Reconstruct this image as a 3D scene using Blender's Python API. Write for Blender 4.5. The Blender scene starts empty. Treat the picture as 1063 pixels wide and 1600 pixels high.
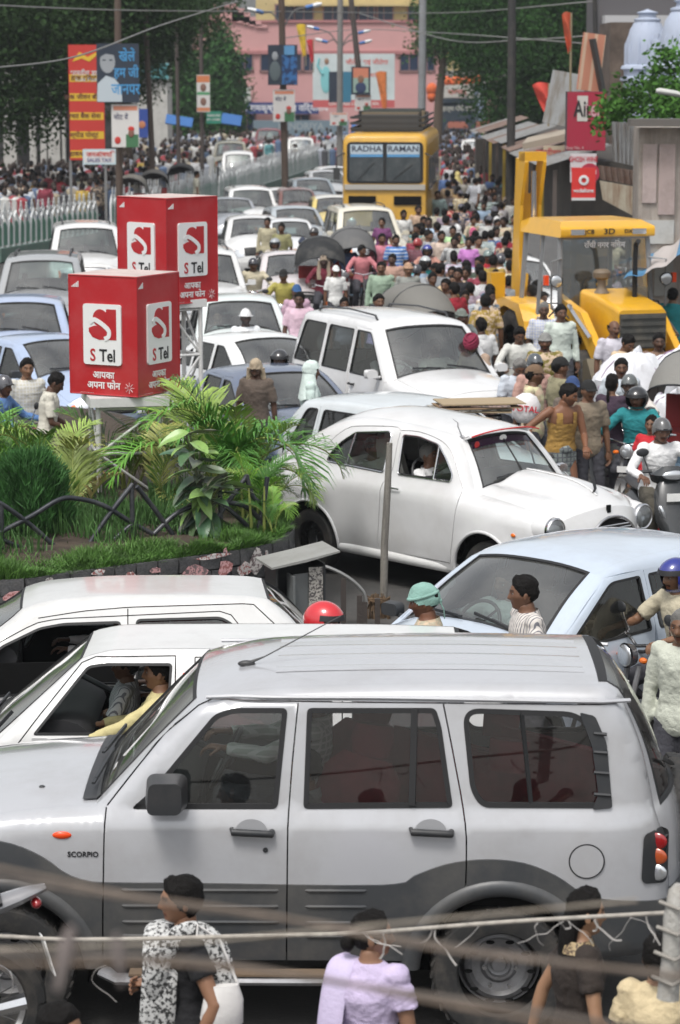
import bpy,math,random
import numpy as np
from mathutils import Vector,Matrix,noise
from mathutils.geometry import delaunay_2d_cdt
random.seed(7); rng = np.random.RandomState(7)
sc = bpy.context.scene
COL = sc.collection
R = math.radians
# ---------------------------------------------------------------- camera
F = 4130.0; CX,CY = 531.5,800.0; CAMZ = 5.2; PITCH = R(9.55)
cam_d = bpy.data.cameras.new('camera'); cam = bpy.data.objects.new('camera',cam_d); COL.objects.link(cam)
cam.location = (0,0,CAMZ); cam.rotation_euler = (R(90) - PITCH,0,0)
cam_d.sensor_width = 36; cam_d.lens = F / 1600 * 36; cam_d.clip_start = 0.1; cam_d.clip_end = 2000
cam_d.dof.use_dof = True; cam_d.dof.focus_distance = 19; cam_d.dof.aperture_fstop = 4.2
sc.camera = cam
# ---------------------------------------------------------------- world, sun, exposure
SUN_EL,SUN_AZ = R(62),R(205)
w = bpy.data.worlds.new('World'); sc.world = w; w.use_nodes = True
nt = w.node_tree; nt.nodes.clear()
sky = nt.nodes.new('ShaderNodeTexSky'); sky.sky_type = 'NISHITA'; sky.sun_disc = False
sky.sun_elevation = SUN_EL; sky.sun_rotation = SUN_AZ; sky.dust_density = 4; sky.air_density = 1.4; sky.ozone_density = 1
hs = nt.nodes.new('ShaderNodeHueSaturation'); hs.inputs['Saturation'].default_value = 0.22
bg = nt.nodes.new('ShaderNodeBackground'); bg.inputs['Strength'].default_value = 0.15
wo = nt.nodes.new('ShaderNodeOutputWorld')
nt.links.new(sky.outputs[0],hs.inputs['Color']); nt.links.new(hs.outputs[0],bg.inputs[0]); nt.links.new(bg.outputs[0],wo.inputs[0])
sd = bpy.data.lights.new('sun','SUN'); sd.energy = 1.5; sd.angle = R(14); sd.color = (1,.965,.92)
sun = bpy.data.objects.new('sun',sd); COL.objects.link(sun)
# light travels away from the sun; azimuth measured so that the sky and the lamp agree
sun.rotation_euler = Vector((math.sin(SUN_AZ) * math.cos(SUN_EL),math.cos(SUN_AZ) * math.cos(SUN_EL),math.sin(SUN_EL))).to_track_quat('Z','Y').to_euler()
sc.view_settings.view_transform = 'Standard'; sc.view_settings.look = 'None'
sc.view_settings.exposure = 0.28; sc.view_settings.gamma = 1; sc.view_settings.use_curve_mapping = False
sc.cycles.max_bounces = 6; sc.cycles.transparent_max_bounces = 12; sc.cycles.glossy_bounces = 3; sc.cycles.diffuse_bounces = 3
sc.cycles.sample_clamp_indirect = 4
# ---------------------------------------------------------------- picture -> place
def ray(px,py):
 x = (px - CX) / F; y = (CY - py) / F
 return Vector((x,math.cos(PITCH) + y * math.sin(PITCH),-math.sin(PITCH) + y * math.cos(PITCH)))
def PZ(px,py,z=0.0):
 d = ray(px,py); t = (z - CAMZ) / d.z
 return Vector((d.x * t,d.y * t,z))
def PY(px,py,Y):
 d = ray(px,py); t = Y / d.y
 return Vector((d.x * t,Y,CAMZ + d.z * t))
# ---------------------------------------------------------------- tags
def tag(o,label=None,cat=None,group=None,kind=None):
 if label: o['label'] = label
 if cat: o['category'] = cat
 if group: o['group'] = group
 if kind: o['kind'] = kind
 return o
def empty(name,loc=(0,0,0),rz=0.0,parent=None):
 o = bpy.data.objects.new(name,None); COL.objects.link(o); o.location = loc; o.rotation_euler = (0,0,rz)
 o.empty_display_size = .1
 if parent: o.parent = parent
 return o
def thing(name,label,cat,loc=(0,0,0),rz=0.0,group=None):
 return tag(empty(name,loc,rz),label,cat,group)
def copy_tree(o,parent=None):
 c = o.copy(); COL.objects.link(c); c.parent = parent
 for ch in list(o.children): copy_tree(ch,c)
 return c
# ---------------------------------------------------------------- materials
MATS = {}
def mat(name,col=(.5,.5,.5),rough=.6,metal=0.,var=0.,vscale=3.,bump=0.,bscale=40.,coat=0.,objcol=False,
  dirt=0.,dirtcol=(.12,.10,.08),dscale=2.5,emit=None,spec=.5,attr=False,pat=None,trans=None,sss=0):
 if name in MATS: return MATS[name]
 m = bpy.data.materials.new(name); m.use_nodes = True; n = m.node_tree; N = n.nodes; Lk = n.links
 b = N['Principled BSDF']; b.inputs['Roughness'].default_value = rough; b.inputs['Metallic'].default_value = metal
 b.inputs['Specular IOR Level'].default_value = spec
 if coat: b.inputs['Coat Weight'].default_value = coat; b.inputs['Coat Roughness'].default_value = .08
 tc = N.new('ShaderNodeTexCoord'); oi = N.new('ShaderNodeObjectInfo')
 if objcol: src = oi.outputs['Color']
 else:
  c = N.new('ShaderNodeRGB'); c.outputs[0].default_value = (*col,1); src = c.outputs[0]
 def mix(a,bb,fac,mode='MIX'):
  x = N.new('ShaderNodeMix'); x.data_type = 'RGBA'; x.blend_type = mode
  for s,v in ((x.inputs[0],fac),(x.inputs[6],a),(x.inputs[7],bb)):
   if hasattr(v,'is_output'): Lk.new(v,s)
   else: s.default_value = v if isinstance(v,float) else (*v,1)
  return x.outputs[2]
 def nz(scale,det=4,vec=None,rr=.6):
  t = N.new('ShaderNodeTexNoise'); t.inputs['Scale'].default_value = scale; t.inputs['Detail'].default_value = det; t.inputs['Roughness'].default_value = rr
  Lk.new(vec or tc.outputs['Object'],t.inputs['Vector']); return t.outputs['Fac']
 def ramp(v,a,bb):
  t = N.new('ShaderNodeMapRange'); t.inputs[1].default_value = a; t.inputs[2].default_value = bb; Lk.new(v,t.inputs[0]); return t.outputs[0]
 if pat:
  kind,scale,c2 = pat
  sp = N.new('ShaderNodeSeparateXYZ'); Lk.new(tc.outputs['Object'],sp.inputs[0])
  def wave(sock,thr):
   a = N.new('ShaderNodeMath'); a.operation = 'MULTIPLY'; a.inputs[1].default_value = scale; Lk.new(sock,a.inputs[0])
   f = N.new('ShaderNodeMath'); f.operation = 'FRACT'; Lk.new(a.outputs[0],f.inputs[0])
   g = N.new('ShaderNodeMath'); g.operation = 'LESS_THAN'; g.inputs[1].default_value = thr; Lk.new(f.outputs[0],g.inputs[0])
   return g.outputs[0]
  if kind in ('stripe','check'):
   src = mix(src,c2,wave(sp.outputs[0],.3))
  if kind in ('band','check'):
   src = mix(src,c2,wave(sp.outputs[2],.3))
  if kind == 'blot':
   src = mix(src,c2,ramp(nz(scale,3),.48,.55))
  if kind == 'streak':
   mp = N.new('ShaderNodeMapping'); mp.inputs['Scale'].default_value = (1,1,.12); Lk.new(tc.outputs['Object'],mp.inputs[0])
   src = mix(src,c2,ramp(nz(scale,6,mp.outputs[0],.7),.45,.65))
  if kind == 'rain':
   mp = N.new('ShaderNodeMapping'); mp.inputs['Scale'].default_value = (1,.12,1); Lk.new(tc.outputs['Object'],mp.inputs[0])
   src = mix(src,c2,ramp(nz(scale,6,mp.outputs[0],.7),.45,.65))
 if attr:
  at = N.new('ShaderNodeAttribute'); at.attribute_name = 'tint'
  src = mix(src,at.outputs['Color'],1.0,'MULTIPLY')
 if var:
  a = N.new('ShaderNodeMapRange'); a.inputs[1].default_value = .3; a.inputs[2].default_value = .7
  a.inputs[3].default_value = 1 - var; a.inputs[4].default_value = 1 + var
  Lk.new(nz(vscale,5),a.inputs[0])
  vv = N.new('ShaderNodeVectorMath'); vv.operation = 'SCALE'; Lk.new(src,vv.inputs[0]); Lk.new(a.outputs[0],vv.inputs['Scale']); src = vv.outputs[0]
 if dirt:
  g = ramp(nz(dscale,6,rr=.7),.45,.75)
  mm = N.new('ShaderNodeMath'); mm.operation = 'MULTIPLY'; mm.inputs[1].default_value = dirt; Lk.new(g,mm.inputs[0])
  src = mix(src,dirtcol,mm.outputs[0])
 Lk.new(src,b.inputs['Base Color'])
 if bump:
  bp = N.new('ShaderNodeBump'); bp.inputs['Strength'].default_value = bump; bp.inputs['Distance'].default_value = .02
  Lk.new(nz(bscale,5),bp.inputs['Height']); Lk.new(bp.outputs[0],b.inputs['Normal'])
 if emit: b.inputs['Emission Color'].default_value = (*emit,1); b.inputs['Emission Strength'].default_value = 1
 if trans:
  b.inputs['Transmission Weight'].default_value = trans
 MATS[name] = m; return m
def glass_mat(name,tint=(.6,.66,.66),extra=.05,dust_glare=.06):
 if name in MATS: return MATS[name]
 m = bpy.data.materials.new(name); m.use_nodes = True; n = m.node_tree; N = n.nodes; N.clear(); Lk = n.links
 o = N.new('ShaderNodeOutputMaterial'); tr = N.new('ShaderNodeBsdfTransparent'); tr.inputs[0].default_value = (*tint,1)
 gl = N.new('ShaderNodeBsdfGlossy'); gl.inputs['Roughness'].default_value = .02; gl.inputs[0].default_value = (1,1,1,1)
 df = N.new('ShaderNodeBsdfDiffuse'); df.inputs[0].default_value = (.45,.45,.42,1)
 fr = N.new('ShaderNodeFresnel'); fr.inputs[0].default_value = 1.52
 ad = N.new('ShaderNodeMath'); ad.operation = 'MULTIPLY_ADD'; ad.inputs[1].default_value = 1.2; ad.inputs[2].default_value = extra; Lk.new(fr.outputs[0],ad.inputs[0])
 m1 = N.new('ShaderNodeMixShader'); Lk.new(ad.outputs[0],m1.inputs[0]); Lk.new(tr.outputs[0],m1.inputs[1]); Lk.new(gl.outputs[0],m1.inputs[2])
 tc = N.new('ShaderNodeTexCoord'); t = N.new('ShaderNodeTexNoise'); t.inputs['Scale'].default_value = 3; t.inputs['Detail'].default_value = 6; Lk.new(tc.outputs['Object'],t.inputs['Vector'])
 mr = N.new('ShaderNodeMapRange'); mr.inputs[1].default_value = .35; mr.inputs[2].default_value = .8; mr.inputs[4].default_value = dust_glare * 2.2; mr.inputs[3].default_value = dust_glare * .5; Lk.new(t.outputs['Fac'],mr.inputs[0])
 m2 = N.new('ShaderNodeMixShader'); Lk.new(mr.outputs[0],m2.inputs[0]); Lk.new(m1.outputs[0],m2.inputs[1]); Lk.new(df.outputs[0],m2.inputs[2])
 Lk.new(m2.outputs[0],o.inputs[0]); MATS[name] = m; return m
# shared materials
M_PAINT = mat('car_paint',objcol=True,rough=.22,bump=.09,bscale=2.5,coat=.7,dirt=.22,dscale=2.2,dirtcol=(.30,.27,.23),var=.03)
M_METAL_PAINT = mat('silver_paint',(.47,.475,.495),rough=.20,bump=.12,bscale=2.2,metal=.12,coat=1.0,dirt=.42,dirtcol=(.30,.285,.265),dscale=1.6)
M_BLACKPL = mat('black_plastic',(.025,.027,.03),rough=.45,dirt=.35,dirtcol=(.10,.09,.08))
M_RUBBER = mat('rubber',(.022,.022,.022),rough=.75,dirt=.5,dirtcol=(.13,.11,.09),dscale=6)
M_SEAL = mat('window_seal',(.012,.012,.013),rough=.6)
M_DARK = mat('dark_cavity',(.008,.008,.008),rough=1.,spec=.1)
M_INT = mat('cabin_lining',(.018,.018,.02),rough=.8)
M_SEAT = mat('seat_fabric',(.075,.07,.07),rough=.95,var=.3,vscale=8)
M_SEATRED = mat('maroon_seat_fabric',(.13,.014,.02),rough=.9,var=.3,vscale=8)
M_GLASS = glass_mat('window_glass',(.66,.70,.70),.01,.012)
M_HEADLINER = mat('headliner',(.07,.068,.065),.9)
M_WSGLASS = glass_mat('windscreen_glass',(.60,.72,.69),extra=.11,dust_glare=.085)  # pale diffuse veil: dust, plus sky reflection put into the colour
M_DKGLASS = glass_mat('tinted_glass',(.80,.80,.80),extra=.0,dust_glare=.008)
M_CHROME = mat('chrome',(.75,.75,.76),rough=.16,metal=1.,dirt=.25)
M_STEEL = mat('steel_wheel',(.30,.30,.31),rough=.45,metal=.6,dirt=.6,dirtcol=(.12,.11,.10),dscale=8)
M_LAMP = mat('lamp_lens',(.62,.64,.66),rough=.12,metal=.7,coat=1)
M_AMBER = mat('amber_lens',(.75,.16,.01),rough=.2,coat=.8)
M_REDLENS = mat('red_lens',(.28,.006,.008),rough=.15,coat=1)
M_WHITE = mat('white_enamel',(.78,.78,.76),rough=.5,dirt=.3,dirtcol=(.4,.38,.34))
M_BLACK = mat('black_print',(.012,.012,.014),rough=.6)
M_SKIN = mat('skin',objcol=True,rough=.5,attr=True,var=.08,vscale=6,spec=.4)
M_HAIR = mat('hair',(.006,.005,.0045),rough=.65,bump=.6,bscale=90,spec=.18)
M_GREYHAIR = mat('grey_hair',(.17,.165,.155),rough=.85,bump=.6,bscale=90)
# ---------------------------------------------------------------- mesh builder
class MB:
 def __init__(s): s.v = []; s.f = []; s.m = []; s.t = {}
 def add(s,vs,fs,mi=0):
  o = len(s.v); s.v.extend([tuple(v) for v in vs]); s.f.extend([tuple(i + o for i in f) for f in fs]); s.m.extend([mi] * len(fs)); return o
 def box(s,c,size,mi=0,rz=0.,M=None,taper=1.):
  hx,hy,hz = size[0] / 2,size[1] / 2,size[2] / 2; vs = []
  for z,k in ((-hz,1.),(hz,taper)):
   for x,y in ((-hx,-hy),(hx,-hy),(hx,hy),(-hx,hy)): vs.append(Vector((x * k,y * k,z)))
  if rz: r = Matrix.Rotation(rz,3,'Z'); vs = [r @ v for v in vs]
  if M is not None: vs = [M @ v for v in vs]
  vs = [v + Vector(c) for v in vs]
  s.add(vs,[(0,3,2,1),(4,5,6,7),(0,1,5,4),(1,2,6,5),(2,3,7,6),(3,0,4,7)],mi); return s
 def bar(s,a,b,w,h=None,mi=0,up=(0,0,1)):
  a = Vector(a); b = Vector(b); d = b - a; L = d.length
  if L < 1e-6: return s
  d /= L; u = Vector(up); r = d.cross(u)
  if r.length < 1e-3: r = d.cross(Vector((1,0,0)))
  r.normalize(); u = r.cross(d); h = h or w; vs = []
  for p in (a,b):
   for i,j in ((-1,-1),(1,-1),(1,1),(-1,1)): vs.append(p + r * (i * w / 2) + u * (j * h / 2))
  s.add(vs,[(3,2,1,0),(4,5,6,7),(0,1,5,4),(1,2,6,5),(2,3,7,6),(3,0,4,7)],mi); return s
 def tube(s,pts,r,n=10,mi=0,cap=True,flat=None):
  pts = [Vector(p) for p in pts]; k = len(pts)
  rs = r if isinstance(r,(list,tuple)) else [r] * k
  tan = [(pts[min(i + 1,k - 1)] - pts[max(i - 1,0)]).normalized() for i in range(k)]
  ref = Vector((0,0,1)) if abs(tan[0].z) < .9 else Vector((0,1,0))
  u = tan[0].cross(ref).normalized(); vs = []
  for i in range(k):
   u = (u - tan[i] * u.dot(tan[i])).normalized(); v = tan[i].cross(u)
   ru,rv = rs[i] if isinstance(rs[i],(list,tuple)) else (rs[i],rs[i])
   for j in range(n):
    a = 2 * math.pi * j / n; vs.append(pts[i] + u * (math.cos(a) * ru) + v * (math.sin(a) * rv))
  fs = [(i * n + j,i * n + (j + 1) % n,(i + 1) * n + (j + 1) % n,(i + 1) * n + j) for i in range(k - 1) for j in range(n)]
  if cap: fs += [tuple(range(n - 1,-1,-1)),tuple(range((k - 1) * n,k * n))]
  s.add(vs,fs,mi); return s
 def lathe(s,prof,n=24,mi=0,M=None,cap=False,a0=0.,a1=2 * math.pi):
  # prof: (r, z) ; axis z
  full = abs(a1 - a0 - 2 * math.pi) < 1e-6; nn = n if full else n + 1; vs = []
  for r_,z in prof:
   for j in range(nn):
    a = a0 + (a1 - a0) * j / n; vs.append(Vector((r_ * math.cos(a),r_ * math.sin(a),z)))
  if M is not None: vs = [M @ v for v in vs]
  k = len(prof); fs = []
  for i in range(k - 1):
   for j in range(n):
    j2 = (j + 1) % nn; fs.append((i * nn + j,i * nn + j2,(i + 1) * nn + j2,(i + 1) * nn + j))
  if cap: fs += [tuple(range(nn - 1,-1,-1)),tuple(range((k - 1) * nn,k * nn))]
  s.add(vs,fs,mi); return s
 def ball(s,c,r,n=12,mi=0,M=None):
  rr = r if isinstance(r,(tuple,list)) else (r,r,r); m = max(4,n // 2 + 1); vs = []; c = Vector(c)
  for i in range(m + 1):
   t = math.pi * i / m
   for j in range(n):
    a = 2 * math.pi * j / n; v = Vector((rr[0] * math.sin(t) * math.cos(a),rr[1] * math.sin(t) * math.sin(a),rr[2] * math.cos(t)))
    if M is not None: v = M @ v
    vs.append(c + v)
  fs = [(i * n + j,(i + 1) * n + j,(i + 1) * n + (j + 1) % n,i * n + (j + 1) % n) for i in range(m) for j in range(n)]
  s.add(vs,fs,mi); return s
 def prism(s,poly,y0,y1,mi=0,fn=None):
  # polygon in (a,b) extruded from y0 to y1; fn maps (a, y, b) to a point
  fn = fn or (lambda a,y,b: (a,y,b)); n = len(poly)
  vs = [fn(a,y0,b) for a,b in poly] + [fn(a,y1,b) for a,b in poly]
  fs = [tuple(range(n)),tuple(range(2 * n - 1,n - 1,-1))] + [(i,i + n,(i + 1) % n + n,(i + 1) % n) for i in range(n)]
  s.add(vs,fs,mi); return s
 def grid(s,fn,nu,nv,mi=0,flip=False,closeu=False):
  vs = [fn(i / nu,j / nv) for i in range(nu + 1) for j in range(nv + 1)]; fs = []
  for i in range(nu):
   for j in range(nv):
    q = (i * (nv + 1) + j,(i + 1) * (nv + 1) + j,(i + 1) * (nv + 1) + j + 1,i * (nv + 1) + j + 1); fs.append(q[::-1] if flip else q)
  s.add(vs,fs,mi); return s
 def mesh(s,name,mats,smooth=True,angle=None):
  me = bpy.data.meshes.new(name); me.from_pydata(s.v,[],s.f)
  for m in (mats if isinstance(mats,(list,tuple)) else [mats]): me.materials.append(m)
  if len(s.f):
   me.polygons.foreach_set('material_index',s.m); me.polygons.foreach_set('use_smooth',[bool(smooth)] * len(s.f))
  me.update()
  if smooth:
   try: me.set_sharp_from_angle(angle=R(angle or 38))
   except Exception: pass
  return me
 def build(s,name,mats,parent=None,smooth=True,angle=None,loc=None,rz=None,col=None):
  o = bpy.data.objects.new(name,s.mesh(name,mats,smooth,angle)); COL.objects.link(o)
  if parent: o.parent = parent
  if loc is not None: o.location = loc
  if rz is not None: o.rotation_euler = (0,0,rz)
  if col is not None: o.color = (*col,1)
  return o
def link(name,me,parent=None,loc=None,rot=None,col=None,scale=None):
 o = bpy.data.objects.new(name,me); COL.objects.link(o)
 if parent: o.parent = parent
 if loc is not None: o.location = loc
 if rot is not None: o.rotation_euler = rot
 if col is not None: o.color = (*col,1)
 if scale is not None: o.scale = scale if isinstance(scale,(tuple,list)) else (scale,) * 3
 return o
def fast_mesh(name,V,Fq,mats,smooth=False):
 me = bpy.data.meshes.new(name); V = np.asarray(V,'f'); Fq = np.asarray(Fq,'i'); k = Fq.shape[1]
 me.vertices.add(len(V)); me.vertices.foreach_set('co',V.ravel()); me.loops.add(Fq.size); me.loops.foreach_set('vertex_index',Fq.ravel())
 me.polygons.add(len(Fq)); me.polygons.foreach_set('loop_start',np.arange(0,Fq.size,k,dtype='i')); me.polygons.foreach_set('loop_total',np.full(len(Fq),k,'i'))
 me.polygons.foreach_set('use_smooth',np.full(len(Fq),smooth)); me.update(calc_edges=True)
 for m in (mats if isinstance(mats,(list,tuple)) else [mats]): me.materials.append(m)
 return me
FONTS = {}
def text_mesh(txt,size=1.,bold=False,align='CENTER',extr=.0):
 key = (txt,size,align,extr,bold)
 if key in FONTS: return FONTS[key]
 c = bpy.data.curves.new('lettering','FONT'); c.body = txt; c.size = size; c.align_x = align; c.align_y = 'CENTER'; c.extrude = extr; c.resolution_u = 3
 if bold: c.offset = size * .018
 o = bpy.data.objects.new('lettering',c); COL.objects.link(o)
 dg = bpy.context.evaluated_depsgraph_get(); me = bpy.data.meshes.new_from_object(o.evaluated_get(dg)); bpy.data.objects.remove(o); bpy.data.curves.remove(c)
 FONTS[key] = me; return me
def text(txt,size,m,parent,loc,rot,sx=1.,bold=False,name='lettering',col=None,align='CENTER'):
 me = text_mesh(txt,size,bold,align,.002).copy(); me.materials.clear(); me.materials.append(m)
 return link(name,me,parent,loc,rot,col,(sx,1,1))
# ================================================================ people
def sstep(a,b,x):
 t = np.clip((x - a) / (b - a),0,1); return t * t * (3 - 2 * t)
def remesh(mb,voxel,smooth=3,fac=.5):
 me = bpy.data.meshes.new('tmp'); me.from_pydata(mb.v,[],mb.f)
 o = bpy.data.objects.new('tmp',me); COL.objects.link(o)
 md = o.modifiers.new('r','REMESH'); md.mode = 'VOXEL'; md.voxel_size = voxel
 if smooth: ms = o.modifiers.new('s','SMOOTH'); ms.factor = fac; ms.iterations = smooth
 dg = bpy.context.evaluated_depsgraph_get(); r = bpy.data.meshes.new_from_object(o.evaluated_get(dg))
 V = np.empty(len(r.vertices) * 3,'f'); r.vertices.foreach_get('co',V); V = V.reshape(-1,3)
 Fs = [tuple(p.vertices) for p in r.polygons]; Nn = np.empty(len(V) * 3,'f'); r.vertices.foreach_get('normal',Nn); Nn = Nn.reshape(-1,3)
 bpy.data.objects.remove(o); bpy.data.meshes.remove(me); bpy.data.meshes.remove(r)
 return V,Fs,Nn
def ik(a,t,l1,l2,hint):
 a = Vector(a); t = Vector(t); d = t - a; L = min(d.length,(l1 + l2) * .995); d.normalize(); t = a + d * L
 c = (l1 * l1 + L * L - l2 * l2) / (2 * l1 * L); c = max(-1,min(1,c)); h = Vector(hint); h = (h - d * h.dot(d))
 if h.length < 1e-4: h = Vector((0,1,0))
 h.normalize(); return a + d * (l1 * c) + h * (l1 * math.sqrt(max(0,1 - c * c))),t
def head_grid(nu=52,nv=40):
 u = np.linspace(-1,1,nu + 1)[:-1]; v = np.linspace(0.02,.98,nv)
 U,Vv = np.meshgrid(u,v,indexing='ij'); ph = math.pi * U * (.42 + .58 * U * U); th = math.pi * Vv
 sx = np.sin(th) ** .86; dx = sx * np.sin(ph); dy = -sx * np.cos(ph); dz = np.cos(th)
 x = .0735 * dx; y = .094 * dy; z = .114 * dz
 k = sstep(.05,-1,dz); x = x * (1 - .27 * k); back = dy > 0
 y = np.where(back,y * (1 - .55 * k),y * (1 - .06 * k)); fr = np.clip(-dy,0,1)
 y -= .020 * np.exp(-((dz + .84) / .20) ** 2) * fr
 y = np.where(back,y * (1 + .10 * sstep(-.3,.4,dz)),y)
 ax = np.abs(x); f2 = fr > .2
 y += .0075 * np.exp(-((z - .075) / .03) ** 2) * fr * .4
 prof = np.where(z > -.030,sstep(.022,-.030,z),sstep(-.044,-.031,z)); wn = .0085 + .008 * sstep(.0,-.033,z)
 y -= f2 * .021 * prof * np.exp(-(x / wn) ** 2)
 y -= f2 * .005 * np.exp(-((z - .026) / .009) ** 2) * np.exp(-(x / .045) ** 2)
 y += f2 * .011 * np.exp(-((ax - .031) / .014) ** 2 - ((z - .009) / .011) ** 2)
 y -= f2 * .0055 * np.exp(-((z + .060) / .011) ** 2) * np.exp(-(x / .024) ** 2)
 y += f2 * .004 * np.exp(-((z + .060) / .0025) ** 2) * np.exp(-(x / .024) ** 2)
 y -= f2 * .006 * np.exp(-((z + .094) / .014) ** 2 - (x / .02) ** 2)
 x += np.sign(x) * .004 * np.exp(-((z + .012) / .02) ** 2) * f2
 return x,y,z,ph,nu,nv
HG = head_grid()
def head_mesh(face='m',female=False):
 """face: '' clean, 'm' moustache, 'b' beard, 's' stubble ; returns V, F, matidx, tint"""
 x,y,z,ph,nu,nv = HG; V = np.stack([x,y,z],-1).reshape(-1,3).copy()
 if female: V *= (.95,.95,.96)
 F_ = []
 for i in range(nu):
  for j in range(nv - 1):
   a = i * nv + j; b = ((i + 1) % nu) * nv + j; F_.append((a,a + 1,b + 1,b))
 F_.append(tuple(i * nv for i in range(nu))); F_.append(tuple(i * nv + nv - 1 for i in range(nu - 1,-1,-1)))
 X,Y,Z = V.T; ax = np.abs(X); fr = Y < -.03; T = np.ones((len(V),3))
 def paint(mask,c): T[mask] = T[mask] * (1 - mask[mask][:,None]) + mask[mask][:,None] * np.array(c) if False else T[mask] * np.array(c)
 paint(fr & (np.abs(Z - .031 - .10 * (.03 - ax)) < .0048) & (ax > .011) & (ax < .047),(.14,.12,.12))
 paint(fr & (np.abs(Z - .0185) < .003) & (ax > .017) & (ax < .044),(.25,.22,.22))
 paint(fr & (np.abs(Z + .060) < .010) & (ax < .024),(.80,.55,.55))
 paint(fr & (np.abs(Z + .060) < .0022) & (ax < .022),(.35,.3,.3))
 paint(fr & (np.abs(Z - .009) < .014) & (ax > .014) & (ax < .046),(.82,.78,.78))
 if face in ('m','b'): paint(fr & (np.abs(Z + .0465 + .12 * ax) < .0062) & (ax < .031),(.10,.09,.09))
 if face == 'b':
  bm = (Z < -.03 - .35 * np.maximum(0,.055 - ax)) & (Y < .02) & ~((np.abs(Z + .060) < .009) & (ax < .022)) & ((Z < -.07) | (ax > .03)); paint(bm,(.08,.07,.07)); V[bm,1] -= .004
 if face == 's': paint((Z < -.035) & (Y < .01) & ~((np.abs(Z + .060) < .010) & (ax < .022)),(.68,.68,.70))
 mi = [0] * len(F_); V = V.tolist(); T = T.tolist(); mb = MB(); mb.v = [tuple(v) for v in V]; mb.f = F_; mb.m = mi
 for s in (-1,1):
  k = int(np.argmin((np.array(X) - s * .030) ** 2 + (Z - .009) ** 2 + (Y > 0) * 1)); yy = float(Y[k])
  mb.ball((s * .0305,yy + .0085,.009),(.0120,.0110,.0062),10,1)
  mb.ball((s * .0305,yy - .0005,.0085),(.0056,.0045,.0052),8,2)
  mb.ball((s * .0735,.012,-.004),(.007,.017,.029),10,0,Matrix.Rotation(s * .25,3,'Z') @ Matrix.Rotation(-.2,3,'X'))
  mb.ball((s * .0775,.010,-.002),(.004,.008,.016),8,0)
 return mb,T
def hair_mesh(style='short',thick=.014):
 x,y,z,ph,nu,nv = HG; aph = np.abs(ph)
 ln = np.interp(aph,[0,.55,1.05,1.35,1.75,2.2,3.15],{'short': [.066,.060,.030,-.012,.008,-.045,-.060],'woman': [.080,.060,.020,-.02,-.03,-.065,-.085],
  'bald': [.2,.2,.12,.02,.02,-.035,-.055],'fringe': [.060,.052,.018,-.03,-.045,-.095,-.105]}[style])[:,:]
 h = z - ln; h = np.where((z > .05) & (style == 'bald'),-1,h); off = np.clip(h / .032,-.10,1)
 V = np.stack([x,y,z],-1); L = np.linalg.norm(V,axis=-1,keepdims=True); nrm = V / L
 nn = np.array([[noise.noise(Vector((float(a) * 22 + 3,float(b) * 22,float(c) * 16))) + .5 * noise.noise(Vector((float(a) * 70,float(b) * 70,float(c) * 40))) for a,b,c in r] for r in V])
 th = thick * (1 + .35 * (z > .05)) * (1 + .8 * nn)
 V = V + nrm * (th * off)[...,None]; V = V.reshape(-1,3); hm = (h > -.008).reshape(-1); F_ = []
 for i in range(nu):
  for j in range(nv - 1):
   a = i * nv + j; b = ((i + 1) % nu) * nv + j; q = (a,a + 1,b + 1,b)
   if all(hm[k] for k in q): F_.append(q)
 F_.append(tuple(i * nv for i in range(nu)))
 mb = MB(); mb.v = [tuple(v) for v in V]; mb.f = F_; mb.m = [0] * len(F_); return mb
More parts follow.
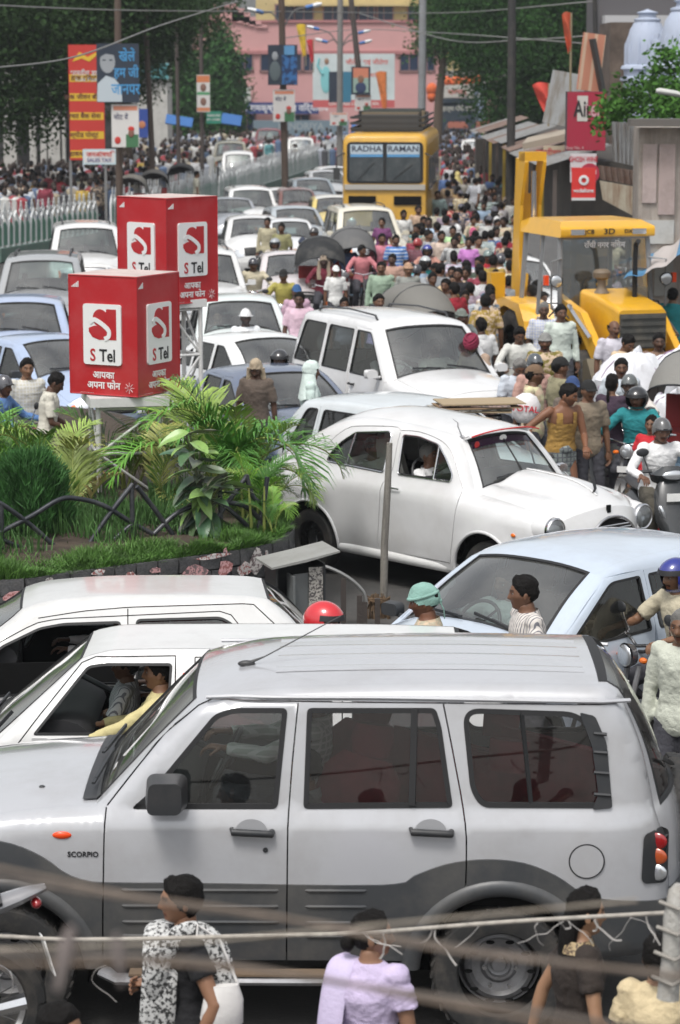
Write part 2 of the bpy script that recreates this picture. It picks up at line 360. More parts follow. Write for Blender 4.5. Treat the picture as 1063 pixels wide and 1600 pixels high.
def gear_mesh(kind):
 mb = MB(); P = math.pi
 def dome(z0,scale,th=0.0,front=None,noise_amt=0):
  x,y,z,ph,nu,nv = HG; V = np.stack([x * scale,(y - .0) * scale,z * scale],-1)
  zl = z0 if front is None else np.interp(np.abs(ph),[0,.9,1.3,3.15],front)
  keep = (z * scale > zl)
  if noise_amt:
   for i in range(V.shape[0]):
    for j in range(V.shape[1]):
     V[i,j] *= 1 + noise_amt * noise.noise(Vector(V[i,j]) * 25)
  km = keep.reshape(-1); F_ = []
  for i in range(nu):
   for j in range(nv - 1):
    a = i * nv + j; b = ((i + 1) % nu) * nv + j; q = (a,a + 1,b + 1,b)
    if all(km[k] for k in q): F_.append(q)
  F_.append(tuple(i * nv for i in range(nu)))
  mb.add(V.reshape(-1,3),F_,0)
 if kind == 'cap':
  dome(.035,1.16,0)
  mb.grid(lambda a,b: Vector((math.sin((a - .5) * 2.0) * (.078 + .0 * b),-(.082 * math.cos((a - .5) * 2.0)) - .075 * b * math.cos((a - .5) * 1.9),.042 - .022 * b)),12,4,0)
  mb.grid(lambda a,b: Vector((math.sin((a - .5) * 2.0) * (.078 + .0 * b),-(.082 * math.cos((a - .5) * 2.0)) - .075 * b * math.cos((a - .5) * 1.9),.039 - .022 * b)),12,4,0,True)
 elif kind == 'helmet':
  n = 28
  def sh(r,mi,keepf,k=1.0):
   vs = []; fs = []; m = 18
   for i in range(m + 1):
    t = P * i / m * .80
    for j in range(n):
     a = 2 * P * j / n; vs.append(Vector((r * .92 * math.sin(t) * math.sin(a),-r * 1.1 * math.sin(t) * math.cos(a) + .006,r * 1.02 * math.cos(t) + .010)))
   for i in range(m):
    for j in range(n):
     aa = 2 * P * (j + .5) / n; aa = aa if aa < P else 2 * P - aa; t = P * (i + .5) / m * .80; zz = math.cos(t)
     if keepf(aa,zz): fs.append((i * n + j,(i + 1) * n + j,(i + 1) * n + (j + 1) % n,i * n + (j + 1) % n))
   mb.add(vs,fs,mi)
  sh(.132,0,lambda a,z: not (a < 1.15 and -.62 < z < .33))
  sh(.128,1,lambda a,z: not (a < 1.15 and -.62 < z < .33))
  sh(.136,1,lambda a,z: a < 1.25 and .24 < z < .50)      # raised visor edge
 elif kind == 'halfhelmet':
  dome(0,1.26,0,[.045,.02,-.02,-.035]); dome(0,1.24,0,[.045,.02,-.02,-.035])
  mb.grid(lambda a,b: Vector((math.sin((a - .5) * 2.2) * .092,-(.100 * math.cos((a - .5) * 2.2)) - .03 * b,.048 - .012 * b)),12,2,1)
  for s in (-1,1): mb.tube([(s * .088,0,-.01),(s * .07,-.01,-.07),(0,-.055,-.112)],.004,6,1)
 elif kind == 'hardhat':
  dome(0,1.24,0,[.045,.045,.045,.045])
  mb.lathe([(.088,.048),(.118,.040),(.118,.036),(.086,.042)],28,0,Matrix.Diagonal((.95,1.18,1)))
  mb.tube([(0,.118,.05),(0,.10,.11),(0,0,.146),(0,-.10,.11),(0,-.118,.05)],.007,8,0)
 elif kind == 'turban':
  for k in range(7):
   z0 = .030 + k * .016; r = .098 - .0018 * (k - 1.5) ** 2; tilt = (.35 if k % 2 else -.3)
   mb.tube([Vector((math.cos(a) * r * .93,math.sin(a) * r * 1.12,z0 + tilt * .05 * math.cos(a) + .018 * abs(math.sin(a * .5 + .8)))) for a in np.linspace(0,2 * P,25)],.0165,8,0)
  mb.ball((0,0,.10),(.075,.09,.055),16,0)
 elif kind == 'scarf':   # cloth wound round the head with a tail behind
  dome(0,1.17,0,[.040,.02,-.01,-.05],.04)
  mb.tube([Vector((math.cos(a) * .086,math.sin(a) * .104,.045 + .012 * math.sin(a))) for a in np.linspace(0,2 * P,25)],.011,8,0)
  mb.ball((0,.105,-.01),(.022,.02,.02),8,0); mb.tube([(0,.105,-.01),(.015,.125,-.07),(.01,.12,-.13)],[(.014,.006),(.022,.005),(.025,.004)],8,0)
 elif kind == 'headcloth':   # towel over the head, sides hanging to the chest
  dome(0,1.16,0,[.050,.03,-.08,-.12],.08)
  for s in (-1,1): mb.tube([(s * .083,-.01,.02),(s * .088,-.02,-.08),(s * .10,-.06,-.19),(s * .09,-.09,-.33)],[(.03,.012),(.035,.014),(.04,.014),(.045,.012)],10,0)
 elif kind == 'hood':        # dupatta over head and shoulders
  dome(0,1.2,0,[.055,.03,-.12,-.12],.05)
  mb.grid(lambda a,b: Vector((math.sin((a - .5) * 4.6) * (.092 + .13 * b ** 1.2),.02 + math.cos((a - .5) * 4.6) * (.09 + .06 * b),-.02 - .30 * b)) + Vector((0,0,.012 * math.sin(a * 30) * b)),30,10,0)
 elif kind == 'bun': mb.ball((0,.115,-.035),(.042,.034,.042),14,0)
 elif kind == 'ponytail': mb.ball((0,.105,.0),.018,8,0); mb.tube([(0,.105,.0),(0,.14,-.05),(0,.145,-.16),(.01,.13,-.30)],[.016,.03,.028,.008],10,0)
 elif kind == 'longhair': mb.tube([(0,.06,.02),(0,.085,-.06),(0,.10,-.17),(0,.10,-.30),(0,.095,-.40)],[(.075,.04),(.078,.045),(.075,.04),(.06,.03),(.02,.01)],14,0)
 elif kind == 'plait': mb.tube([(0,.10,-.04)] + [(.004 * (-1) ** k,.115 + .01 * math.sin(k),-.07 - .035 * k) for k in range(13)],[.022] + [.020 if k % 2 else .014 for k in range(13)],8,0)
 return mb
GEAR = {}
def gear(kind):
 if kind not in GEAR: GEAR[kind] = gear_mesh(kind).mesh(kind,[M_WHITE,M_BLACK],True,60)
 return GEAR[kind]
HAIRM = {}
def hair(style,m=None):
 if style not in HAIRM: HAIRM[style] = hair_mesh(style).mesh('hair',[M_HAIR],True,80)
 return HAIRM[style]
def add_hand(mb,wrist,direction,palm_n,side,grip=.35):
 """palm, four fingers and a thumb; direction = along the hand, palm_n = towards the palm side"""
 d = Vector(direction).normalized(); nrm = Vector(palm_n); nrm = (nrm - d * nrm.dot(d)).normalized(); r = d.cross(nrm) * side; w0 = Vector(wrist)
 mb.tube([w0 - d * .02,w0 + d * .02,w0 + d * .055,w0 + d * .088,w0 + d * .095],[(.022,.016),(.034,.016),(.040,.015),(.038,.012),(.030,.008)],12,0)
 for k,(o,L) in enumerate(((-.029,.070),(-.010,.079),(.009,.074),(.027,.058))):
  b = w0 + d * .088 + r * o; p = [b - d * .012]; dd = d.copy(); a = b
  for q,l in enumerate((.45,.32,.27)):
   dd = (dd + nrm * grip * (1.0 + .25 * q)).normalized(); a = a + dd * L * l; p.append(a)
  mb.tube(p,[.0088,.0086,.0078,.0055],7,0)
 b = w0 + d * .025 - r * .030; td = (d * .7 - r * .8 + nrm * (.25 + grip * .5)).normalized(); p1 = b + td * .036; td2 = (td + d * .5 + nrm * grip * .6).normalized(); p2 = p1 + td2 * .030
 mb.tube([b - td * .012,b + td * .01,p1,p2],[.013,.012,.0095,.0065],7,0)
POSES = {
 'stand': dict(),'standb': dict(hl=(.22,.03,.80),hr=(-.26,-.10,.95),yaw=.3),'bow': dict(lean=.12,nod=.45,hl=(.1,-.3,1.0),hr=(-.1,-.3,1.0)),
 'walk': dict(fl=(.08,-.24,.08),fr=(-.08,.22,.11),hl=(.22,.18,.86),hr=(-.22,-.22,.90),lean=.05,pz=.90),
 'walk2': dict(fr=(-.08,-.24,.08),fl=(.08,.24,.12),hr=(-.22,.18,.86),hl=(.2,-.26,1.02),lean=.04,pz=.90,yaw=-.25),
 'ride': dict(pz=.80,py=.0,lean=.16,hl=(.30,-.46,1.02),hr=(-.30,-.46,1.02),fl=(.16,-.22,.28),fr=(-.16,-.22,.28),grip=.75),
 'pillion': dict(pz=.86,lean=.05,hl=(.14,-.26,.98),hr=(-.14,-.26,.98),fl=(.18,-.12,.36),fr=(-.18,-.12,.36)),
 'sit': dict(pz=.36,lean=-.18,hl=(.19,-.42,.72),hr=(-.19,-.42,.72),fl=(.12,-.62,.08),fr=(-.12,-.62,.08),grip=.7),
 'sitrest': dict(pz=.36,lean=-.12,hl=(.16,-.30,.48),hr=(-.16,-.30,.48),fl=(.12,-.58,.08),fr=(-.12,-.58,.08)),
 'windowarm': dict(pz=.36,lean=-.05,hl=(.42,-.50,.60),hr=(-.19,-.40,.60),fl=(.12,-.62,.08),fr=(-.12,-.62,.08),grip=.15),
 'carry': dict(hl=(.10,-.28,1.22),hr=(-.12,-.26,1.15),fl=(.08,-.15,.08),fr=(-.08,.12,.09)),
 'push': dict(lean=.14,hl=(.12,-.33,.98),hr=(-.50,-.24,1.10),fl=(.10,-.2,.08),fr=(-.09,.15,.08),yaw=.7,nod=.22,grip=.8),
 'talk': dict(hl=(.25,-.16,1.02),hr=(-.06,-.30,1.28),yaw=.2),'bag': dict(hl=(.24,.0,.88),hr=(-.12,-.16,1.12)),
}
BODY = {}
def body_parts(pose,female=False,sleeve='short',lower='pants',voxel=.016):
 key = (pose,female,sleeve,lower,voxel)
 if key in BODY: return BODY[key]
 p = dict(pz=.92,py=0.,lean=0.,twist=0.,yaw=0.,nod=0.,hl=(.25,-.03,.80),hr=(-.25,-.03,.80),fl=(.09,0,.08),fr=(-.09,0,.08),grip=.35); p.update(POSES[pose] if isinstance(pose,str) else {})
 l = p['lean']; u = Vector((0,-math.sin(l),math.cos(l))); f = Vector((0,-math.cos(l),-math.sin(l))); P0 = Vector((0,p['py'],p['pz'])); X = Vector((1,0,0))
 kx = .93 if female else 1.; sw = .150 if female else .172
 S = {s: P0 + u * .455 + X * (s * sw) for s in (1,-1)}; Hh = {s: P0 - u * .02 + X * (s * .088) for s in (1,-1)}
 el = {}; wr = {}; kn = {}; an = {}
 for s,h,ft in ((1,p['hl'],p['fl']),(-1,p['hr'],p['fr'])):
  el[s],wr[s] = ik(S[s],h,.29,.255,(s * .55,.7,-.4)); kn[s],an[s] = ik(Hh[s],ft,.43,.415,(s * .12,-1,.3))
 neck = P0 + u * .505; hm = Matrix.Rotation(p['yaw'],3,'Z') @ Matrix.Rotation(l * .4 + p['nod'],3,'X').to_3x3(); hc = neck + u * .030 + hm @ Vector((0,-.022,.088))
 def torso(mb,g=1.,add=0.,z0=-.09,hem=0.):
  zs = [-.11,-.05,.02,.10,.17,.26,.34,.41,.455,.485,.505]; rx = [.12,.160,.168,.150,.140,.150,.164,.170,.150,.105,.066]; ry = [.08,.108,.115,.104,.100,.110,.118,.108,.088,.072,.060]
  if female: rx = [.12,.165,.172,.145,.125,.135,.148,.150,.132,.092,.056]; ry = [.08,.112,.118,.098,.09,.115,.132,.108,.085,.065,.054]
  pts = []; rr = []
  for z,a,b in zip(zs,rx,ry):
   if z < z0: continue
   k = hem * max(0,(.12 - z)) if hem else 0
   pts.append(P0 + u * z); rr.append((a * g + add + k,b * g + add + k))
  mb.tube(pts,rr,20,0)
 b = MB(); torso(b)
 nk = .056 if not female else .046
 b.tube([P0 + u * .44,neck,hc - hm @ Vector((0,-.015,.06))],[(.085,.07),(nk + .006,nk + .006),(nk,nk + .004)],14,0)
 for s in (1,-1):
  b.ball(S[s] - X * s * .01,(.050,.049,.048),12,0)
  b.tube([S[s] - X * s * .03,S[s].lerp(el[s],.25),S[s].lerp(el[s],.6),el[s],el[s].lerp(wr[s],.25),el[s].lerp(wr[s],.7),wr[s]],[.052,.050 * kx,.043 * kx,.038 * kx,.040 * kx,.030 * kx,.024 * kx],14,0)
  b.ball(el[s],.038 * kx,10,0)
  b.tube([Hh[s] + u * .03,Hh[s].lerp(kn[s],.3),kn[s],kn[s].lerp(an[s],.3),kn[s].lerp(an[s],.8),an[s]],[.085,.078,.056,.058,.036,.036],14,0)
  b.ball(kn[s],.056,10,0)
  b.tube([an[s] + Vector((0,.04,-.035)),an[s] + Vector((0,-.02,-.04)),an[s] + Vector((0,-.10,-.055)),an[s] + Vector((0,-.17,-.062))],[(.032,.04),(.036,.04),(.040,.024),(.03,.014)],12,0)
 BV,BF,_ = remesh(b,voxel,3)
 hmB = MB()
 for s in (1,-1):
  d = (wr[s] - el[s]).normalized(); add_hand(hmB,wr[s] - d * .012,d,(-s * .9,-.1,.1) if pose in ('stand','walk','walk2','standb','bag') else (0,.1,-1),-s,p['grip'])
 def wr_noise(V,N_,a1,sc1):
  out = V.copy()
  for i in range(len(V)):
   q = Vector((float(V[i,0]),float(V[i,1]),float(V[i,2])))
   n1 = noise.noise(Vector((q.x * 9 * sc1,q.y * 9 * sc1,q.z * 22 * sc1))); n2 = noise.noise(Vector((q.x * 26 + q.z * 18,q.y * 26,q.z * 30 + q.x * 12)))
   n3 = noise.noise(Vector((q.x * 7 + q.z * 9,q.y * 8 + 5,q.z * 11 - q.x * 6)))
   out[i] += N_[i] * min(.0065,max(-.002,a1 * (1 - abs(n1) * 2.6) + a1 * .6 * n2 + a1 * .8 * (.5 - min(1,abs(n3) * 4))))
  return out
 # upper garment
 sh = MB(); long_kurta = lower in ('saree','kurta'); torso(sh,1.0,.009,-.12,.05)
 if sleeve == 'vest':
  sh = MB(); torso(sh,1.02,.006,-.12,.05)
 else:
  sh.tube([P0 + u * .44,P0 + u * .488],[(.12,.09),(.068,.064)],18,0)
  for s in (1,-1):
   sh.ball(S[s] - X * s * .014,(.068,.065,.060),12,0)
   e2 = S[s].lerp(el[s],.55 if female else .80)
   if sleeve == 'short': sh.tube([S[s] - X * s * .05,S[s].lerp(el[s],.3),e2],[.060,.060,.062],14,0)
   else: sh.tube([S[s] - X * s * .05,S[s].lerp(el[s],.3),el[s],el[s].lerp(wr[s],.5),el[s].lerp(wr[s],.90)],[.056,.054,.047,.043,.036],14,0); sh.ball(el[s],.049,10,0)
 if long_kurta and pose not in ('sit','sitrest','ride','pillion'):
  sh.tube([P0 + u * .05,P0 - u * .1 + Vector((0,-.01,0)),P0 - u * .42],[(.17,.12),(.19,.14),(.215,.18)],18,0)
 if sleeve == 'vest':
  SV = np.array(sh.v); SF = sh.f; V2,SF,N2 = remesh(sh,.011,2); zz = (V2 - np.array(P0)) @ np.array(u); keepv = zz < .33 + .12 * (np.abs(V2[:,0]) < .125) * (np.abs(V2[:,0]) > .06) + .10 * (np.abs(V2[:,0]) <= .06) * (V2[:,1] > 0)
  SF = [q for q in SF if all(keepv[i] for i in q)]; SV = wr_noise(V2,N2,.005,1)
 else:
  V2,SF,N2 = remesh(sh,voxel * .95,3); SV = wr_noise(V2,N2,.0040,1)
 # collar
 cm = MB()
 if not female and sleeve != 'vest':
  base = neck - u * .022
  for s in (1,-1):
   cm.grid(lambda a,b_,s=s: base + X * (s * (.072 + .016 * b_ + .004 * math.sin(a * 3)) * math.sin(.12 + a * 3.02)) + Vector((0,1,0)) * (-(.074 + .020 * b_) * math.cos(.12 + a * 3.02) + .008) + u * (.040 * (1 - b_) * (1 - .25 * (1 - a)) - .018 * b_ - .028 * (1 - a) ** 2 * (1 + .6 * b_)),14,3,0)
 # lower garment
 lo = MB()
 if lower == 'pants':
  lo.tube([P0 - u * .10,P0 - u * .03,P0 + u * .06],[(.13,.10),(.172,.122),(.155,.112)],18,0)
  for s in (1,-1):
   lo.tube([Hh[s] + u * .03,Hh[s].lerp(kn[s],.3),kn[s],kn[s].lerp(an[s],.4),an[s] + Vector((0,0,-.02))],[.096,.092,.070,.068,.062],14,0); lo.ball(kn[s],.070,10,0)
 elif lower == 'lungi':
  lo.tube([P0 + u * .07,P0,P0 - u * .2,Vector((0,0,.50))],[(.155,.115),(.182,.135),(.20,.16),(.21,.19)],22,0)
  lo.ball(P0 + f * .12 + u * .04,(.07,.035,.045),10,0)
 else:
  seated = pose in ('sit','sitrest','ride','pillion')
  if seated:
   lo.tube([P0 - u * .10,P0 + u * .05],[(.17,.13),(.165,.12)],18,0)
   for s in (1,-1): lo.tube([Hh[s],kn[s],an[s]],[.115,.10,.10],14,0)
  else: lo.tube([P0 + u * .06,P0 - u * .05,P0 - u * .35,Vector((0,p['py'],.32)),Vector((0,p['py'],.06))],[(.155,.115),(.18,.135),(.20,.17),(.21,.20),(.24,.23)],22,0)
 LV,LF,LN = remesh(lo,voxel,3); LV = wr_noise(LV,LN,.006,.8)
 shoes = MB()
 for s in (1,-1):
  shoes.tube([an[s] + Vector((0,.055,-.052)),an[s] + Vector((0,-.02,-.050)),an[s] + Vector((0,-.11,-.058)),an[s] + Vector((0,-.19,-.066))],[(.034,.026),(.042,.03),(.046,.022),(.034,.012)],12,0)
 BODY[key] = dict(BV=BV,BF=BF,hands=hmB,hm=hm,hc=hc,SV=SV,SF=SF,collar=cm,LV=LV,LF=LF,shoes=shoes,female=female,sleeve=sleeve,u=u,neck=neck,cache={},p=p,S=S,el=el,wr=wr,P0=P0)
 return BODY[key]
def simple_mesh(name,V,Fs,m,smooth=True):
 me = bpy.data.meshes.new(name); me.from_pydata([tuple(v) for v in V],[],Fs); me.materials.append(m)
 me.polygons.foreach_set('use_smooth',[smooth] * len(Fs)); me.update(); return me
def body_mesh(B,face,yaw=0.,nod=0.):
 key = (face,round(yaw,1),round(nod,1))
 if key in B['cache']: return B['cache'][key]
 hmB,T = head_mesh(face,B['female']); hm = B['hm'] @ Matrix.Rotation(yaw,3,'Z') @ Matrix.Rotation(nod,3,'X')
 mb = MB(); mb.v = [tuple(v) for v in B['BV']]; mb.f = list(B['BF']); mb.m = [0] * len(mb.f); n0 = len(mb.v)
 mb.add(B['hands'].v,B['hands'].f,0); n1 = len(mb.v)
 o = len(mb.v); mb.v += [tuple(B['hc'] + hm @ Vector(v)) for v in hmB.v]; mb.f += [tuple(i + o for i in f) for f in hmB.f]; mb.m += hmB.m
 me = mb.mesh('person',[M_SKIN,mat('eye_white',(.36,.34,.32),.25),M_BLACK],True,70)
 at = me.attributes.new('tint','FLOAT_COLOR','POINT'); arr = np.ones((len(mb.v),4),'f'); arr[o:o + len(T),:3] = T
 at.data.foreach_set('color',arr.ravel()); B['cache'][key] = (me,hm); return me,hm
FAB = {None: mat('cloth',objcol=True,rough=.9,var=.14,vscale=7,bump=.7,bscale=22),
  'check': mat('checked_cloth',objcol=True,rough=.9,pat=('check',26,(.62,.62,.60)),bump=.2),
  'stripe': mat('striped_cloth',objcol=True,rough=.9,pat=('stripe',45,(.16,.16,.18)),bump=.2),
  'band': mat('banded_cloth',objcol=True,rough=.9,pat=('band',14,(.55,.62,.70)),bump=.2),
  'print': mat('printed_cloth',objcol=True,rough=.9,pat=('blot',16,(.55,.42,.30)),bump=.2),
  'lungi': mat('lungi_check',objcol=True,rough=.95,pat=('check',20,(.10,.11,.12)),bump=.2)}
def setmat(o,m,col=None):
 o.material_slots[0].link = 'OBJECT'; o.material_slots[0].material = m
 if col is not None: o.color = (*col,1)
SKIN = [(.125,.060,.034),(.16,.080,.045),(.20,.105,.060),(.085,.042,.026),(.14,.068,.040)]
def person(loc,rz,label,group='people',pose='stand',face='m',hairs='short',gearkind=None,gearcol=(.5,.5,.5),shirt=(.7,.7,.68),pat=None,
   pants=(.05,.05,.06),ppat=None,sleeve='short',lower='pants',female=False,skin=None,h=1.70,yaw=0.,nod=0.,extra=None,voxel=.016,cat=None,haircol='b'):
 if gearkind in ('scarf','headcloth','cap','halfhelmet','turban','hardhat','helmet') and hairs: hairs = 'bald'
 B = body_parts(pose,female,sleeve,lower,voxel); me,hm = body_mesh(B,face,yaw,nod); s = h / 1.66
 fat = random.uniform(.94,1.10) if not female else random.uniform(.92,1.06); o = link('person',me,None,loc,(0,0,rz),skin or SKIN[random.randrange(5)],(s * fat,s * fat,s)); tag(o,label,cat or ('woman' if female else 'man'),group)
 c = B['cache']
 if 'S' not in c:
  mb = MB(); mb.v = [tuple(v) for v in B['SV']]; mb.f = list(B['SF']); mb.m = [0] * len(mb.f); mb.add(B['collar'].v,B['collar'].f,0)
  c['S'] = mb.mesh('shirt',[FAB[None]],True,80); c['L'] = simple_mesh('trousers',B['LV'],B['LF'],FAB[None]); c['F'] = B['shoes'].mesh('shoes',[M_BLACK])
 a = link({'saree': 'blouse','kurta': 'kurta'}.get(lower,'vest' if sleeve == 'vest' else 'shirt'),c['S'],o); setmat(a,FAB[pat],shirt)
 a = link({'saree': 'saree','lungi': 'lungi','kurta': 'trousers'}.get(lower,'trousers'),c['L'],o); setmat(a,FAB[ppat],pants)
 link('shoes',c['F'],o)
 hmat = hm.to_4x4(); hmat.translation = B['hc']
 if hairs:
  a = link('hair',hair(hairs),o); a.matrix_local = hmat @ (Matrix.Scale(.95,4) if female else Matrix.Identity(4)); a.material_slots[0].link = 'OBJECT'; a.material_slots[0].material = M_GREYHAIR if haircol == 'g' else M_HAIR
 for gk,gc in ([(gearkind,gearcol)] if gearkind else []) + (extra or []):
  a = link({'bun': 'hair_bun','longhair': 'long_hair','halfhelmet': 'helmet','headcloth': 'head_cloth','hood': 'head_scarf'}.get(gk,gk),gear(gk),o); a.matrix_local = hmat
  if gk in ('bun','ponytail','longhair','plait'): setmat(a,M_HAIR)
  elif 'helmet' in gk or gk == 'hardhat': setmat(a,mat('helmet_shell',objcol=True,rough=.2,coat=1,dirt=.15),gc)
  else: setmat(a,FAB[None],gc)
 return o
# ================================================================ car body generator
def catmull(P,per=6):
 P = [np.array(p,float) for p in P]; out = []
 for i in range(len(P) - 1):
  p0 = P[max(i - 1,0)]; p1 = P[i]; p2 = P[i + 1]; p3 = P[min(i + 2,len(P) - 1)]
  n = max(1,int(np.linalg.norm(p2 - p1) / .05)) if per is None else per
  for k in range(n):
   t = k / n; out.append(.5 * ((2 * p1) + (-p0 + p2) * t + (2 * p0 - 5 * p1 + 4 * p2 - p3) * t * t + (-p0 + 3 * p1 - 3 * p2 + p3) * t ** 3))
 out.append(P[-1]); return [tuple(float(c) for c in p) for p in out]
def resample(P,step):
 P = np.array(P,float); d = np.r_[0,np.cumsum(np.linalg.norm(np.diff(P,axis=0),axis=1))]; n = max(1,int(round(d[-1] / step)))
 t = np.linspace(0,d[-1],n + 1); return [(float(np.interp(a,d,P[:,0])),float(np.interp(a,d,P[:,1]))) for a in t]
def rpoly(pts,r=.05,n=5,step=.08):
 """rounded polygon"""
 out = []; k = len(pts)
 for i in range(k):
  a,b,c = (np.array(pts[(i + j) % k][:2],float) for j in (-1,0,1)); rr = pts[i][2] if len(pts[i]) > 2 else r
  u = a - b; v = c - b; lu = np.linalg.norm(u); lv = np.linalg.norm(v); u /= lu; v /= lv; q = min(rr,lu * .48,lv * .48)
  if q < 1e-4: out.append(tuple(b)); continue
  p0 = b + u * q; p1 = b + v * q
  for j in range(n + 1): t = j / n; out.append(tuple((1 - t) ** 2 * p0 + 2 * t * (1 - t) * b + t * t * p1))
 return [(float(x),float(y)) for x,y in out]
def inpoly(P,poly):
 P = np.asarray(P,float); x = P[:,0]; y = P[:,1]; c = np.zeros(len(P),bool); q = np.asarray(poly,float); n = len(q)
 x1,y1 = q[:,0],q[:,1]; x2,y2 = np.roll(x1,-1),np.roll(y1,-1)
 for i in range(n):
  if y1[i] == y2[i]: continue
  m = ((y1[i] > y) != (y2[i] > y)); c ^= m & (x < (x2[i] - x1[i]) * (y - y1[i]) / (y2[i] - y1[i]) + x1[i])
 return c
def pdist(P,line):
 P = np.asarray(P,float); L = np.asarray(line,float); a = L[:-1]; d = L[1:] - a; dd = (d ** 2).sum(1) + 1e-12; best = np.full(len(P),1e9)
 for i in range(len(a)):
  t = np.clip(((P - a[i]) @ d[i]) / dd[i],0,1); best = np.minimum(best,np.linalg.norm(P - (a[i] + t[:,None] * d[i]),axis=1))
 return best
def inset(poly,d):
 q = np.array(poly,float); n = len(q); A = .5 * np.sum(q[:,0] * np.roll(q[:,1],-1) - np.roll(q[:,0],-1) * q[:,1]); s = 1 if A > 0 else -1
 e1 = q - np.roll(q,1,0); e2 = np.roll(q,-1,0) - q; e1 /= np.linalg.norm(e1,axis=1)[:,None] + 1e-12; e2 /= np.linalg.norm(e2,axis=1)[:,None] + 1e-12
 n1 = np.stack([-e1[:,1],e1[:,0]],1) * s; n2 = np.stack([-e2[:,1],e2[:,0]],1) * s; m = n1 + n2; m /= np.linalg.norm(m,axis=1)[:,None] + 1e-12
 k = 1 / np.maximum(.5,(m * n1).sum(1)); return [tuple(map(float,p)) for p in q + m * (d * k)[:,None]]
def strip(line,w):
 L = np.array(line,float); t = np.gradient(L,axis=0); t /= np.linalg.norm(t,axis=1)[:,None]; nrm = np.stack([-t[:,1],t[:,0]],1) * w / 2
 return [tuple(map(float,p)) for p in L + nrm] + [tuple(map(float,p)) for p in (L - nrm)[::-1]]
def cdt(polys,inner=(),grid=.06,bbox=None,extra=()):
 vs = []; es = []
 for p in polys:
  o = len(vs); vs += [Vector(q) for q in p]; es += [(o + i,o + (i + 1) % len(p)) for i in range(len(p))]
 A = np.array([tuple(v) for v in vs]); x0,z0 = A.min(0); x1,z1 = A.max(0)
 gx,gz = np.meshgrid(np.arange(x0 + grid / 2,x1,grid),np.arange(z0 + grid / 2,z1,grid)); G = np.stack([gx.ravel(),gz.ravel()],1); G[:,0] += (np.round(G[:,1] / grid) % 2) * grid / 2
 ok = np.ones(len(G),bool)
 for p in polys: ok &= pdist(G,list(p) + [p[0]]) > grid * .35
 vs += [Vector(map(float,g)) for g in G[ok]] + [Vector(map(float,g)) for g in extra]
 v,e,f,*_ = delaunay_2d_cdt(vs,es,[],0,1e-5); V = np.array([tuple(q) for q in v]); T = np.array([tuple(q) for q in f if len(q) == 3]); return V,T
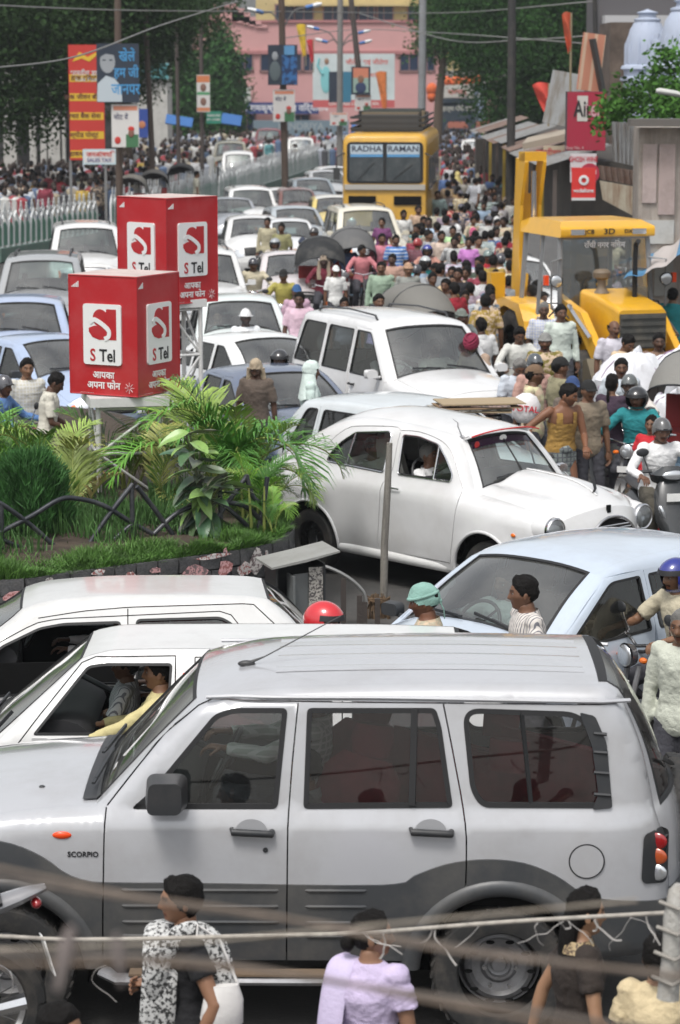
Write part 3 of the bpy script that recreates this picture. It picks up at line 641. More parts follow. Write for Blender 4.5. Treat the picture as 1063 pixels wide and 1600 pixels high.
class Car:
 def __init__(s,segs,W,hw,crown,fil=.07,filf=None):
  """segs: [(name, pts)], crown: one value per break point; W(x, z) half width before the rounded edge"""
  s.E = []; s.idx = {}; cr = []
  for k,(nm,pts) in enumerate(segs):
   P = catmull(pts,None); a = len(s.E) - (1 if s.E else 0)
   if s.E: P = P[1:]
   s.E += P; b = len(s.E) - 1; s.idx[nm] = (a,b)
  brk = [0] + [s.idx[nm][1] for nm,_ in segs]; s.crown = np.interp(range(len(s.E)),brk,crown)
  E = np.array(s.E); t = np.gradient(E,axis=0); t /= np.linalg.norm(t,axis=1)[:,None]; nrm = np.stack([-t[:,1],t[:,0]],1)
  for _ in range(3): nrm[1:-1] = (nrm[:-2] + 2 * nrm[1:-1] + nrm[2:])
  s.N = nrm / np.linalg.norm(nrm,axis=1)[:,None]; s.En = E; s.W0 = W; s.hw = hw; s.fil = fil
  s.We = s.W(E)
 def W(s,P):
  P = np.asarray(P,float); d = pdist(P,s.En); r = s.fil; w = s.W0(P[:,0],P[:,1]); return w - (r - np.sqrt(np.maximum(0,r * r - (r - np.minimum(d,r)) ** 2)))
 def top(s,u,t,off=0.,p=2.6):
  """point on the top surface; u = float index on the outline, t in -1..1 across"""
  i = int(min(max(math.floor(u),0),len(s.E) - 2)); f = u - i; e = s.En[i] * (1 - f) + s.En[i + 1] * f; n = s.N[i] * (1 - f) + s.N[i + 1] * f
  w = s.We[i] * (1 - f) + s.We[i + 1] * f; c = s.crown[i] * (1 - f) + s.crown[i + 1] * f; k = c * (1 - abs(t) ** p) + off
  return Vector((e[0] + n[0] * k,t * w,e[1] + n[1] * k))
 def seg(s,nm,f=0.): a,b = s.idx[nm]; return a + (b - a) * f
 def patch(s,mb,u0,u1,t0=-1.,t1=1.,off=0.,mi=0,nt=20,nu=None,p=2.6,rim=.0,shape=None):
  nu = nu or max(1,int(round(abs(u1 - u0)))); o = len(mb.v)
  def q(a,b):
   tt = t0 + (t1 - t0) * b; uu = u0 + (u1 - u0) * a
   if t0 == -1 and t1 == 1: tt = math.copysign(abs(2 * b - 1) ** .8,2 * b - 1)
   if shape: uu,tt = shape(a,b,uu,tt)
   return s.top(uu,tt,off,p)
  mb.grid(q,nu,nt,mi)
  if rim:
   ring = [(a / nu,0) for a in range(nu + 1)] + [(1,b / nt) for b in range(1,nt + 1)] + [(1 - a / nu,1) for a in range(1,nu + 1)] + [(0,1 - b / nt) for b in range(1,nt)]
   R1 = [q(*r) for r in ring]; off0 = off; off = off - rim; R2 = []
   for r in ring:
    tt = t0 + (t1 - t0) * r[1]; uu = u0 + (u1 - u0) * r[0]
    if shape: uu,tt = shape(r[0],r[1],uu,tt)
    R2.append(s.top(uu,tt,off,p))
   n = len(R1); mb.add(R1 + R2,[(i,(i + 1) % n,(i + 1) % n + n,i + n) for i in range(n)],mi)
  return mb
 def side(s,outer,holes,gaps,panels,grid=.07,sides=(-1,1),rim=.02):
  """cut the side into panels; returns {name: MB}.  panels: [(name, polygon or None, offset)]"""
  polys = [outer] + list(holes) + list(gaps) + [p[1] for p in panels if p[1] is not None]
  En = s.En; ex = []
  for d in (.012,.03,.055):
   if d < s.fil: q = En - s.N * d; ex += [tuple(a) for a in q[::1] if True]
  ex = [e for e,ok in zip(ex,inpoly(ex,outer)) if ok]
  if holes or gaps:
   E2 = np.array(ex); m = np.ones(len(E2),bool)
   for h in list(holes) + list(gaps): m &= pdist(E2,list(h) + [h[0]]) > .012
   ex = [tuple(a) for a in E2[m]]
  V,T = cdt(polys,grid=grid,extra=ex); C = V[T].mean(1); keep = inpoly(C,outer)
  for h in list(holes) + list(gaps): keep &= ~inpoly(C,h)
  a = V[T]; ar = np.abs((a[:,1,0] - a[:,0,0]) * (a[:,2,1] - a[:,0,1]) - (a[:,2,0] - a[:,0,0]) * (a[:,1,1] - a[:,0,1])); keep &= ar > 1e-8
  done = ~keep; Y = s.W(V); out = {}
  for nm,poly,off in panels:
   m = ~done if poly is None else (~done & inpoly(C,poly)); done |= m; Tm = T[m]
   if len(Tm) == 0: continue
   used = np.unique(Tm); mp = {int(u): i for i,u in enumerate(used)}; n = len(used)
   ec = {}
   for t in Tm.tolist():
    for i in range(3): e = (t[i],t[(i + 1) % 3]); ec[e] = 1
   bd = [e for e in ec if (e[1],e[0]) not in ec]
   for sd in sides:
    mb = out.setdefault((nm,sd),MB()); vs = [(V[u,0],sd * (Y[u] + off),V[u,1]) for u in used]; fs = []
    for t in Tm.tolist(): q = tuple(mp[i] for i in t); fs.append(q if sd < 0 else q[::-1])
    o = mb.add(vs,fs,0)
    # folded rim along the cut edges
    bi = {}; rv = []; rf = []
    for e in bd:
     for i in e:
      if i not in bi: bi[i] = len(rv); rv.append((V[i,0],sd * (Y[i] + off - rim),V[i,1]))
    oo = len(mb.v); mb.v += [tuple(map(float,r)) for r in rv]
    for x,y in bd: q = (mp[x] + o,oo + bi[x],oo + bi[y],mp[y] + o); mb.f.append(q if sd < 0 else q[::-1]); mb.m.append(0)
  return out
 def sheet(s,mb,poly,sd,off,mi=0,grid=.12):
  V,T = cdt([poly],grid=grid); C = V[T].mean(1); T = T[inpoly(C,poly)]; Y = s.W(V) + off
  mb.add([(v[0],sd * y,v[1]) for v,y in zip(V,Y)],[tuple(t) if sd < 0 else tuple(t)[::-1] for t in T.tolist()],mi); return mb
 def ring(s,mb,poly,w,sd,off,mi=0,thick=.01):
  a = poly; b = inset(poly,w); n = len(a); Pa = s.W(a); Pb = s.W(b)
  va = [(p[0],sd * (y + off),p[1]) for p,y in zip(a,Pa)]; vb = [(p[0],sd * (y + off),p[1]) for p,y in zip(b,Pb)]; vc = [(p[0],sd * (y + off - thick),p[1]) for p,y in zip(b,Pb)]; vd = [(p[0],sd * (y + off - thick * 1.5),p[1]) for p,y in zip(a,Pa)]
  mb.add(va + vb + vc + vd,[(i,(i + 1) % n,(i + 1) % n + n,i + n) for i in range(n)] + [(i + n,(i + 1) % n + n,(i + 1) % n + 2 * n,i + 2 * n) for i in range(n)] + [(i + 3 * n,(i + 1) % n + 3 * n,(i + 1) % n,i) for i in range(n)],mi); return mb
def arc(cx,cz,r,a0,a1,n=14): return [(cx + r * math.cos(a0 + (a1 - a0) * i / n),cz + r * math.sin(a0 + (a1 - a0) * i / n)) for i in range(n + 1)]
def side_outer(E,xf,xr,R_,rc,zs):
 """outline closed along the sill with two wheel openings (E runs front bottom -> rear bottom)"""
 def wheel(cx): a = math.asin(max(-1,min(1,(zs - rc) / R_))); return arc(cx,rc,R_,a,math.pi - a)      # right -> over -> left
 out = list(E); x1 = E[-1][0]; pts = [(x1,zs)] if abs(E[-1][1] - zs) > .01 else []
 w2 = wheel(xr); w1 = wheel(xf)
 bot = [(x1,zs)] + w2 + [(xr - R_ - .02,zs)] + resample([(xr - R_ - .05,zs),(xf + R_ + .05,zs)],.15) + w1 + [(E[0][0],zs)]
 q = out + bot; r = [q[0]]
 for p in q[1:]:
  if math.hypot(p[0] - r[-1][0],p[1] - r[-1][1]) > .008: r.append(p)
 if math.hypot(r[0][0] - r[-1][0],r[0][1] - r[-1][1]) < .008: r.pop()
 return r
WHEELS = {}
def wheel_meshes(r,w,style):
 key = (r,w,style)
 if key in WHEELS: return WHEELS[key]
 t = MB(); Rx = Matrix.Rotation(math.pi / 2,3,'X'); rr = r * .60
 prof = [(rr,-w * .36),(rr + .012,-w * .46),(r * .80,-w * .52),(r * .93,-w * .49),(r * .985,-w * .40),(r,-w * .30),(r,w * .30),(r * .985,w * .4),(r * .93,w * .49),(r * .8,w * .52),(rr + .012,w * .46),(rr,w * .36)]
 t.lathe(prof,40,0,Rx)
 for k in range(36 if r > .36 else 0):
  a = 2 * math.pi * k / 36
  for sg in (-1,1): t.box((math.cos(a) * r * .985,sg * w * .33,math.sin(a) * r * .985),(.012,w * .24,.035),0,M=Matrix.Rotation(-a - .25 * sg,3,'Y'))
 tm = t.mesh('tyre',[M_RUBBER],True,30)
 m = MB()
 if style == 'steel':
  m.lathe([(rr,-w * .40),(rr * .95,-w * .42),(rr * .90,-w * .30),(rr * .84,-w * .18),(rr * .74,-w * .15),(rr * .66,-w * .26),(rr * .46,-w * .30),(rr * .36,-w * .20),(rr * .30,-w * .20),(rr * .28,-w * .34),(rr * .20,-w * .36),(rr * .17,-w * .26),(0.001,-w * .26)],40,0,Rx)
  for k in range(5): a = 2 * math.pi * k / 5 + .3; m.tube([(math.cos(a) * rr * .40,w * -.18,math.sin(a) * rr * .40),(math.cos(a) * rr * .40,-w * .31,math.sin(a) * rr * .40)],.012,6,1)
  for k in range(10): a = 2 * math.pi * k / 10; m.tube([(math.cos(a) * rr * .76,-w * .15,math.sin(a) * rr * .76),(math.cos(a) * rr * .76,-w * .165,math.sin(a) * rr * .76)],[(.025,.012)] * 2,8,2)
 elif style == 'cap':
  m.lathe([(rr,-w * .42),(rr * .9,-w * .44),(rr * .8,-w * .38),(rr * .45,-w * .44),(rr * .40,-w * .52),(.001,-w * .56)],36,0,Rx)
  for k in range(7): a = 2 * math.pi * k / 7; m.tube([(math.cos(a) * rr * .66,-w * .39,math.sin(a) * rr * .66),(math.cos(a) * rr * .66,-w * .43,math.sin(a) * rr * .66)],[(.035,.02)] * 2,8,2)
 else:
  m.lathe([(rr,-w * .42),(rr * .92,-w * .44),(rr * .88,-w * .2),(rr * .6,-w * .1),(.001,-w * .08)],36,2,Rx); m.lathe([(rr * .3,-w * .3),(rr * .25,-w * .45),(.001,-w * .46)],20,0,Rx)
  for k in range(5): a = 2 * math.pi * k / 5 + .3; m.bar((math.cos(a) * rr * .2,-w * .38,math.sin(a) * rr * .2),(math.cos(a) * rr * .93,-w * .40,math.sin(a) * rr * .93),.05,.03,0,up=(0,1,0))
 rm = m.mesh('rim',[M_STEEL,M_CHROME,M_DARK],True,35); WHEELS[key] = (tm,rm); return tm,rm
def add_wheels(root,xf,xr,r,w,hw,style='steel'):
 tm,rm = wheel_meshes(r,w,style)
 for x in (xf,xr):
  for sd in (-1,1):
   wh = link('wheel',tm,root,(x,sd * (hw - w * .5 - .02),r),(0,0,0 if sd < 0 else math.pi)); link('rim',rm,wh)
def seat_mesh(m=None):
 mb = MB()
 mb.tube([(-.24,0,.12),(-.1,0,.13),(.14,0,.08),(.22,0,.06)],[(.22,.06),(.25,.08),(.25,.08),(.22,.06)],16,0)
 mb.tube([(.20,0,.08),(.26,0,.30),(.33,0,.56),(.36,0,.66)],[(.24,.07),(.25,.065),(.22,.055),(.14,.03)],16,0)
 mb.tube([(.37,0,.66),(.385,0,.76),(.395,0,.84)],[(.10,.03),(.12,.045),(.10,.03)],12,0); return mb
def steering_mesh():
 mb = MB(); P = [(0,.19 * math.cos(a),.19 * math.sin(a)) for a in np.linspace(0,2 * math.pi,25)]; mb.tube(P,.014,8,0,cap=False)
 mb.ball((.02,0,0),(.03,.06,.05),10,0)
 for a in (0,2.3,3.98): mb.tube([(.01,0,0),(0,.185 * math.cos(a),.185 * math.sin(a))],.011,6,0)
 mb.tube([(.0,0,0),(-.30,0,-.0)],.02,8,0); return mb
SEAT = {}
def add_cabin(root,xs,hw,zf,dash_x,dash_z,seatm=None,bench=None,wheel=True):
 seatm = seatm or M_SEAT
 if seatm.name not in SEAT: SEAT[seatm.name] = seat_mesh().mesh('seat',[seatm],True,60)
 for y in (-.36,.36): link('seat',SEAT[seatm.name],root,(xs,y,zf))
 for bx in (bench or []):
  mb = MB(); w2 = hw - .22
  mb.tube([(bx - .22,0,zf + .12),(bx,0,zf + .13),(bx + .2,0,zf + .08)],[(w2,.06),(w2,.08),(w2,.07)],20,0)
  mb.tube([(bx + .20,0,zf + .08),(bx + .26,0,zf + .32),(bx + .33,0,zf + .58)],[(w2,.07),(w2,.065),(w2 * .95,.05)],20,0)
  for y in (-.38,.38): mb.tube([(bx + .33,y,zf + .58),(bx + .35,y,zf + .76)],[(.10,.03),(.11,.04)],10,0)
  mb.build('rear_seat',seatm,root)
 d = MB(); d.tube([(dash_x,-(hw - .14),dash_z),(dash_x,hw - .14,dash_z)],[(.22,.13)] * 2,14,0); d.box((dash_x + .12,0,dash_z - .18),(.22,.35,.3),0)
 d.build('dashboard',M_INT,root)
 if wheel: link('steering_wheel',steering(),root,(dash_x + .34,.36,dash_z + .06),(0,R(28),0))
_ST = []
def steering():
 if not _ST: _ST.append(steering_mesh().mesh('steering_wheel',[M_BLACKPL],True,60))
 return _ST[0]
def wiper(root,P0,P1,lift=.03):
 mb = MB(); P0,P1 = Vector(P0),Vector(P1); mb.bar(P0,P0.lerp(P1,.55) + Vector((0,0,.01)),.018,.012); mb.bar(P0.lerp(P1,.12),P1,.012,.022); return mb.build('wiper',M_BLACKPL,root)
def handle(root,x,sd,y,z,m=None,L=.16):
 mb = MB(); mb.tube([(x - L / 2,sd * (y - .01),z),(x - L / 2 + .01,sd * (y + .028),z),(x + L / 2 - .01,sd * (y + .028),z),(x + L / 2,sd * (y - .01),z)],[(.012,.014)] * 4,8,0); return mb.build('door_handle',m or M_BLACKPL,root)
def mirror(root,x,sd,y,z,m,size=(.09,.20,.13)):
 a = MB(); a.tube([(x,sd * (y - .04),z - size[2] * .45),(x,sd * (y + .08),z - size[2] * .35)],.02,8,0)
 a.prism(rpoly([(-size[1] / 2,-size[2] / 2),(size[1] / 2,-size[2] / 2),(size[1] / 2,size[2] / 2),(-size[1] / 2,size[2] / 2)],.04),0,1,0,lambda p,t,b: (x - size[0] / 2 * (1 if t < .5 else -.9),sd * (y + .06 + size[1] / 2) + p * (.88 if t < .5 else 1),z + b * (.85 if t < .5 else 1)))
 o = a.build('mirror',m,root); g = MB(); g.box((x + size[0] * .47,sd * (y + .06 + size[1] / 2),z),(.004,size[1] * .84,size[2] * .84),0); g.build('mirror_glass',M_CHROME,o); return o
CARCOUNT = {}
def make_car(kind):
 """generic traffic cars; front towards -x, origin on the ground at the middle"""
 K = dict(
  hatch=dict(L=3.64,W=1.60,wb=2.40,fo=.72,r=.285,seg=[('front',[(.10,.20),(.02,.34),(0,.50),(.06,.66),(.14,.73)]),('hood',[(.14,.73),(.45,.86),(.98,.98)]),('ws',[(.98,.98),(1.35,1.24),(1.66,1.41)]),('roof',[(1.66,1.41),(1.95,1.465),(2.6,1.47),(3.2,1.42)]),('rg',[(3.2,1.42),(3.42,1.22),(3.56,.98)]),('rear',[(3.56,.98),(3.63,.80),(3.64,.45),(3.60,.22)])],
     crown=[.10,.20,.14,.06,.03,.10,.10],belt=.93,win=[1.30,2.10,2.86,3.22],zt=1.36),
  sedan=dict(L=4.15,W=1.63,wb=2.45,fo=.76,r=.29,seg=[('front',[(.10,.20),(.02,.34),(0,.50),(.05,.63),(.12,.68)]),('hood',[(.12,.68),(.5,.82),(1.10,.92)]),('ws',[(1.10,.92),(1.5,1.19),(1.84,1.34)]),('roof',[(1.84,1.34),(2.1,1.39),(2.6,1.39),(2.95,1.34)]),('rg',[(2.95,1.34),(3.2,1.2),(3.5,.98)]),('boot',[(3.5,.98),(3.8,.96),(4.08,.90)]),('rear',[(4.08,.90),(4.14,.75),(4.15,.45),(4.10,.22)])],
     crown=[.10,.20,.13,.06,.03,.05,.06,.10],belt=.90,win=[1.46,2.20,2.86,3.15],zt=1.30),
  suv=dict(L=4.30,W=1.70,wb=2.60,fo=.74,r=.345,seg=[('front',[(.10,.28),(.02,.42),(0,.62),(.04,.86),(.12,.96)]),('hood',[(.12,.96),(.5,1.05),(1.15,1.13)]),('ws',[(1.15,1.13),(1.45,1.42),(1.72,1.68)]),('roof',[(1.72,1.68),(2.0,1.76),(3.0,1.78),(3.95,1.74)]),('rg',[(3.95,1.74),(4.12,1.50),(4.22,1.15)]),('rear',[(4.22,1.15),(4.29,.95),(4.30,.55),(4.26,.30)])],
     crown=[.10,.16,.12,.07,.04,.10,.10],belt=1.10,win=[1.42,2.28,3.12,4.00],zt=1.66),
  van=dict(L=3.40,W=1.48,wb=1.95,fo=.70,r=.285,seg=[('front',[(.06,.24),(.01,.4),(0,.62),(.03,.86),(.07,.94)]),('hood',[(.07,.94),(.12,.98),(.20,1.03)]),('ws',[(.20,1.03),(.42,1.35),(.62,1.62)]),('roof',[(.62,1.62),(.9,1.72),(2.0,1.74),(3.15,1.70)]),('rg',[(3.15,1.70),(3.28,1.45),(3.34,1.05)]),('rear',[(3.34,1.05),(3.38,.9),(3.40,.5),(3.36,.26)])],
     crown=[.08,.12,.10,.07,.03,.08,.08],belt=1.02,win=[.52,1.35,2.25,3.15],zt=1.58))[kind]
 L,hw = K['L'],K['W'] / 2; cx = L / 2; segs = [(n,[(x - cx,z) for x,z in p]) for n,p in K['seg']]; xf = K['fo'] - cx; xr = xf + K['wb']; r = K['r']; belt = K['belt']; zt = K['zt']; zs = .24 if kind != 'suv' else .36
 H = max(z for _,p in segs for _,z in p)
 def W(x,z):
  b = hw - .035 * np.clip((belt * .72 - z) / .5,0,1) ** 2 - .03 * sstep(belt * .8,belt,z)
  b = b - np.maximum(0,z - belt) / (H - belt) * (.155 if kind != 'van' else .10)
  b = b - .13 * np.clip((np.abs(x) - (cx - .75)) / .75,0,1) ** 2.6
  for xc in (xf,xr): b = b + .012 * np.exp(-((np.hypot(x - xc,z - r) - (r + .08)) / .05) ** 2)
  return b
 c = Car(segs,W,hw,K['crown'],.075); root = empty(kind)
 outer = side_outer(c.E,xf,xr,r + .075,r,zs); wx = [x - cx for x in K['win']]
 ws0,ws1 = c.E[c.idx['ws'][0]],c.E[c.idx['ws'][1]]; sl = (ws1[0] - ws0[0]) / (ws1[1] - ws0[1]); rg0,rg1 = c.E[c.idx['rg'][0]],c.E[c.idx['rg'][1]]; sr = (rg1[0] - rg0[0]) / (rg1[1] - rg0[1])
 zb = belt + .025; fx = lambda z: ws0[0] + (z - ws0[1]) * sl + .13; bx = lambda z: rg0[0] + (z - rg0[1]) * sr - .16
 W1 = rpoly([(fx(zb),zb,.03),(wx[1] - .045,zb,.03),(wx[1] - .055,zt,.03),(fx(zt),zt,.06)]); W2 = rpoly([(wx[1] + .045,zb,.03),(wx[2] - .03,zb,.03),(wx[2] - .06,zt,.05),(wx[1] + .035,zt,.03)])
 W3 = rpoly([(wx[2] + .06,zb,.04),(min(bx(zb),wx[3] + .1),zb,.05),(bx(zt),zt,.08),(wx[2] + .03,zt,.04)]) if bx(zt) - wx[2] > .15 else rpoly([(wx[2] + .03,zb,.03),(bx(zb),zb,.05),(wx[2] + .05,zt - .1,.05)])
 holes = [W1,W2,W3]; g = .007
 gl = lambda pts: strip(resample(pts,.12),g)
 gaps = [gl([(wx[0] - .18,belt + .02),(wx[0] - .20,zs + .03)]),gl([(wx[1],zt + .03),(wx[1] + .01,zs + .03)]),gl([(wx[2],zt + .03),(wx[2] + .01,belt - .1),(min(wx[2] + .01,xr - .2),r + .30),(xr - r - .13,zs + .03)]),
   gl([(wx[0] - .20,zs + .035),(xr - r - .12,zs + .035)])]
 pans = [('door',[(wx[0] - .19,zs),(wx[0] - .19,belt),(fx(belt) - .08,belt + .02),(fx(zt) - .04,zt + .03),(wx[1],zt + .035),(wx[1],zs)],0),('door',[(wx[1],zs),(wx[1],zt + .035),(wx[2],zt + .03),(wx[2] + .01,belt - .1),(min(wx[2] + .01,xr - .2),r + .30),(xr - r - .13,zs)],0)]
 # two doors share a name but stay two meshes
 pp = [('d1',pans[0][1],0),('d2',pans[1][1],0),('body',None,0)]
 S = c.side(outer,holes,gaps,pp,grid=.10)
 body = MB()
 for sd in (-1,1):
  for nm in ('d1','d2'):
   if (nm,sd) in S:
    d = S[(nm,sd)].build('door',M_PAINT,root); x = (wx[1] if nm == 'd1' else wx[2]) - .16; y = float(c.W([(x,belt - .1)])[0]); handle(d,x,sd,y,belt - .10,M_BLACKPL,.14)
  q = S[('body',sd)]; body.add(q.v,q.f,0)
  for wp in holes:
   gm = MB(); c.sheet(gm,inset(wp,.004),sd,-.012); o = gm.build('side_window',M_GLASS,root); rm = MB(); c.ring(rm,wp,.018,sd,.003); rm.build('window_seal',M_SEAL,o)
 I = c.idx; e0,e1 = I['front']; fr = lambda f: e0 + (e1 - e0) * f
 c.patch(body,fr(.0),fr(1));
 if kind == 'sedan': c.patch(body,*I['boot'])
 c.patch(body,*I['rear']); a,b = I['rg']
 for x in (('ws','rg')):       # pillars either side of the glass
  a,b = I[x]
  for t0,t1 in ((-1,-.90),(.90,1)): c.patch(body,a,b,t0,t1,nt=3)
 lin = inset([(p[0],min(p[1],belt - .25)) for p in outer],.0)
 body.build('body',M_PAINT,root)
 hd = MB(); c.patch(hd,I['hood'][0] + .15,I['hood'][1] - .3,-.93,.93,.003,rim=.03); c.patch(hd,*I['hood'],off=-.004); hd.build('bonnet',M_PAINT,root)
 rf = MB(); c.patch(rf,*I['roof']); rf.build('roof',M_PAINT,root)
 for nm,x in (('windscreen','ws'),('rear_window','rg')):
  a,b = I[x]; f0,f1 = (.07,.95); gm = MB(); c.patch(gm,a + (b - a) * f0,a + (b - a) * f1,-.90,.90,-.010); o = gm.build(nm,M_WSGLASS,root)
  rm = MB()
  for u0,u1,t0,t1 in ((0,f0,-.90,.90),(f1,1,-.90,.90),(0,1,-.915,-.885),(0,1,.885,.915)): c.patch(rm,a + (b - a) * u0,a + (b - a) * u1,t0,t1,.003,nt=12,rim=.015)
  rm.build('window_seal',M_SEAL,o)
 # front details
 w_ = MB(); hi = .93 if kind != 'van' else .8
 def lamp(t0,t1,sd,f0=.66,f1=.93):
  m = MB(); tt = (t0 * sd,t1 * sd) if sd > 0 else (t1 * sd,t0 * sd)
  sh = lambda a,b,u,t: (u + (.0 if 0 else 0),t)
  c.patch(m,fr(f0),fr(f1),tt[0],tt[1],.012,nt=6,nu=4,rim=.02); o = m.build('headlight',M_LAMP,root)
  k = MB(); t2 = sorted((sd * t1,sd * min(1,t1 + .07))); c.patch(k,fr(f0),fr(f1),t2[0],t2[1],.010,nt=2,nu=3); k.build('indicator_lamp',M_AMBER,o)
 for sd in (-1,1): lamp(.56,.90,sd)
 gr = MB()
 for k in range(5): f = .70 + .045 * k; c.patch(gr,fr(f),fr(f + .02),-.50,.50,.012,mi=1,nu=1,rim=.012)
 c.patch(gr,fr(.68),fr(.92),-.52,.52,.004,nu=2); gr.build('grille',[M_DARK,M_BLACKPL if kind != 'suv' else M_CHROME],root)
 bm = MB(); c.patch(bm,fr(.10),fr(.52),off=.03,rim=.04); bo = bm.build('front_bumper',M_PAINT if kind in ('hatch','sedan') else M_BLACKPL,root)
 ai = MB(); c.patch(ai,fr(.14),fr(.34),-.55,.55,.034); ai.build('air_intake',M_DARK,bo)
 pl = MB(); q = c.top(fr(.42),0,.05); pl.box(tuple(q),(.012,.46,.11),0,M=Matrix.Rotation(-.08,3,'Y')); po = pl.build('number_plate',M_WHITE if kind != 'van' else mat('yellow_plate',(.65,.5,.05)),root)
 for k in range(7):
  if k != 2: mb = MB(); mb.box((q.x - .009,-.17 + k * .055,q.z),(.004,.030,.06),0)
  if k != 2: w_.add(mb.v,mb.f,0)
 w_.build('plate_lettering',M_BLACK,po)
 rb = MB(); ra,rbx = I['rear']; c.patch(rb,ra + (rbx - ra) * .5,ra + (rbx - ra) * .95,off=.03,rim=.03); rb.build('rear_bumper',M_BLACKPL,root)
 for sd in (-1,1): t = MB(); tt = sorted((.72 * sd,.97 * sd)); c.patch(t,ra + (rbx - ra) * .05,ra + (rbx - ra) * .45,tt[0],tt[1],.012,nt=4,rim=.02); t.build('tail_lamp',M_REDLENS,root)
 # cowl, wipers
 a,b = I['ws']; cw = MB(); c.patch(cw,a - .6,a + (b - a) * .07,-.9,.9,.006); cw.build('cowl',M_BLACKPL,root)
 for t0,t1 in ((.05,.62),(-.62,-.05)): wiper(root,c.top(a + (b - a) * .03,t0,.025),c.top(a + (b - a) * .16,t1 * 1.0,.018))
 # underside, floor, cabin
 fl = MB(); fl.box((0,0,(zs + belt - .38) / 2 + .01),(L - .5,2 * (hw - .30),belt - .38 - zs),0); x0 = fx(belt) + .1; x1 = bx(belt)
 for sd in (-1,1): fl.box(((x0 + x1) / 2,sd * (hw - .075),belt - .24),(x1 - x0,.02,.40),0); fl.box((0,sd * (hw - .20),zs + .05),(xr - xf - 2 * r - .2,.25,.08),0)
 for xx in (xf,xr):
  for sd in (-1,1): fl.lathe([(r + .07,0),(r + .07,.24),(.05,.24)],16,0,Matrix.Translation((xx,sd * (hw - .03),r)).to_3x3() if False else Matrix.Rotation(-sd * math.pi / 2,3,'X').inverted(),a0=0,a1=2 * math.pi) if False else None
 for xx in (xf,xr):
  fl.box((xx,0,r + .12),(2 * r + .1,2 * (hw - .26),.3),0)
  for sd in (-1,1):
   P = arc(xx,r,r + .072,0,math.pi,12); fl.add([(p[0],sd * y,p[1]) for y in (hw - .04,hw - .27) for p in P],[(i,i + 1,i + 14,i + 13) for i in range(12)],0)
 fl.build('underbody',M_DARK,root); a,b = I['roof']; hl = MB(); c.patch(hl,a + .5,b - .3,-.9,.9,-.035,nt=8); hl.build('headliner',M_HEADLINER,root)
 add_cabin(root,(wx[0] + wx[1]) / 2 + .12,hw,belt - .50,fx(belt) + .10,belt - .06,bench=[(wx[1] + wx[2]) / 2 + .22])
 for sd in (-1,1): mirror(root,fx(belt) + .10,sd,hw - .06,belt + .10,M_PAINT if kind == 'suv' else M_BLACKPL,(.08,.17,.11))
 add_wheels(root,xf,xr,r,.17 if kind != 'suv' else .20,hw,'cap' if kind != 'van' else 'steel')
 if kind == 'suv':
  for sd in (-1,1): rr = MB(); q = [c.top(I['roof'][0] + (I['roof'][1] - I['roof'][0]) * f,sd * .86,o_) for f,o_ in ((.12,-.01),(.17,.05),(.5,.06),(.85,.05),(.9,-.01))]; rr.tube(q,[(.018,.012)] * 5,8,0); rr.build('roof_rail',M_BLACKPL,root)
 root['_top'] = H; return root
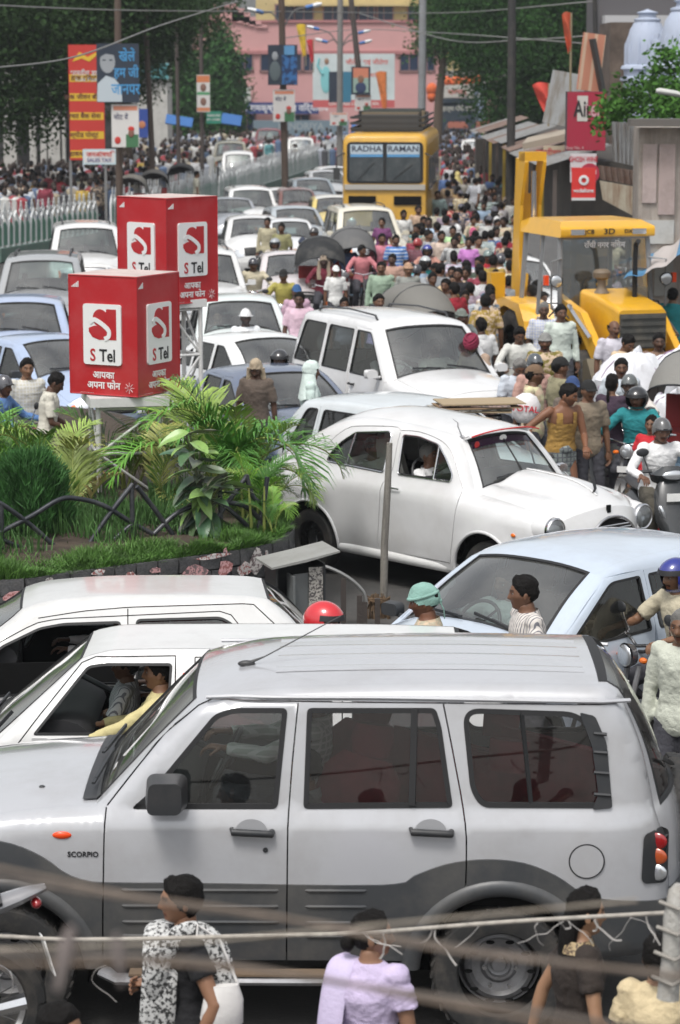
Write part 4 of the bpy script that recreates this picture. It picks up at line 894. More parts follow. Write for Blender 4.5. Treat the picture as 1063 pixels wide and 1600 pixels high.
# ================================================================ the nearest cars, drawn from measured side views
def tracer(loc,rz,sd,w=lambda x,z: .85,sc=1.):
 """picture point -> (x, z) on the near side of a car standing at loc, turned by rz"""
 M = (Matrix.Translation(loc) @ Matrix.Rotation(rz,4,'Z') @ Matrix.Scale(sc,4)).inverted(); o = M @ Vector((0,0,CAMZ))
 def tr(px,py):
  d = M.to_3x3() @ ray(px,py); x,z = 0.,1.
  for _ in range(5):
   y = sd * float(w(np.float64(x),np.float64(z))); t = (y - o.y) / d.y; x = o.x + d.x * t; z = o.z + d.z * t
  return (float(x),float(z))
 return tr
def hero(name,label,cat,loc,rz,c,outer,holes,gaps,panels,xf,xr,r,zs,paint,col=(1,1,1),glass=None,group='cars and vans in the traffic jam',tyre=.2,wstyle='steel',grid=.06,
   tops=(),belt=1.,open_windows=(),seal=.02,well=.07,seatm=None,wsframe=(.07,.95,.90)):
 root = thing(name,label,cat,loc,rz,group); glass = glass or [M_GLASS] * len(holes); S = c.side(outer,holes,gaps,[(p[0],p[1],p[2]) for p in panels],grid=grid)
 body = MB(); info = {p[0]: p for p in panels}
 for (nm,sd),mb in S.items():
  p = info[nm]
  if nm.startswith('body'): body.add(mb.v,mb.f,0); continue
  mb.build(p[3],p[4] if len(p) > 4 else paint,root,angle=50)
 for seg_,nm,m in tops:
  a,b = c.idx[seg_]; mb = MB() if nm != 'body' else body; c.patch(mb,a,b,nt=28)
  if nm != 'body': mb.build(nm,m or paint,root)
 for x in ('ws','rg'):
  if x not in c.idx: continue
  a,b = c.idx[x]; f0,f1,tt = wsframe
  for t0,t1 in ((-1,-tt),(tt,1)): c.patch(body,a,b,t0,t1,nt=4)
  gm = MB(); c.patch(gm,a + (b - a) * f0,a + (b - a) * f1,-tt,tt,-.010); o = gm.build({'ws': 'windscreen','rg': 'rear_window'}[x],M_WSGLASS if x == 'ws' else glass[-1],root)
  rm = MB()
  for u0,u1,t0,t1 in ((0,f0,-tt,tt),(f1,1,-tt,tt),(0,1,-tt - .012,-tt + .012),(0,1,tt - .012,tt + .012)): c.patch(rm,a + (b - a) * u0,a + (b - a) * u1,t0,t1,.004,nt=12,rim=.018)
  rm.build('window_seal',M_SEAL,o)
 bo = body.build('body',paint,root,angle=50)
 for i,wp in enumerate(holes):
  for sd in (-1,1):
   if (i,sd) in open_windows:
    rm = MB(); c.ring(rm,wp,seal,sd,.003); rm.build('window_seal',M_SEAL,root); continue
   gm = MB(); c.sheet(gm,inset(wp,.004),sd,-.013); o = gm.build('side_window',glass[i],root); rm = MB(); c.ring(rm,wp,seal,sd,.004,thick=.016); rm.build('window_seal',M_SEAL,o)
 hw = c.hw; fl = MB(); x0 = c.E[0][0] + .3; x1 = c.E[-1][0] - .3
 fl.box(((x0 + x1) / 2,0,(zs + belt - .42) / 2 + .01),(x1 - x0,2 * (hw - .32),max(.1,belt - .42 - zs)),0)
 for sd in (-1,1): fl.box(((xf + xr) / 2,sd * (hw - .22),zs + .06),(xr - xf - 2 * r - .25,.25,.08),0)
 for xx in (xf,xr):
  fl.box((xx,0,r + .15),(2 * r + .15,2 * (hw - .30),.36),0)
  for sd in (-1,1):
   P = arc(xx,r,r + well - .004,-.15,math.pi + .15,16); fl.add([(p[0],sd * y,p[1]) for y in (hw - .06,hw - .31) for p in P],[(i,i + 1,i + 18,i + 17) for i in range(16)],0)
   fl.add([(p[0],sd * (hw - .31),p[1]) for p in P],[tuple(range(17))],0)
 wa = c.E[c.idx['ws'][0]][0] + .25; wb_ = c.E[c.idx['rg'][1]][0] - .12
 for sd in (-1,1): fl.box(((wa + wb_) / 2,sd * (hw - .075),belt - .27),(wb_ - wa,.02,.46),0)
 a,b = c.idx['roof']; hl = MB(); c.patch(hl,a + .5,b - .3,-.9,.9,-.04,nt=8); hl.build('headliner',M_HEADLINER,root)
 fl.build('underbody',M_DARK,root); add_wheels(root,xf,xr,r,tyre,hw,wstyle)
 for o in root.children_recursive: o.color = (*col,1)
 return root
def along(tr,pts): return [tr(*p) for p in pts]
M_CLAD = mat('cladding',(.050,.053,.057),.42,dirt=.55,dirtcol=(.15,.14,.125),dscale=1.8,spec=.6)
# ---------------------------------------------------------------- silver two-tone off-road wagon
def silver_wagon():
 hw = .885; loc = Vector((-.37,14.50,0)); rz = R(-.8); xf0,xr0 = -.005,0
 W = lambda x,z: (hw - .035 * np.clip((1.0 - z) / .55,0,1) ** 2 - .018 * np.clip((z - 1.0) / .235,0,1) ** 2 - .030 * sstep(1.225,1.275,z) - .115 * np.clip((z - 1.25) / .7,0,1.2)
      - .20 * np.clip((x - 1.68) / .55,0,1) ** 2.2 - .16 * np.clip((-x - 1.5) / .75,0,1) ** 2.4)
 tr = tracer(loc,rz,-1,W); T = lambda pts: along(tr,pts)
 hub = tr(782,1527); xr = hub[0]; r = .375; xf = xr - 2.68; r_arch = .455; zs = .46
 lx = lambda wx: wx - loc.x
 segs = [('front',[(xf - .62,.40),(xf - .70,.55),(xf - .72,.80),(xf - .66,1.02)]),('hood',[(xf - .66,1.02),(xf - .4,1.17),(lx(-1.75),1.255),(lx(-1.30),1.29)]),
   ('ws',[(lx(-1.30),1.285),(lx(-1.0),1.60),(lx(-.76),1.835)]),('roof',[(lx(-.76),1.835),(lx(-.62),1.872),(lx(-.30),1.915),(lx(.6),1.94),(lx(1.40),1.93)]),
   ('rg',[(lx(1.40),1.93),(lx(1.50),1.89),(lx(1.63),1.60),(lx(1.71),1.25)]),('rear',[(lx(1.71),1.25),(lx(1.77),1.05),(lx(1.80),.8),(lx(1.80),.6),(lx(1.74),.46)])]
 c = Car(segs,W,hw,[.05,.10,.035,.05,.025,.16,.10],.085)
 outer = side_outer(c.E,xf,xr,r_arch,r + .01,zs)
 W1 = rpoly(T([(204,1264),(232,1240),(335,1116),(365,1106),(450,1106),(434,1264)]),.035); W2 = rpoly(T([(480,1106),(681,1106),(690,1135),(708,1262),(474,1264)]),.03)
 W3 = rpoly(T([(722,1106),(905,1112),(938,1150),(960,1262),(752,1262),(735,1235)]),.10,7)
 gl = lambda pts,w=.008: strip(resample(T(pts),.08),w)
 g1 = gl([(166,1262),(163,1300),(161,1500)]); g1b = gl([(167,1260),(205,1212),(255,1152),(318,1098),(345,1095),(985,1099)]); g2 = gl([(466,1099),(457,1190),(450,1285),(448,1500)])
 g3 = gl([(693,1100),(705,1160),(722,1250),(729,1300),(729,1345),(727,1400)])
 clad = T([(-260,1420),(-120,1330),(-40,1312),(20,1318),(70,1340),(100,1362),(130,1374),(165,1378),(300,1379),(600,1382),(650,1366),(700,1349),(760,1342),(820,1348),(870,1368),(905,1392),(930,1402),(990,1407),(1075,1402)])
 clad = resample(catmull(clad,4),.06); cpoly = clad + [(clad[-1][0] + .2,.2),(clad[0][0] - .2,.2)]
 cl_gap = []
 def cut(px0,px1,ytop=1000,ybot=1700): return T([(px0,ybot),(px0,ytop),(px1,ytop),(px1,ybot)])
 doorF = T([(161,1520),(163,1300),(167,1260),(205,1212),(255,1152),(318,1098),(345,1096),(466,1099),(450,1285),(448,1520)]); doorR = T([(448,1520),(450,1285),(466,1099),(693,1100),(722,1250),(729,1300),(729,1520)])
 roofp = T([(163,1262),(205,1211),(255,1151),(318,1096),(345,1094),(985,1098),(1010,1097),(1010,900),(100,900),(120,1200)])
 flareF = arc(xf,r + .02,.62,0,math.pi * 2,40); flareR = arc(xr,r + .02,.615,0,2 * math.pi,40)
 isx = lambda poly,P: poly
 clF = [p for p in cpoly]
 def clip_x(a,b): return [(a,.2),(b,.2),(b,1.22),(a,1.22)]
 # cladding pieces: polygon under the cladding line, between two x positions
 def under(a,b):
  q = [p for p in clad if a < p[0] < b]; za = float(np.interp(a,[p[0] for p in clad],[p[1] for p in clad])); zb_ = float(np.interp(b,[p[0] for p in clad],[p[1] for p in clad]))
  return [(a,za)] + q + [(b,zb_),(b,.2),(a,.2)]
 xa = tr(162,1440)[0]; xb = tr(448,1440)[0]; xc = tr(728,1400)[0]
 pan = [('c1',under(clad[0][0],xa),.016,'wheel_arch_trim',M_CLAD),('c2',under(xa,xb),.016,'door_cladding',M_CLAD),('c3',under(xb,xc),.016,'door_cladding',M_CLAD),('c4',under(xc,clad[-1][0]),.016,'wheel_arch_trim',M_CLAD),
   ('dF',doorF,0,'door'),('dR',doorR,0,'door'),('body',None,0,'body')]
 lab = 'silver off-road wagon with dark grey lower cladding nearest the camera'
 root = hero('off_road_wagon',lab,'car',loc,rz,c,outer,[W1,W2,W3],[g1,g1b,g2,g3],pan,xf,xr,r,zs,M_METAL_PAINT,glass=[glass_mat('clear_side_glass',(.94,.95,.94),.0,.006),M_DKGLASS,M_DKGLASS],
    tops=[('front','body',None),('hood','bonnet',None),('roof','roof',None),('rear','tailgate',None)],belt=1.25,seal=.028,tyre=.235,well=.085,grid=.05)
 y = lambda x,z: float(c.W([(x,z)])[0])
 # flare lips, ribs of the cladding, running board, sill
 for xx,nm in ((xf,'f'),(xr,'r')):
  for sd in (-1,1):
   m = MB(); P = arc(xx,r + .01,r_arch + .035,-.05,math.pi + .05,30); P = [p for p in P if p[1] > .40]
   m.tube([(p[0],sd * (y(*p) - .012),p[1]) for p in P],[(.055,.05)] * len(P),10,0); m.build('wheel_arch_lip',M_CLAD,root)
 for x0,x1 in ((xa + .10,xb - .04),(xb + .10,xr - .72)):
  for z in (.86,.77,.68,.60):
   for sd in (-1,1): m = MB(); m.tube([(x0,sd * (y(x0,z) + .008),z),(x0 + .02,sd * (y(x0,z) + .019),z),(x1 - .02,sd * (y(x1,z) + .019),z),(x1,sd * (y(x1,z) + .008),z)],[(.008,.010)] * 4,6,0); m.build('cladding_rib',M_CLAD,root)
 for sd in (-1,1):
  m = MB(); m.tube([(xf + .55,sd * .90,.40),(xf + .62,sd * .98,.39),(xr - .62,sd * .98,.39),(xr - .55,sd * .90,.40)],[(.05,.03)] * 4,10,0); o = m.build('side_step',M_STEEL,root)
  m = MB(); m.box(((xf + xr) / 2,sd * .97,.425),(1.3,.10,.012),0); m.build('tread_strip',mat('worn_brown_tread',(.16,.11,.07),.8,dirt=.4),o)
 # handles over a flat disc, toned darker to stand for the recess shade
 for px,sd in ((393,-1),(673,-1)):
  x,z = tr(px,1300)
  for s2 in (-1,1):
   m = MB(); m.tube([(x - .105,s2 * (y(x,z) - .005),z + .015),(x - .10,s2 * (y(x,z) + .035),z + .008),(x + .08,s2 * (y(x,z) + .04),z),(x + .105,s2 * (y(x,z) + .035),z - .002),(x + .11,s2 * (y(x,z) - .005),z)],[.013,.020,.020,.021,.018],10,0); h = m.build('door_handle',M_BLACKPL,root)
   m = MB(); m.grid(lambda a,b: Vector((x + math.cos(a * 6.2832) * .085 * b,s2 * (y(x,z) + .0035 - .001),z + .004 + math.sin(a * 6.2832) * .068 * b)),24,2,0); m.build('handle_recess_shade',mat('recess_silver_shade',(.42,.425,.44),.3,.2),h)
 x,z = tr(415,1328); m = MB(); m.lathe([(.014,0),(.014,.006),(.001,.006)],14,0,Matrix.Rotation(R(90),3,'X')); m.v = [(a + x,b - y(x,z),c_ + z) for a,b,c_ in m.v]; m.build('door_lock',M_BLACKPL,root)
 # fuel flap ring
 x,z = tr(917,1346); Rr = .093; m = MB(); m.tube([(x + Rr * math.cos(a),-(y(x,z) + .001),z + Rr * math.sin(a)) for a in np.linspace(0,6.2832,41)],.0035,6,0); m.build('fuel_flap_gap',M_SEAL,root)
 m = MB(); m.lathe([(Rr - .004,.003),(.001,.004)],36,0,Matrix.Rotation(R(90),3,'X')); m.v = [(a + x,b - y(x,z),c_ + z) for a,b,c_ in m.v]; m.build('fuel_flap',M_METAL_PAINT,root)
 # side repeater, badge
 x,z = tr(97,1305); m = MB(); m.ball((x,-(y(x,z)),z),(.052,.014,.021),16,0); m.build('indicator_lamp',mat('orange_lens',(.8,.07,.01),.2,coat=1),root)
 x,z = tr(130,1335); text('SCORPIO',.040,M_BLACK,root,(x,-(y(x,z) + .003),z),(R(90),0,0),1.0,True,'badge')
 # louvred quarter trim behind the rear side glass
 q = T([(905,1112),(930,1118),(948,1160),(957,1262),(925,1265),(935,1240),(925,1165)])
 m = MB(); c.sheet(m,rpoly(q,.02),-1,.012,0); o = m.build('quarter_trim',M_BLACKPL,root)
 for py in (1145,1174,1206,1240): a = tr(928,py); b = tr(948 + (py - 1145) * .06,py + 1); m = MB(); m.tube([(a[0],-(y(*a) + .012),a[1]),(b[0],-(y(*b) + .020),b[1])],.010,6,0); m.build('louvre',M_BLACKPL,o)
 for px0,px1 in ((646,646),): a = tr(648,1108); b = tr(644,1258); m = MB(); m.bar((a[0],-(y(*a) + .006),a[1]),(b[0],-(y(*b) + .006),b[1]),.035,.02); m.build('window_divider',M_SEAL,root)
 a = tr(815,1112); b = tr(830,1256); m = MB(); m.bar((a[0],-(y(*a) - .004),a[1]),(b[0],-(y(*b) - .004),b[1]),.022,.012); m.build('window_divider',M_SEAL,root)
 # gutter
 for sd in (-1,1):
  P = resample(T([(322,1092),(360,1091),(600,1091),(985,1096)]),.15); m = MB(); m.tube([(p[0],sd * (y(*p) + .006),p[1] + .004) for p in P],[(.012,.012)] * len(P),6,0); m.build('roof_gutter',M_METAL_PAINT,root)
 for t in (-.55,-.18,.18,.55):
  a,b = c.idx['roof']; m = MB(); m.tube([c.top(a + (b - a) * f,t,-.002) for f in np.linspace(.18,.95,12)],[(.07,.006)] * 12,12,0); m.build('roof_rib',M_METAL_PAINT,root)
 # mirror
 x,z = tr(262,1228)
 for sd in (-1,1):
  m = MB(); m.tube([(x - .02,sd * (y(x,z) - .02),z - .09),(x - .03,sd * (y(x,z) + .10),z - .11),(x,sd * (y(x,z) + .16),z - .09)],[.028,.026,.022],8,0)
  m.prism(rpoly([(-.115,-.105),(.115,-.105),(.115,.095),(-.10,.095)],.05,6),0,1,0,lambda p,t,b: (x + p * (1 if t < .5 else .8),sd * (y(x,z) + (.10 if t < .5 else .26)),z + b * (1 if t < .5 else .85)))
  m.v = m.v; m.build('mirror',M_BLACKPL,root)
 # tail lamp wrapped on the corner
 z0,z1 = tr(1020,1380)[1],tr(1020,1297)[1]; xt = tr(1018,1340)[0]
 for sd in (-1,1):
  P = rpoly([(xt - .055,z0 + .01),(xt + .10,z0 - .01),(xt + .10,z1),(xt - .045,z1 - .01)],.04,6); m = MB(); c.sheet(m,P,sd,.010,0,.03); o = m.build('tail_lamp',M_BLACKPL,root)
  for k,(f,mm) in enumerate(((.78,M_REDLENS),(.50,mat('amber_tail',(.40,.07,.015),.25,coat=1)),(.20,M_LAMP))):
   zc = z0 + (z1 - z0) * f; m = MB(); m.ball((xt + .03,sd * (y(xt + .03,zc) + .004),zc),(.058,.014,.046),14,0,Matrix.Rotation(sd * .35,3,'Z')); m.build('lamp_lens',mm,o)
 # rear bumper, hitch, spare wheel, rear wiper
 a,b = c.idx['rear']; m = MB(); c.patch(m,a + (b - a) * .55,b,off=.09,rim=.12); m.build('rear_bumper',M_BLACKPL,root)
 tm,rm = wheel_meshes(.37,.22,'steel'); sp = link('spare_wheel',tm,root,(c.E[b][0] + .22,.10,.98),(0,0,R(90))); link('rim',rm,sp)
 a,b = c.idx['rg']; wiper(root,c.top(a + (b - a) * .9,-.1,.03),c.top(a + (b - a) * .72,-.65,.02))
 # cowl and scoop, front wipers, aerial
 a,b = c.idx['ws']; m = MB(); c.patch(m,a - 2.2,a + (b - a) * .08,-.93,.93,.012); m.build('cowl',M_BLACKPL,root)
 for t0,t1 in ((.05,.75),(-.75,-.05)): wiper(root,c.top(a - .5,t0,.05),c.top(a + (b - a) * .18,t1,.03))
 A0 = c.top(c.seg('roof',.12),-.35,.01); m = MB(); m.ball(A0,(.05,.02,.02),10); m.tube([A0,A0 + Vector((.10,0,.04)),A0 + Vector((.52,0,.27))],[.012,.004,.003],6,0); m.build('aerial',M_BLACKPL,root)
 x,z = tr(83,1212); a0 = c.top(c.seg('hood',.72),-.62,.0); m = MB(); m.ball(a0,(.018,.014,.012),8); m.build('washer_nozzle',M_BLACKPL,root)
 # bumper and lamps at the front
 a,b = c.idx['front']; m = MB(); c.patch(m,a,a + (b - a) * .55,off=.10,rim=.12); m.build('front_bumper',M_BLACKPL,root)
 for sd in (-1,1): m = MB(); tt = sorted((.62 * sd,.93 * sd)); c.patch(m,a + (b - a) * .6,a + (b - a) * .95,tt[0],tt[1],.012,nt=6,rim=.02); m.build('headlight',M_LAMP,root)
 m = MB(); c.patch(m,a + (b - a) * .62,a + (b - a) * .95,-.5,.5,.01); m.build('grille',M_DARK,root)
 add_cabin(root,tr(470,1200)[0],hw,.80,tr(235,1230)[0],1.20,M_SEATRED,[tr(700,1200)[0],tr(880,1200)[0]])
 return root,tr,c
def std_outline(c,xf,xr,Ra,r,zs): return side_outer(c.E,xf,xr,Ra,r,zs)
# ---------------------------------------------------------------- white van with its driver's window down
def white_van():
 hw = .72; loc = Vector((-.10,16.93,0)); rz = R(0.); zb = 1.05
 W = lambda x,z: (hw - .03 * np.clip((.75 - z) / .5,0,1) ** 2 - .025 * sstep(.98,1.05,z) - .27 * np.clip((z - 1.05) / .5,0,1.2) - .12 * np.clip((np.abs(x) - 1.7) / .6,0,1) ** 2.4)
 tr = tracer(loc,rz,-1,W); T = lambda pts: along(tr,pts); r = .29; xf = -1.62; xr = .42; zs = .30
 tp = tr(128,1014)[0]; zr = tr(300,1021)[1] + .015; b0 = tr(-8,1182)
 segs = [('front',[(xf - .62,.28),(xf - .70,.42),(xf - .70,.62),(xf - .62,.76)]),('hood',[(xf - .62,.76),(xf - .45,.84),(b0[0] - .02,.96)]),('ws',[(b0[0] - .02,.96),(b0[0] + .35,1.30),(tp + .0,zr - .055)]),
   ('roof',[(tp + .0,zr - .055),(tp + .12,zr - .02),(tp + .40,zr),(.2,zr),(.86,zr - .02)]),('rg',[(.86,zr - .02),(1.0,zr - .08),(1.10,1.3),(1.16,1.02)]),('rear',[(1.16,1.02),(1.19,.8),(1.18,.5),(1.14,.28)])]
 c = Car(segs,W,hw,[.08,.14,.08,.0,.0,.08,.08],.045); outer = side_outer(c.E,xf,xr,r + .08,r,zs)
 W1 = rpoly(T([(50,1149),(137,1040),(162,1036),(270,1036),(262,1149)]),.03); W2 = rpoly(T([(318,1046),(520,1046),(520,1149),(318,1149)]),.04); W3 = rpoly(T([(550,1046),(700,1046),(728,1149),(550,1149)]),.05)
 gl = lambda pts,w=.008: strip(resample(T(pts),.10),w)
 g = [gl([(0,1215),(14,1180),(60,1120),(128,1036),(150,1027)]),gl([(150,1027),(275,1025)]),gl([(275,1025),(272,1150),(268,1330)]),gl([(305,1027),(305,1330)]),gl([(0,1215),(0,1330)]),gl([(305,1027),(535,1027)]),gl([(535,1027),(535,1330)])]
 dF = T([(0,1335),(0,1215),(14,1180),(60,1120),(128,1036),(150,1027),(275,1025),(268,1335)]); dR = T([(305,1335),(305,1027),(535,1027),(535,1335)])
 root = hero('passenger_van','white van in the middle row, driver\'s yellow sleeved arm out of its open window','van',loc,rz,c,outer,[W1,W2,W3],g,[('dF',dF,0,'door'),('dR',dR,0,'sliding_door'),('body',None,0,'body')],xf,xr,r,zs,M_PAINT,(.70,.70,.69),
    glass=[M_GLASS] * 3,tops=[('front','body',None),('hood','bonnet',None),('roof','roof',None),('rear','tailgate',None)],belt=1.05,open_windows={(0,-1),(0,1)},seal=.016,tyre=.17)
 y = lambda x,z: float(c.W([(x,z)])[0])
 x,z = tr(291,1062); m = MB(); m.prism(rpoly([(-.022,-.045),(.022,-.045),(.022,.045),(-.022,.045)],.01),0,1,0,lambda p,t,b: (x + p * (1 - .2 * t),-(y(x,z) + .022 * t),z + b * (1 - .1 * t))); m.build('indicator_lamp',mat('orange_lens',(.8,.07,.01),.2,coat=1),root)
 x,z = tr(62,1156); m = MB(); m.prism(rpoly([(-.05,-.012),(.05,-.012),(.05,.012),(-.05,.012)],.01),0,1,0,lambda p,t,b: (x + p,-(y(x,z) + .004 * t),z + b)); m.build('mirror_mount',M_PAINT,root,col=(.6,.6,.6))
 for py in (1172,1190):
  P = T([(20,py),(140,py),(262,py)]); m = MB(); m.tube([(p[0],-(y(*p)),p[1]) for p in P],[(.006,.006)] * 3,6,0); m.build('door_crease',M_PAINT,root,col=(.78,.78,.77))
 a,b = c.idx['ws']; m = MB(); c.patch(m,a - 1.2,a + (b - a) * .06,-.9,.9,.008); m.build('cowl',M_BLACKPL,root)
 wiper(root,c.top(a,-.85,.02),c.top(a + (b - a) * .3,-.78,.03)); wiper(root,c.top(a,.1,.02),c.top(a + (b - a) * .1,.7,.03))
 add_cabin(root,tr(262,1150)[0] + .1,hw,.42,tr(85,1140)[0],.98,M_SEATRED,[.35]);
 a,b = c.idx['front']; m = MB(); c.patch(m,a,a + (b - a) * .5,off=.04,rim=.06); m.build('front_bumper',M_BLACKPL,root)
 for sd in (-1,1): m = MB(); tt = sorted((.6 * sd,.93 * sd)); c.patch(m,a + (b - a) * .55,a + (b - a) * .9,tt[0],tt[1],.012,nt=6,rim=.02); m.build('headlight',M_LAMP,root)
 x,z = tr(130,1120)
 m = MB(); m.prism(rpoly([(-.09,-.11),(.09,-.11),(.09,.11),(-.09,.11)],.05,5),0,1,0,lambda p,t,b: (tr(150,1150)[0] + (.06 if t else 0),(.99) + p,1.22 + b)); m.tube([(tr(150,1150)[0],.78,1.10),(tr(150,1150)[0] + .03,.99,1.18)],.015,8); m.build('mirror',M_BLACKPL,root)
 return root,tr,c
# ---------------------------------------------------------------- pale silver hatchback on the left
def silver_hatch():
 hw = .71; loc = Vector((-1.55,19.70,0)); rz = R(5)
 W = lambda x,z: (hw - .03 * np.clip((.65 - z) / .4,0,1) ** 2 - .02 * sstep(.84,.9,z) - .30 * np.clip((z - .9) / .5,0,1.2) - .13 * np.clip((np.abs(x) - 1.3) / .5,0,1) ** 2.4)
 tr = tracer(loc,rz,-1,W); T = lambda pts: along(tr,pts); r = .27; zs = .25; q = lambda *p: tr(*p)[0]
 A = tr(0,1006); ft = tr(35,935); re = tr(462,985); xf = -1.15; xr = 1.02
 rt = tr(418,916)
 segs = [('front',[(xf - .62,.24),(xf - .70,.38),(xf - .68,.56),(xf - .60,.68)]),('hood',[(xf - .60,.68),(xf - .3,.80),(A[0] - .36,.88)]),('ws',[(A[0] - .36,.88),(A[0] + .02,1.12),(ft[0] + .0,1.24)]),
   ('roof',[(ft[0] + .0,1.24),(ft[0] + .2,1.295),(ft[0] + .7,1.325),(rt[0] - .25,1.31),(rt[0],1.28)]),('rg',[(rt[0],1.28),(rt[0] + .16,1.15),(rt[0] + .36,.90)]),('rear',[(rt[0] + .36,.90),(rt[0] + .42,.7),(rt[0] + .42,.42),(rt[0] + .38,.24)])]
 c = Car(segs,W,hw,[.08,.18,.12,.01,.0,.07,.08],.05); outer = side_outer(c.E,xf,xr,r + .07,r,zs)
 W1 = rpoly(T([(-75,1096),(0,1010),(62,980),(100,973),(190,970),(186,1074)]),.04); W2 = rpoly(T([(212,967),(345,963),(362,972),(375,986),(392,1055),(212,1068)]),.04)
 gl = lambda pts,w=.008: strip(resample(T(pts),.09),w)
 g = [gl([(200,951),(200,1180)]),gl([(-100,1109),(-20,1014),(55,974),(90,967),(200,962),(348,955),(364,962),(383,990),(398,1064),(398,1180)]),gl([(60,966),(130,955),(200,949),(395,943),(440,985)]),gl([(-100,1105),(-100,1200)])]
 dF = T([(-100,1250),(-100,1105),(-20,1008),(55,962),(90,955),(200,951),(200,1250)]); dR = T([(200,1250),(200,951),(348,944),(364,952),(383,985),(398,1060),(398,1250)])
 root = hero('hatchback','pale silver hatchback passing the round planter wall','car',loc,rz,c,outer,[W1,W2],g,[('dF',dF,0,'door'),('dR',dR,0,'door'),('body',None,0,'body')],xf,xr,r,zs,M_PAINT,(.60,.60,.59),
    tops=[('front','body',None),('hood','bonnet',None),('roof','roof',None),('rear','tailgate',None)],belt=.92,seal=.016,tyre=.155,open_windows={(0,-1)})
 add_cabin(root,q(150,1030) + .05,hw,.40,q(-20,1070),.90,M_SEATRED,[q(300,1020)])
 y = lambda x,z: float(c.W([(x,z)])[0]); x,z = tr(0,1062); mirror(root,x - .12,-1,y(x,z) - .02,z + .05,M_BLACKPL,(.09,.17,.13))
 a,b = c.idx['ws']; m = MB(); c.patch(m,a - 1,a + (b - a) * .06,-.9,.9,.008); m.build('cowl',M_BLACKPL,root)
 a,b = c.idx['front']
 for sd in (-1,1): m = MB(); tt = sorted((.6 * sd,.93 * sd)); c.patch(m,a + (b - a) * .55,a + (b - a) * .9,tt[0],tt[1],.012,nt=6,rim=.02); m.build('headlight',M_LAMP,root)
 m = MB(); c.patch(m,a,a + (b - a) * .5,off=.04,rim=.06); m.build('front_bumper',M_BLACKPL,root)
 return root,tr,c
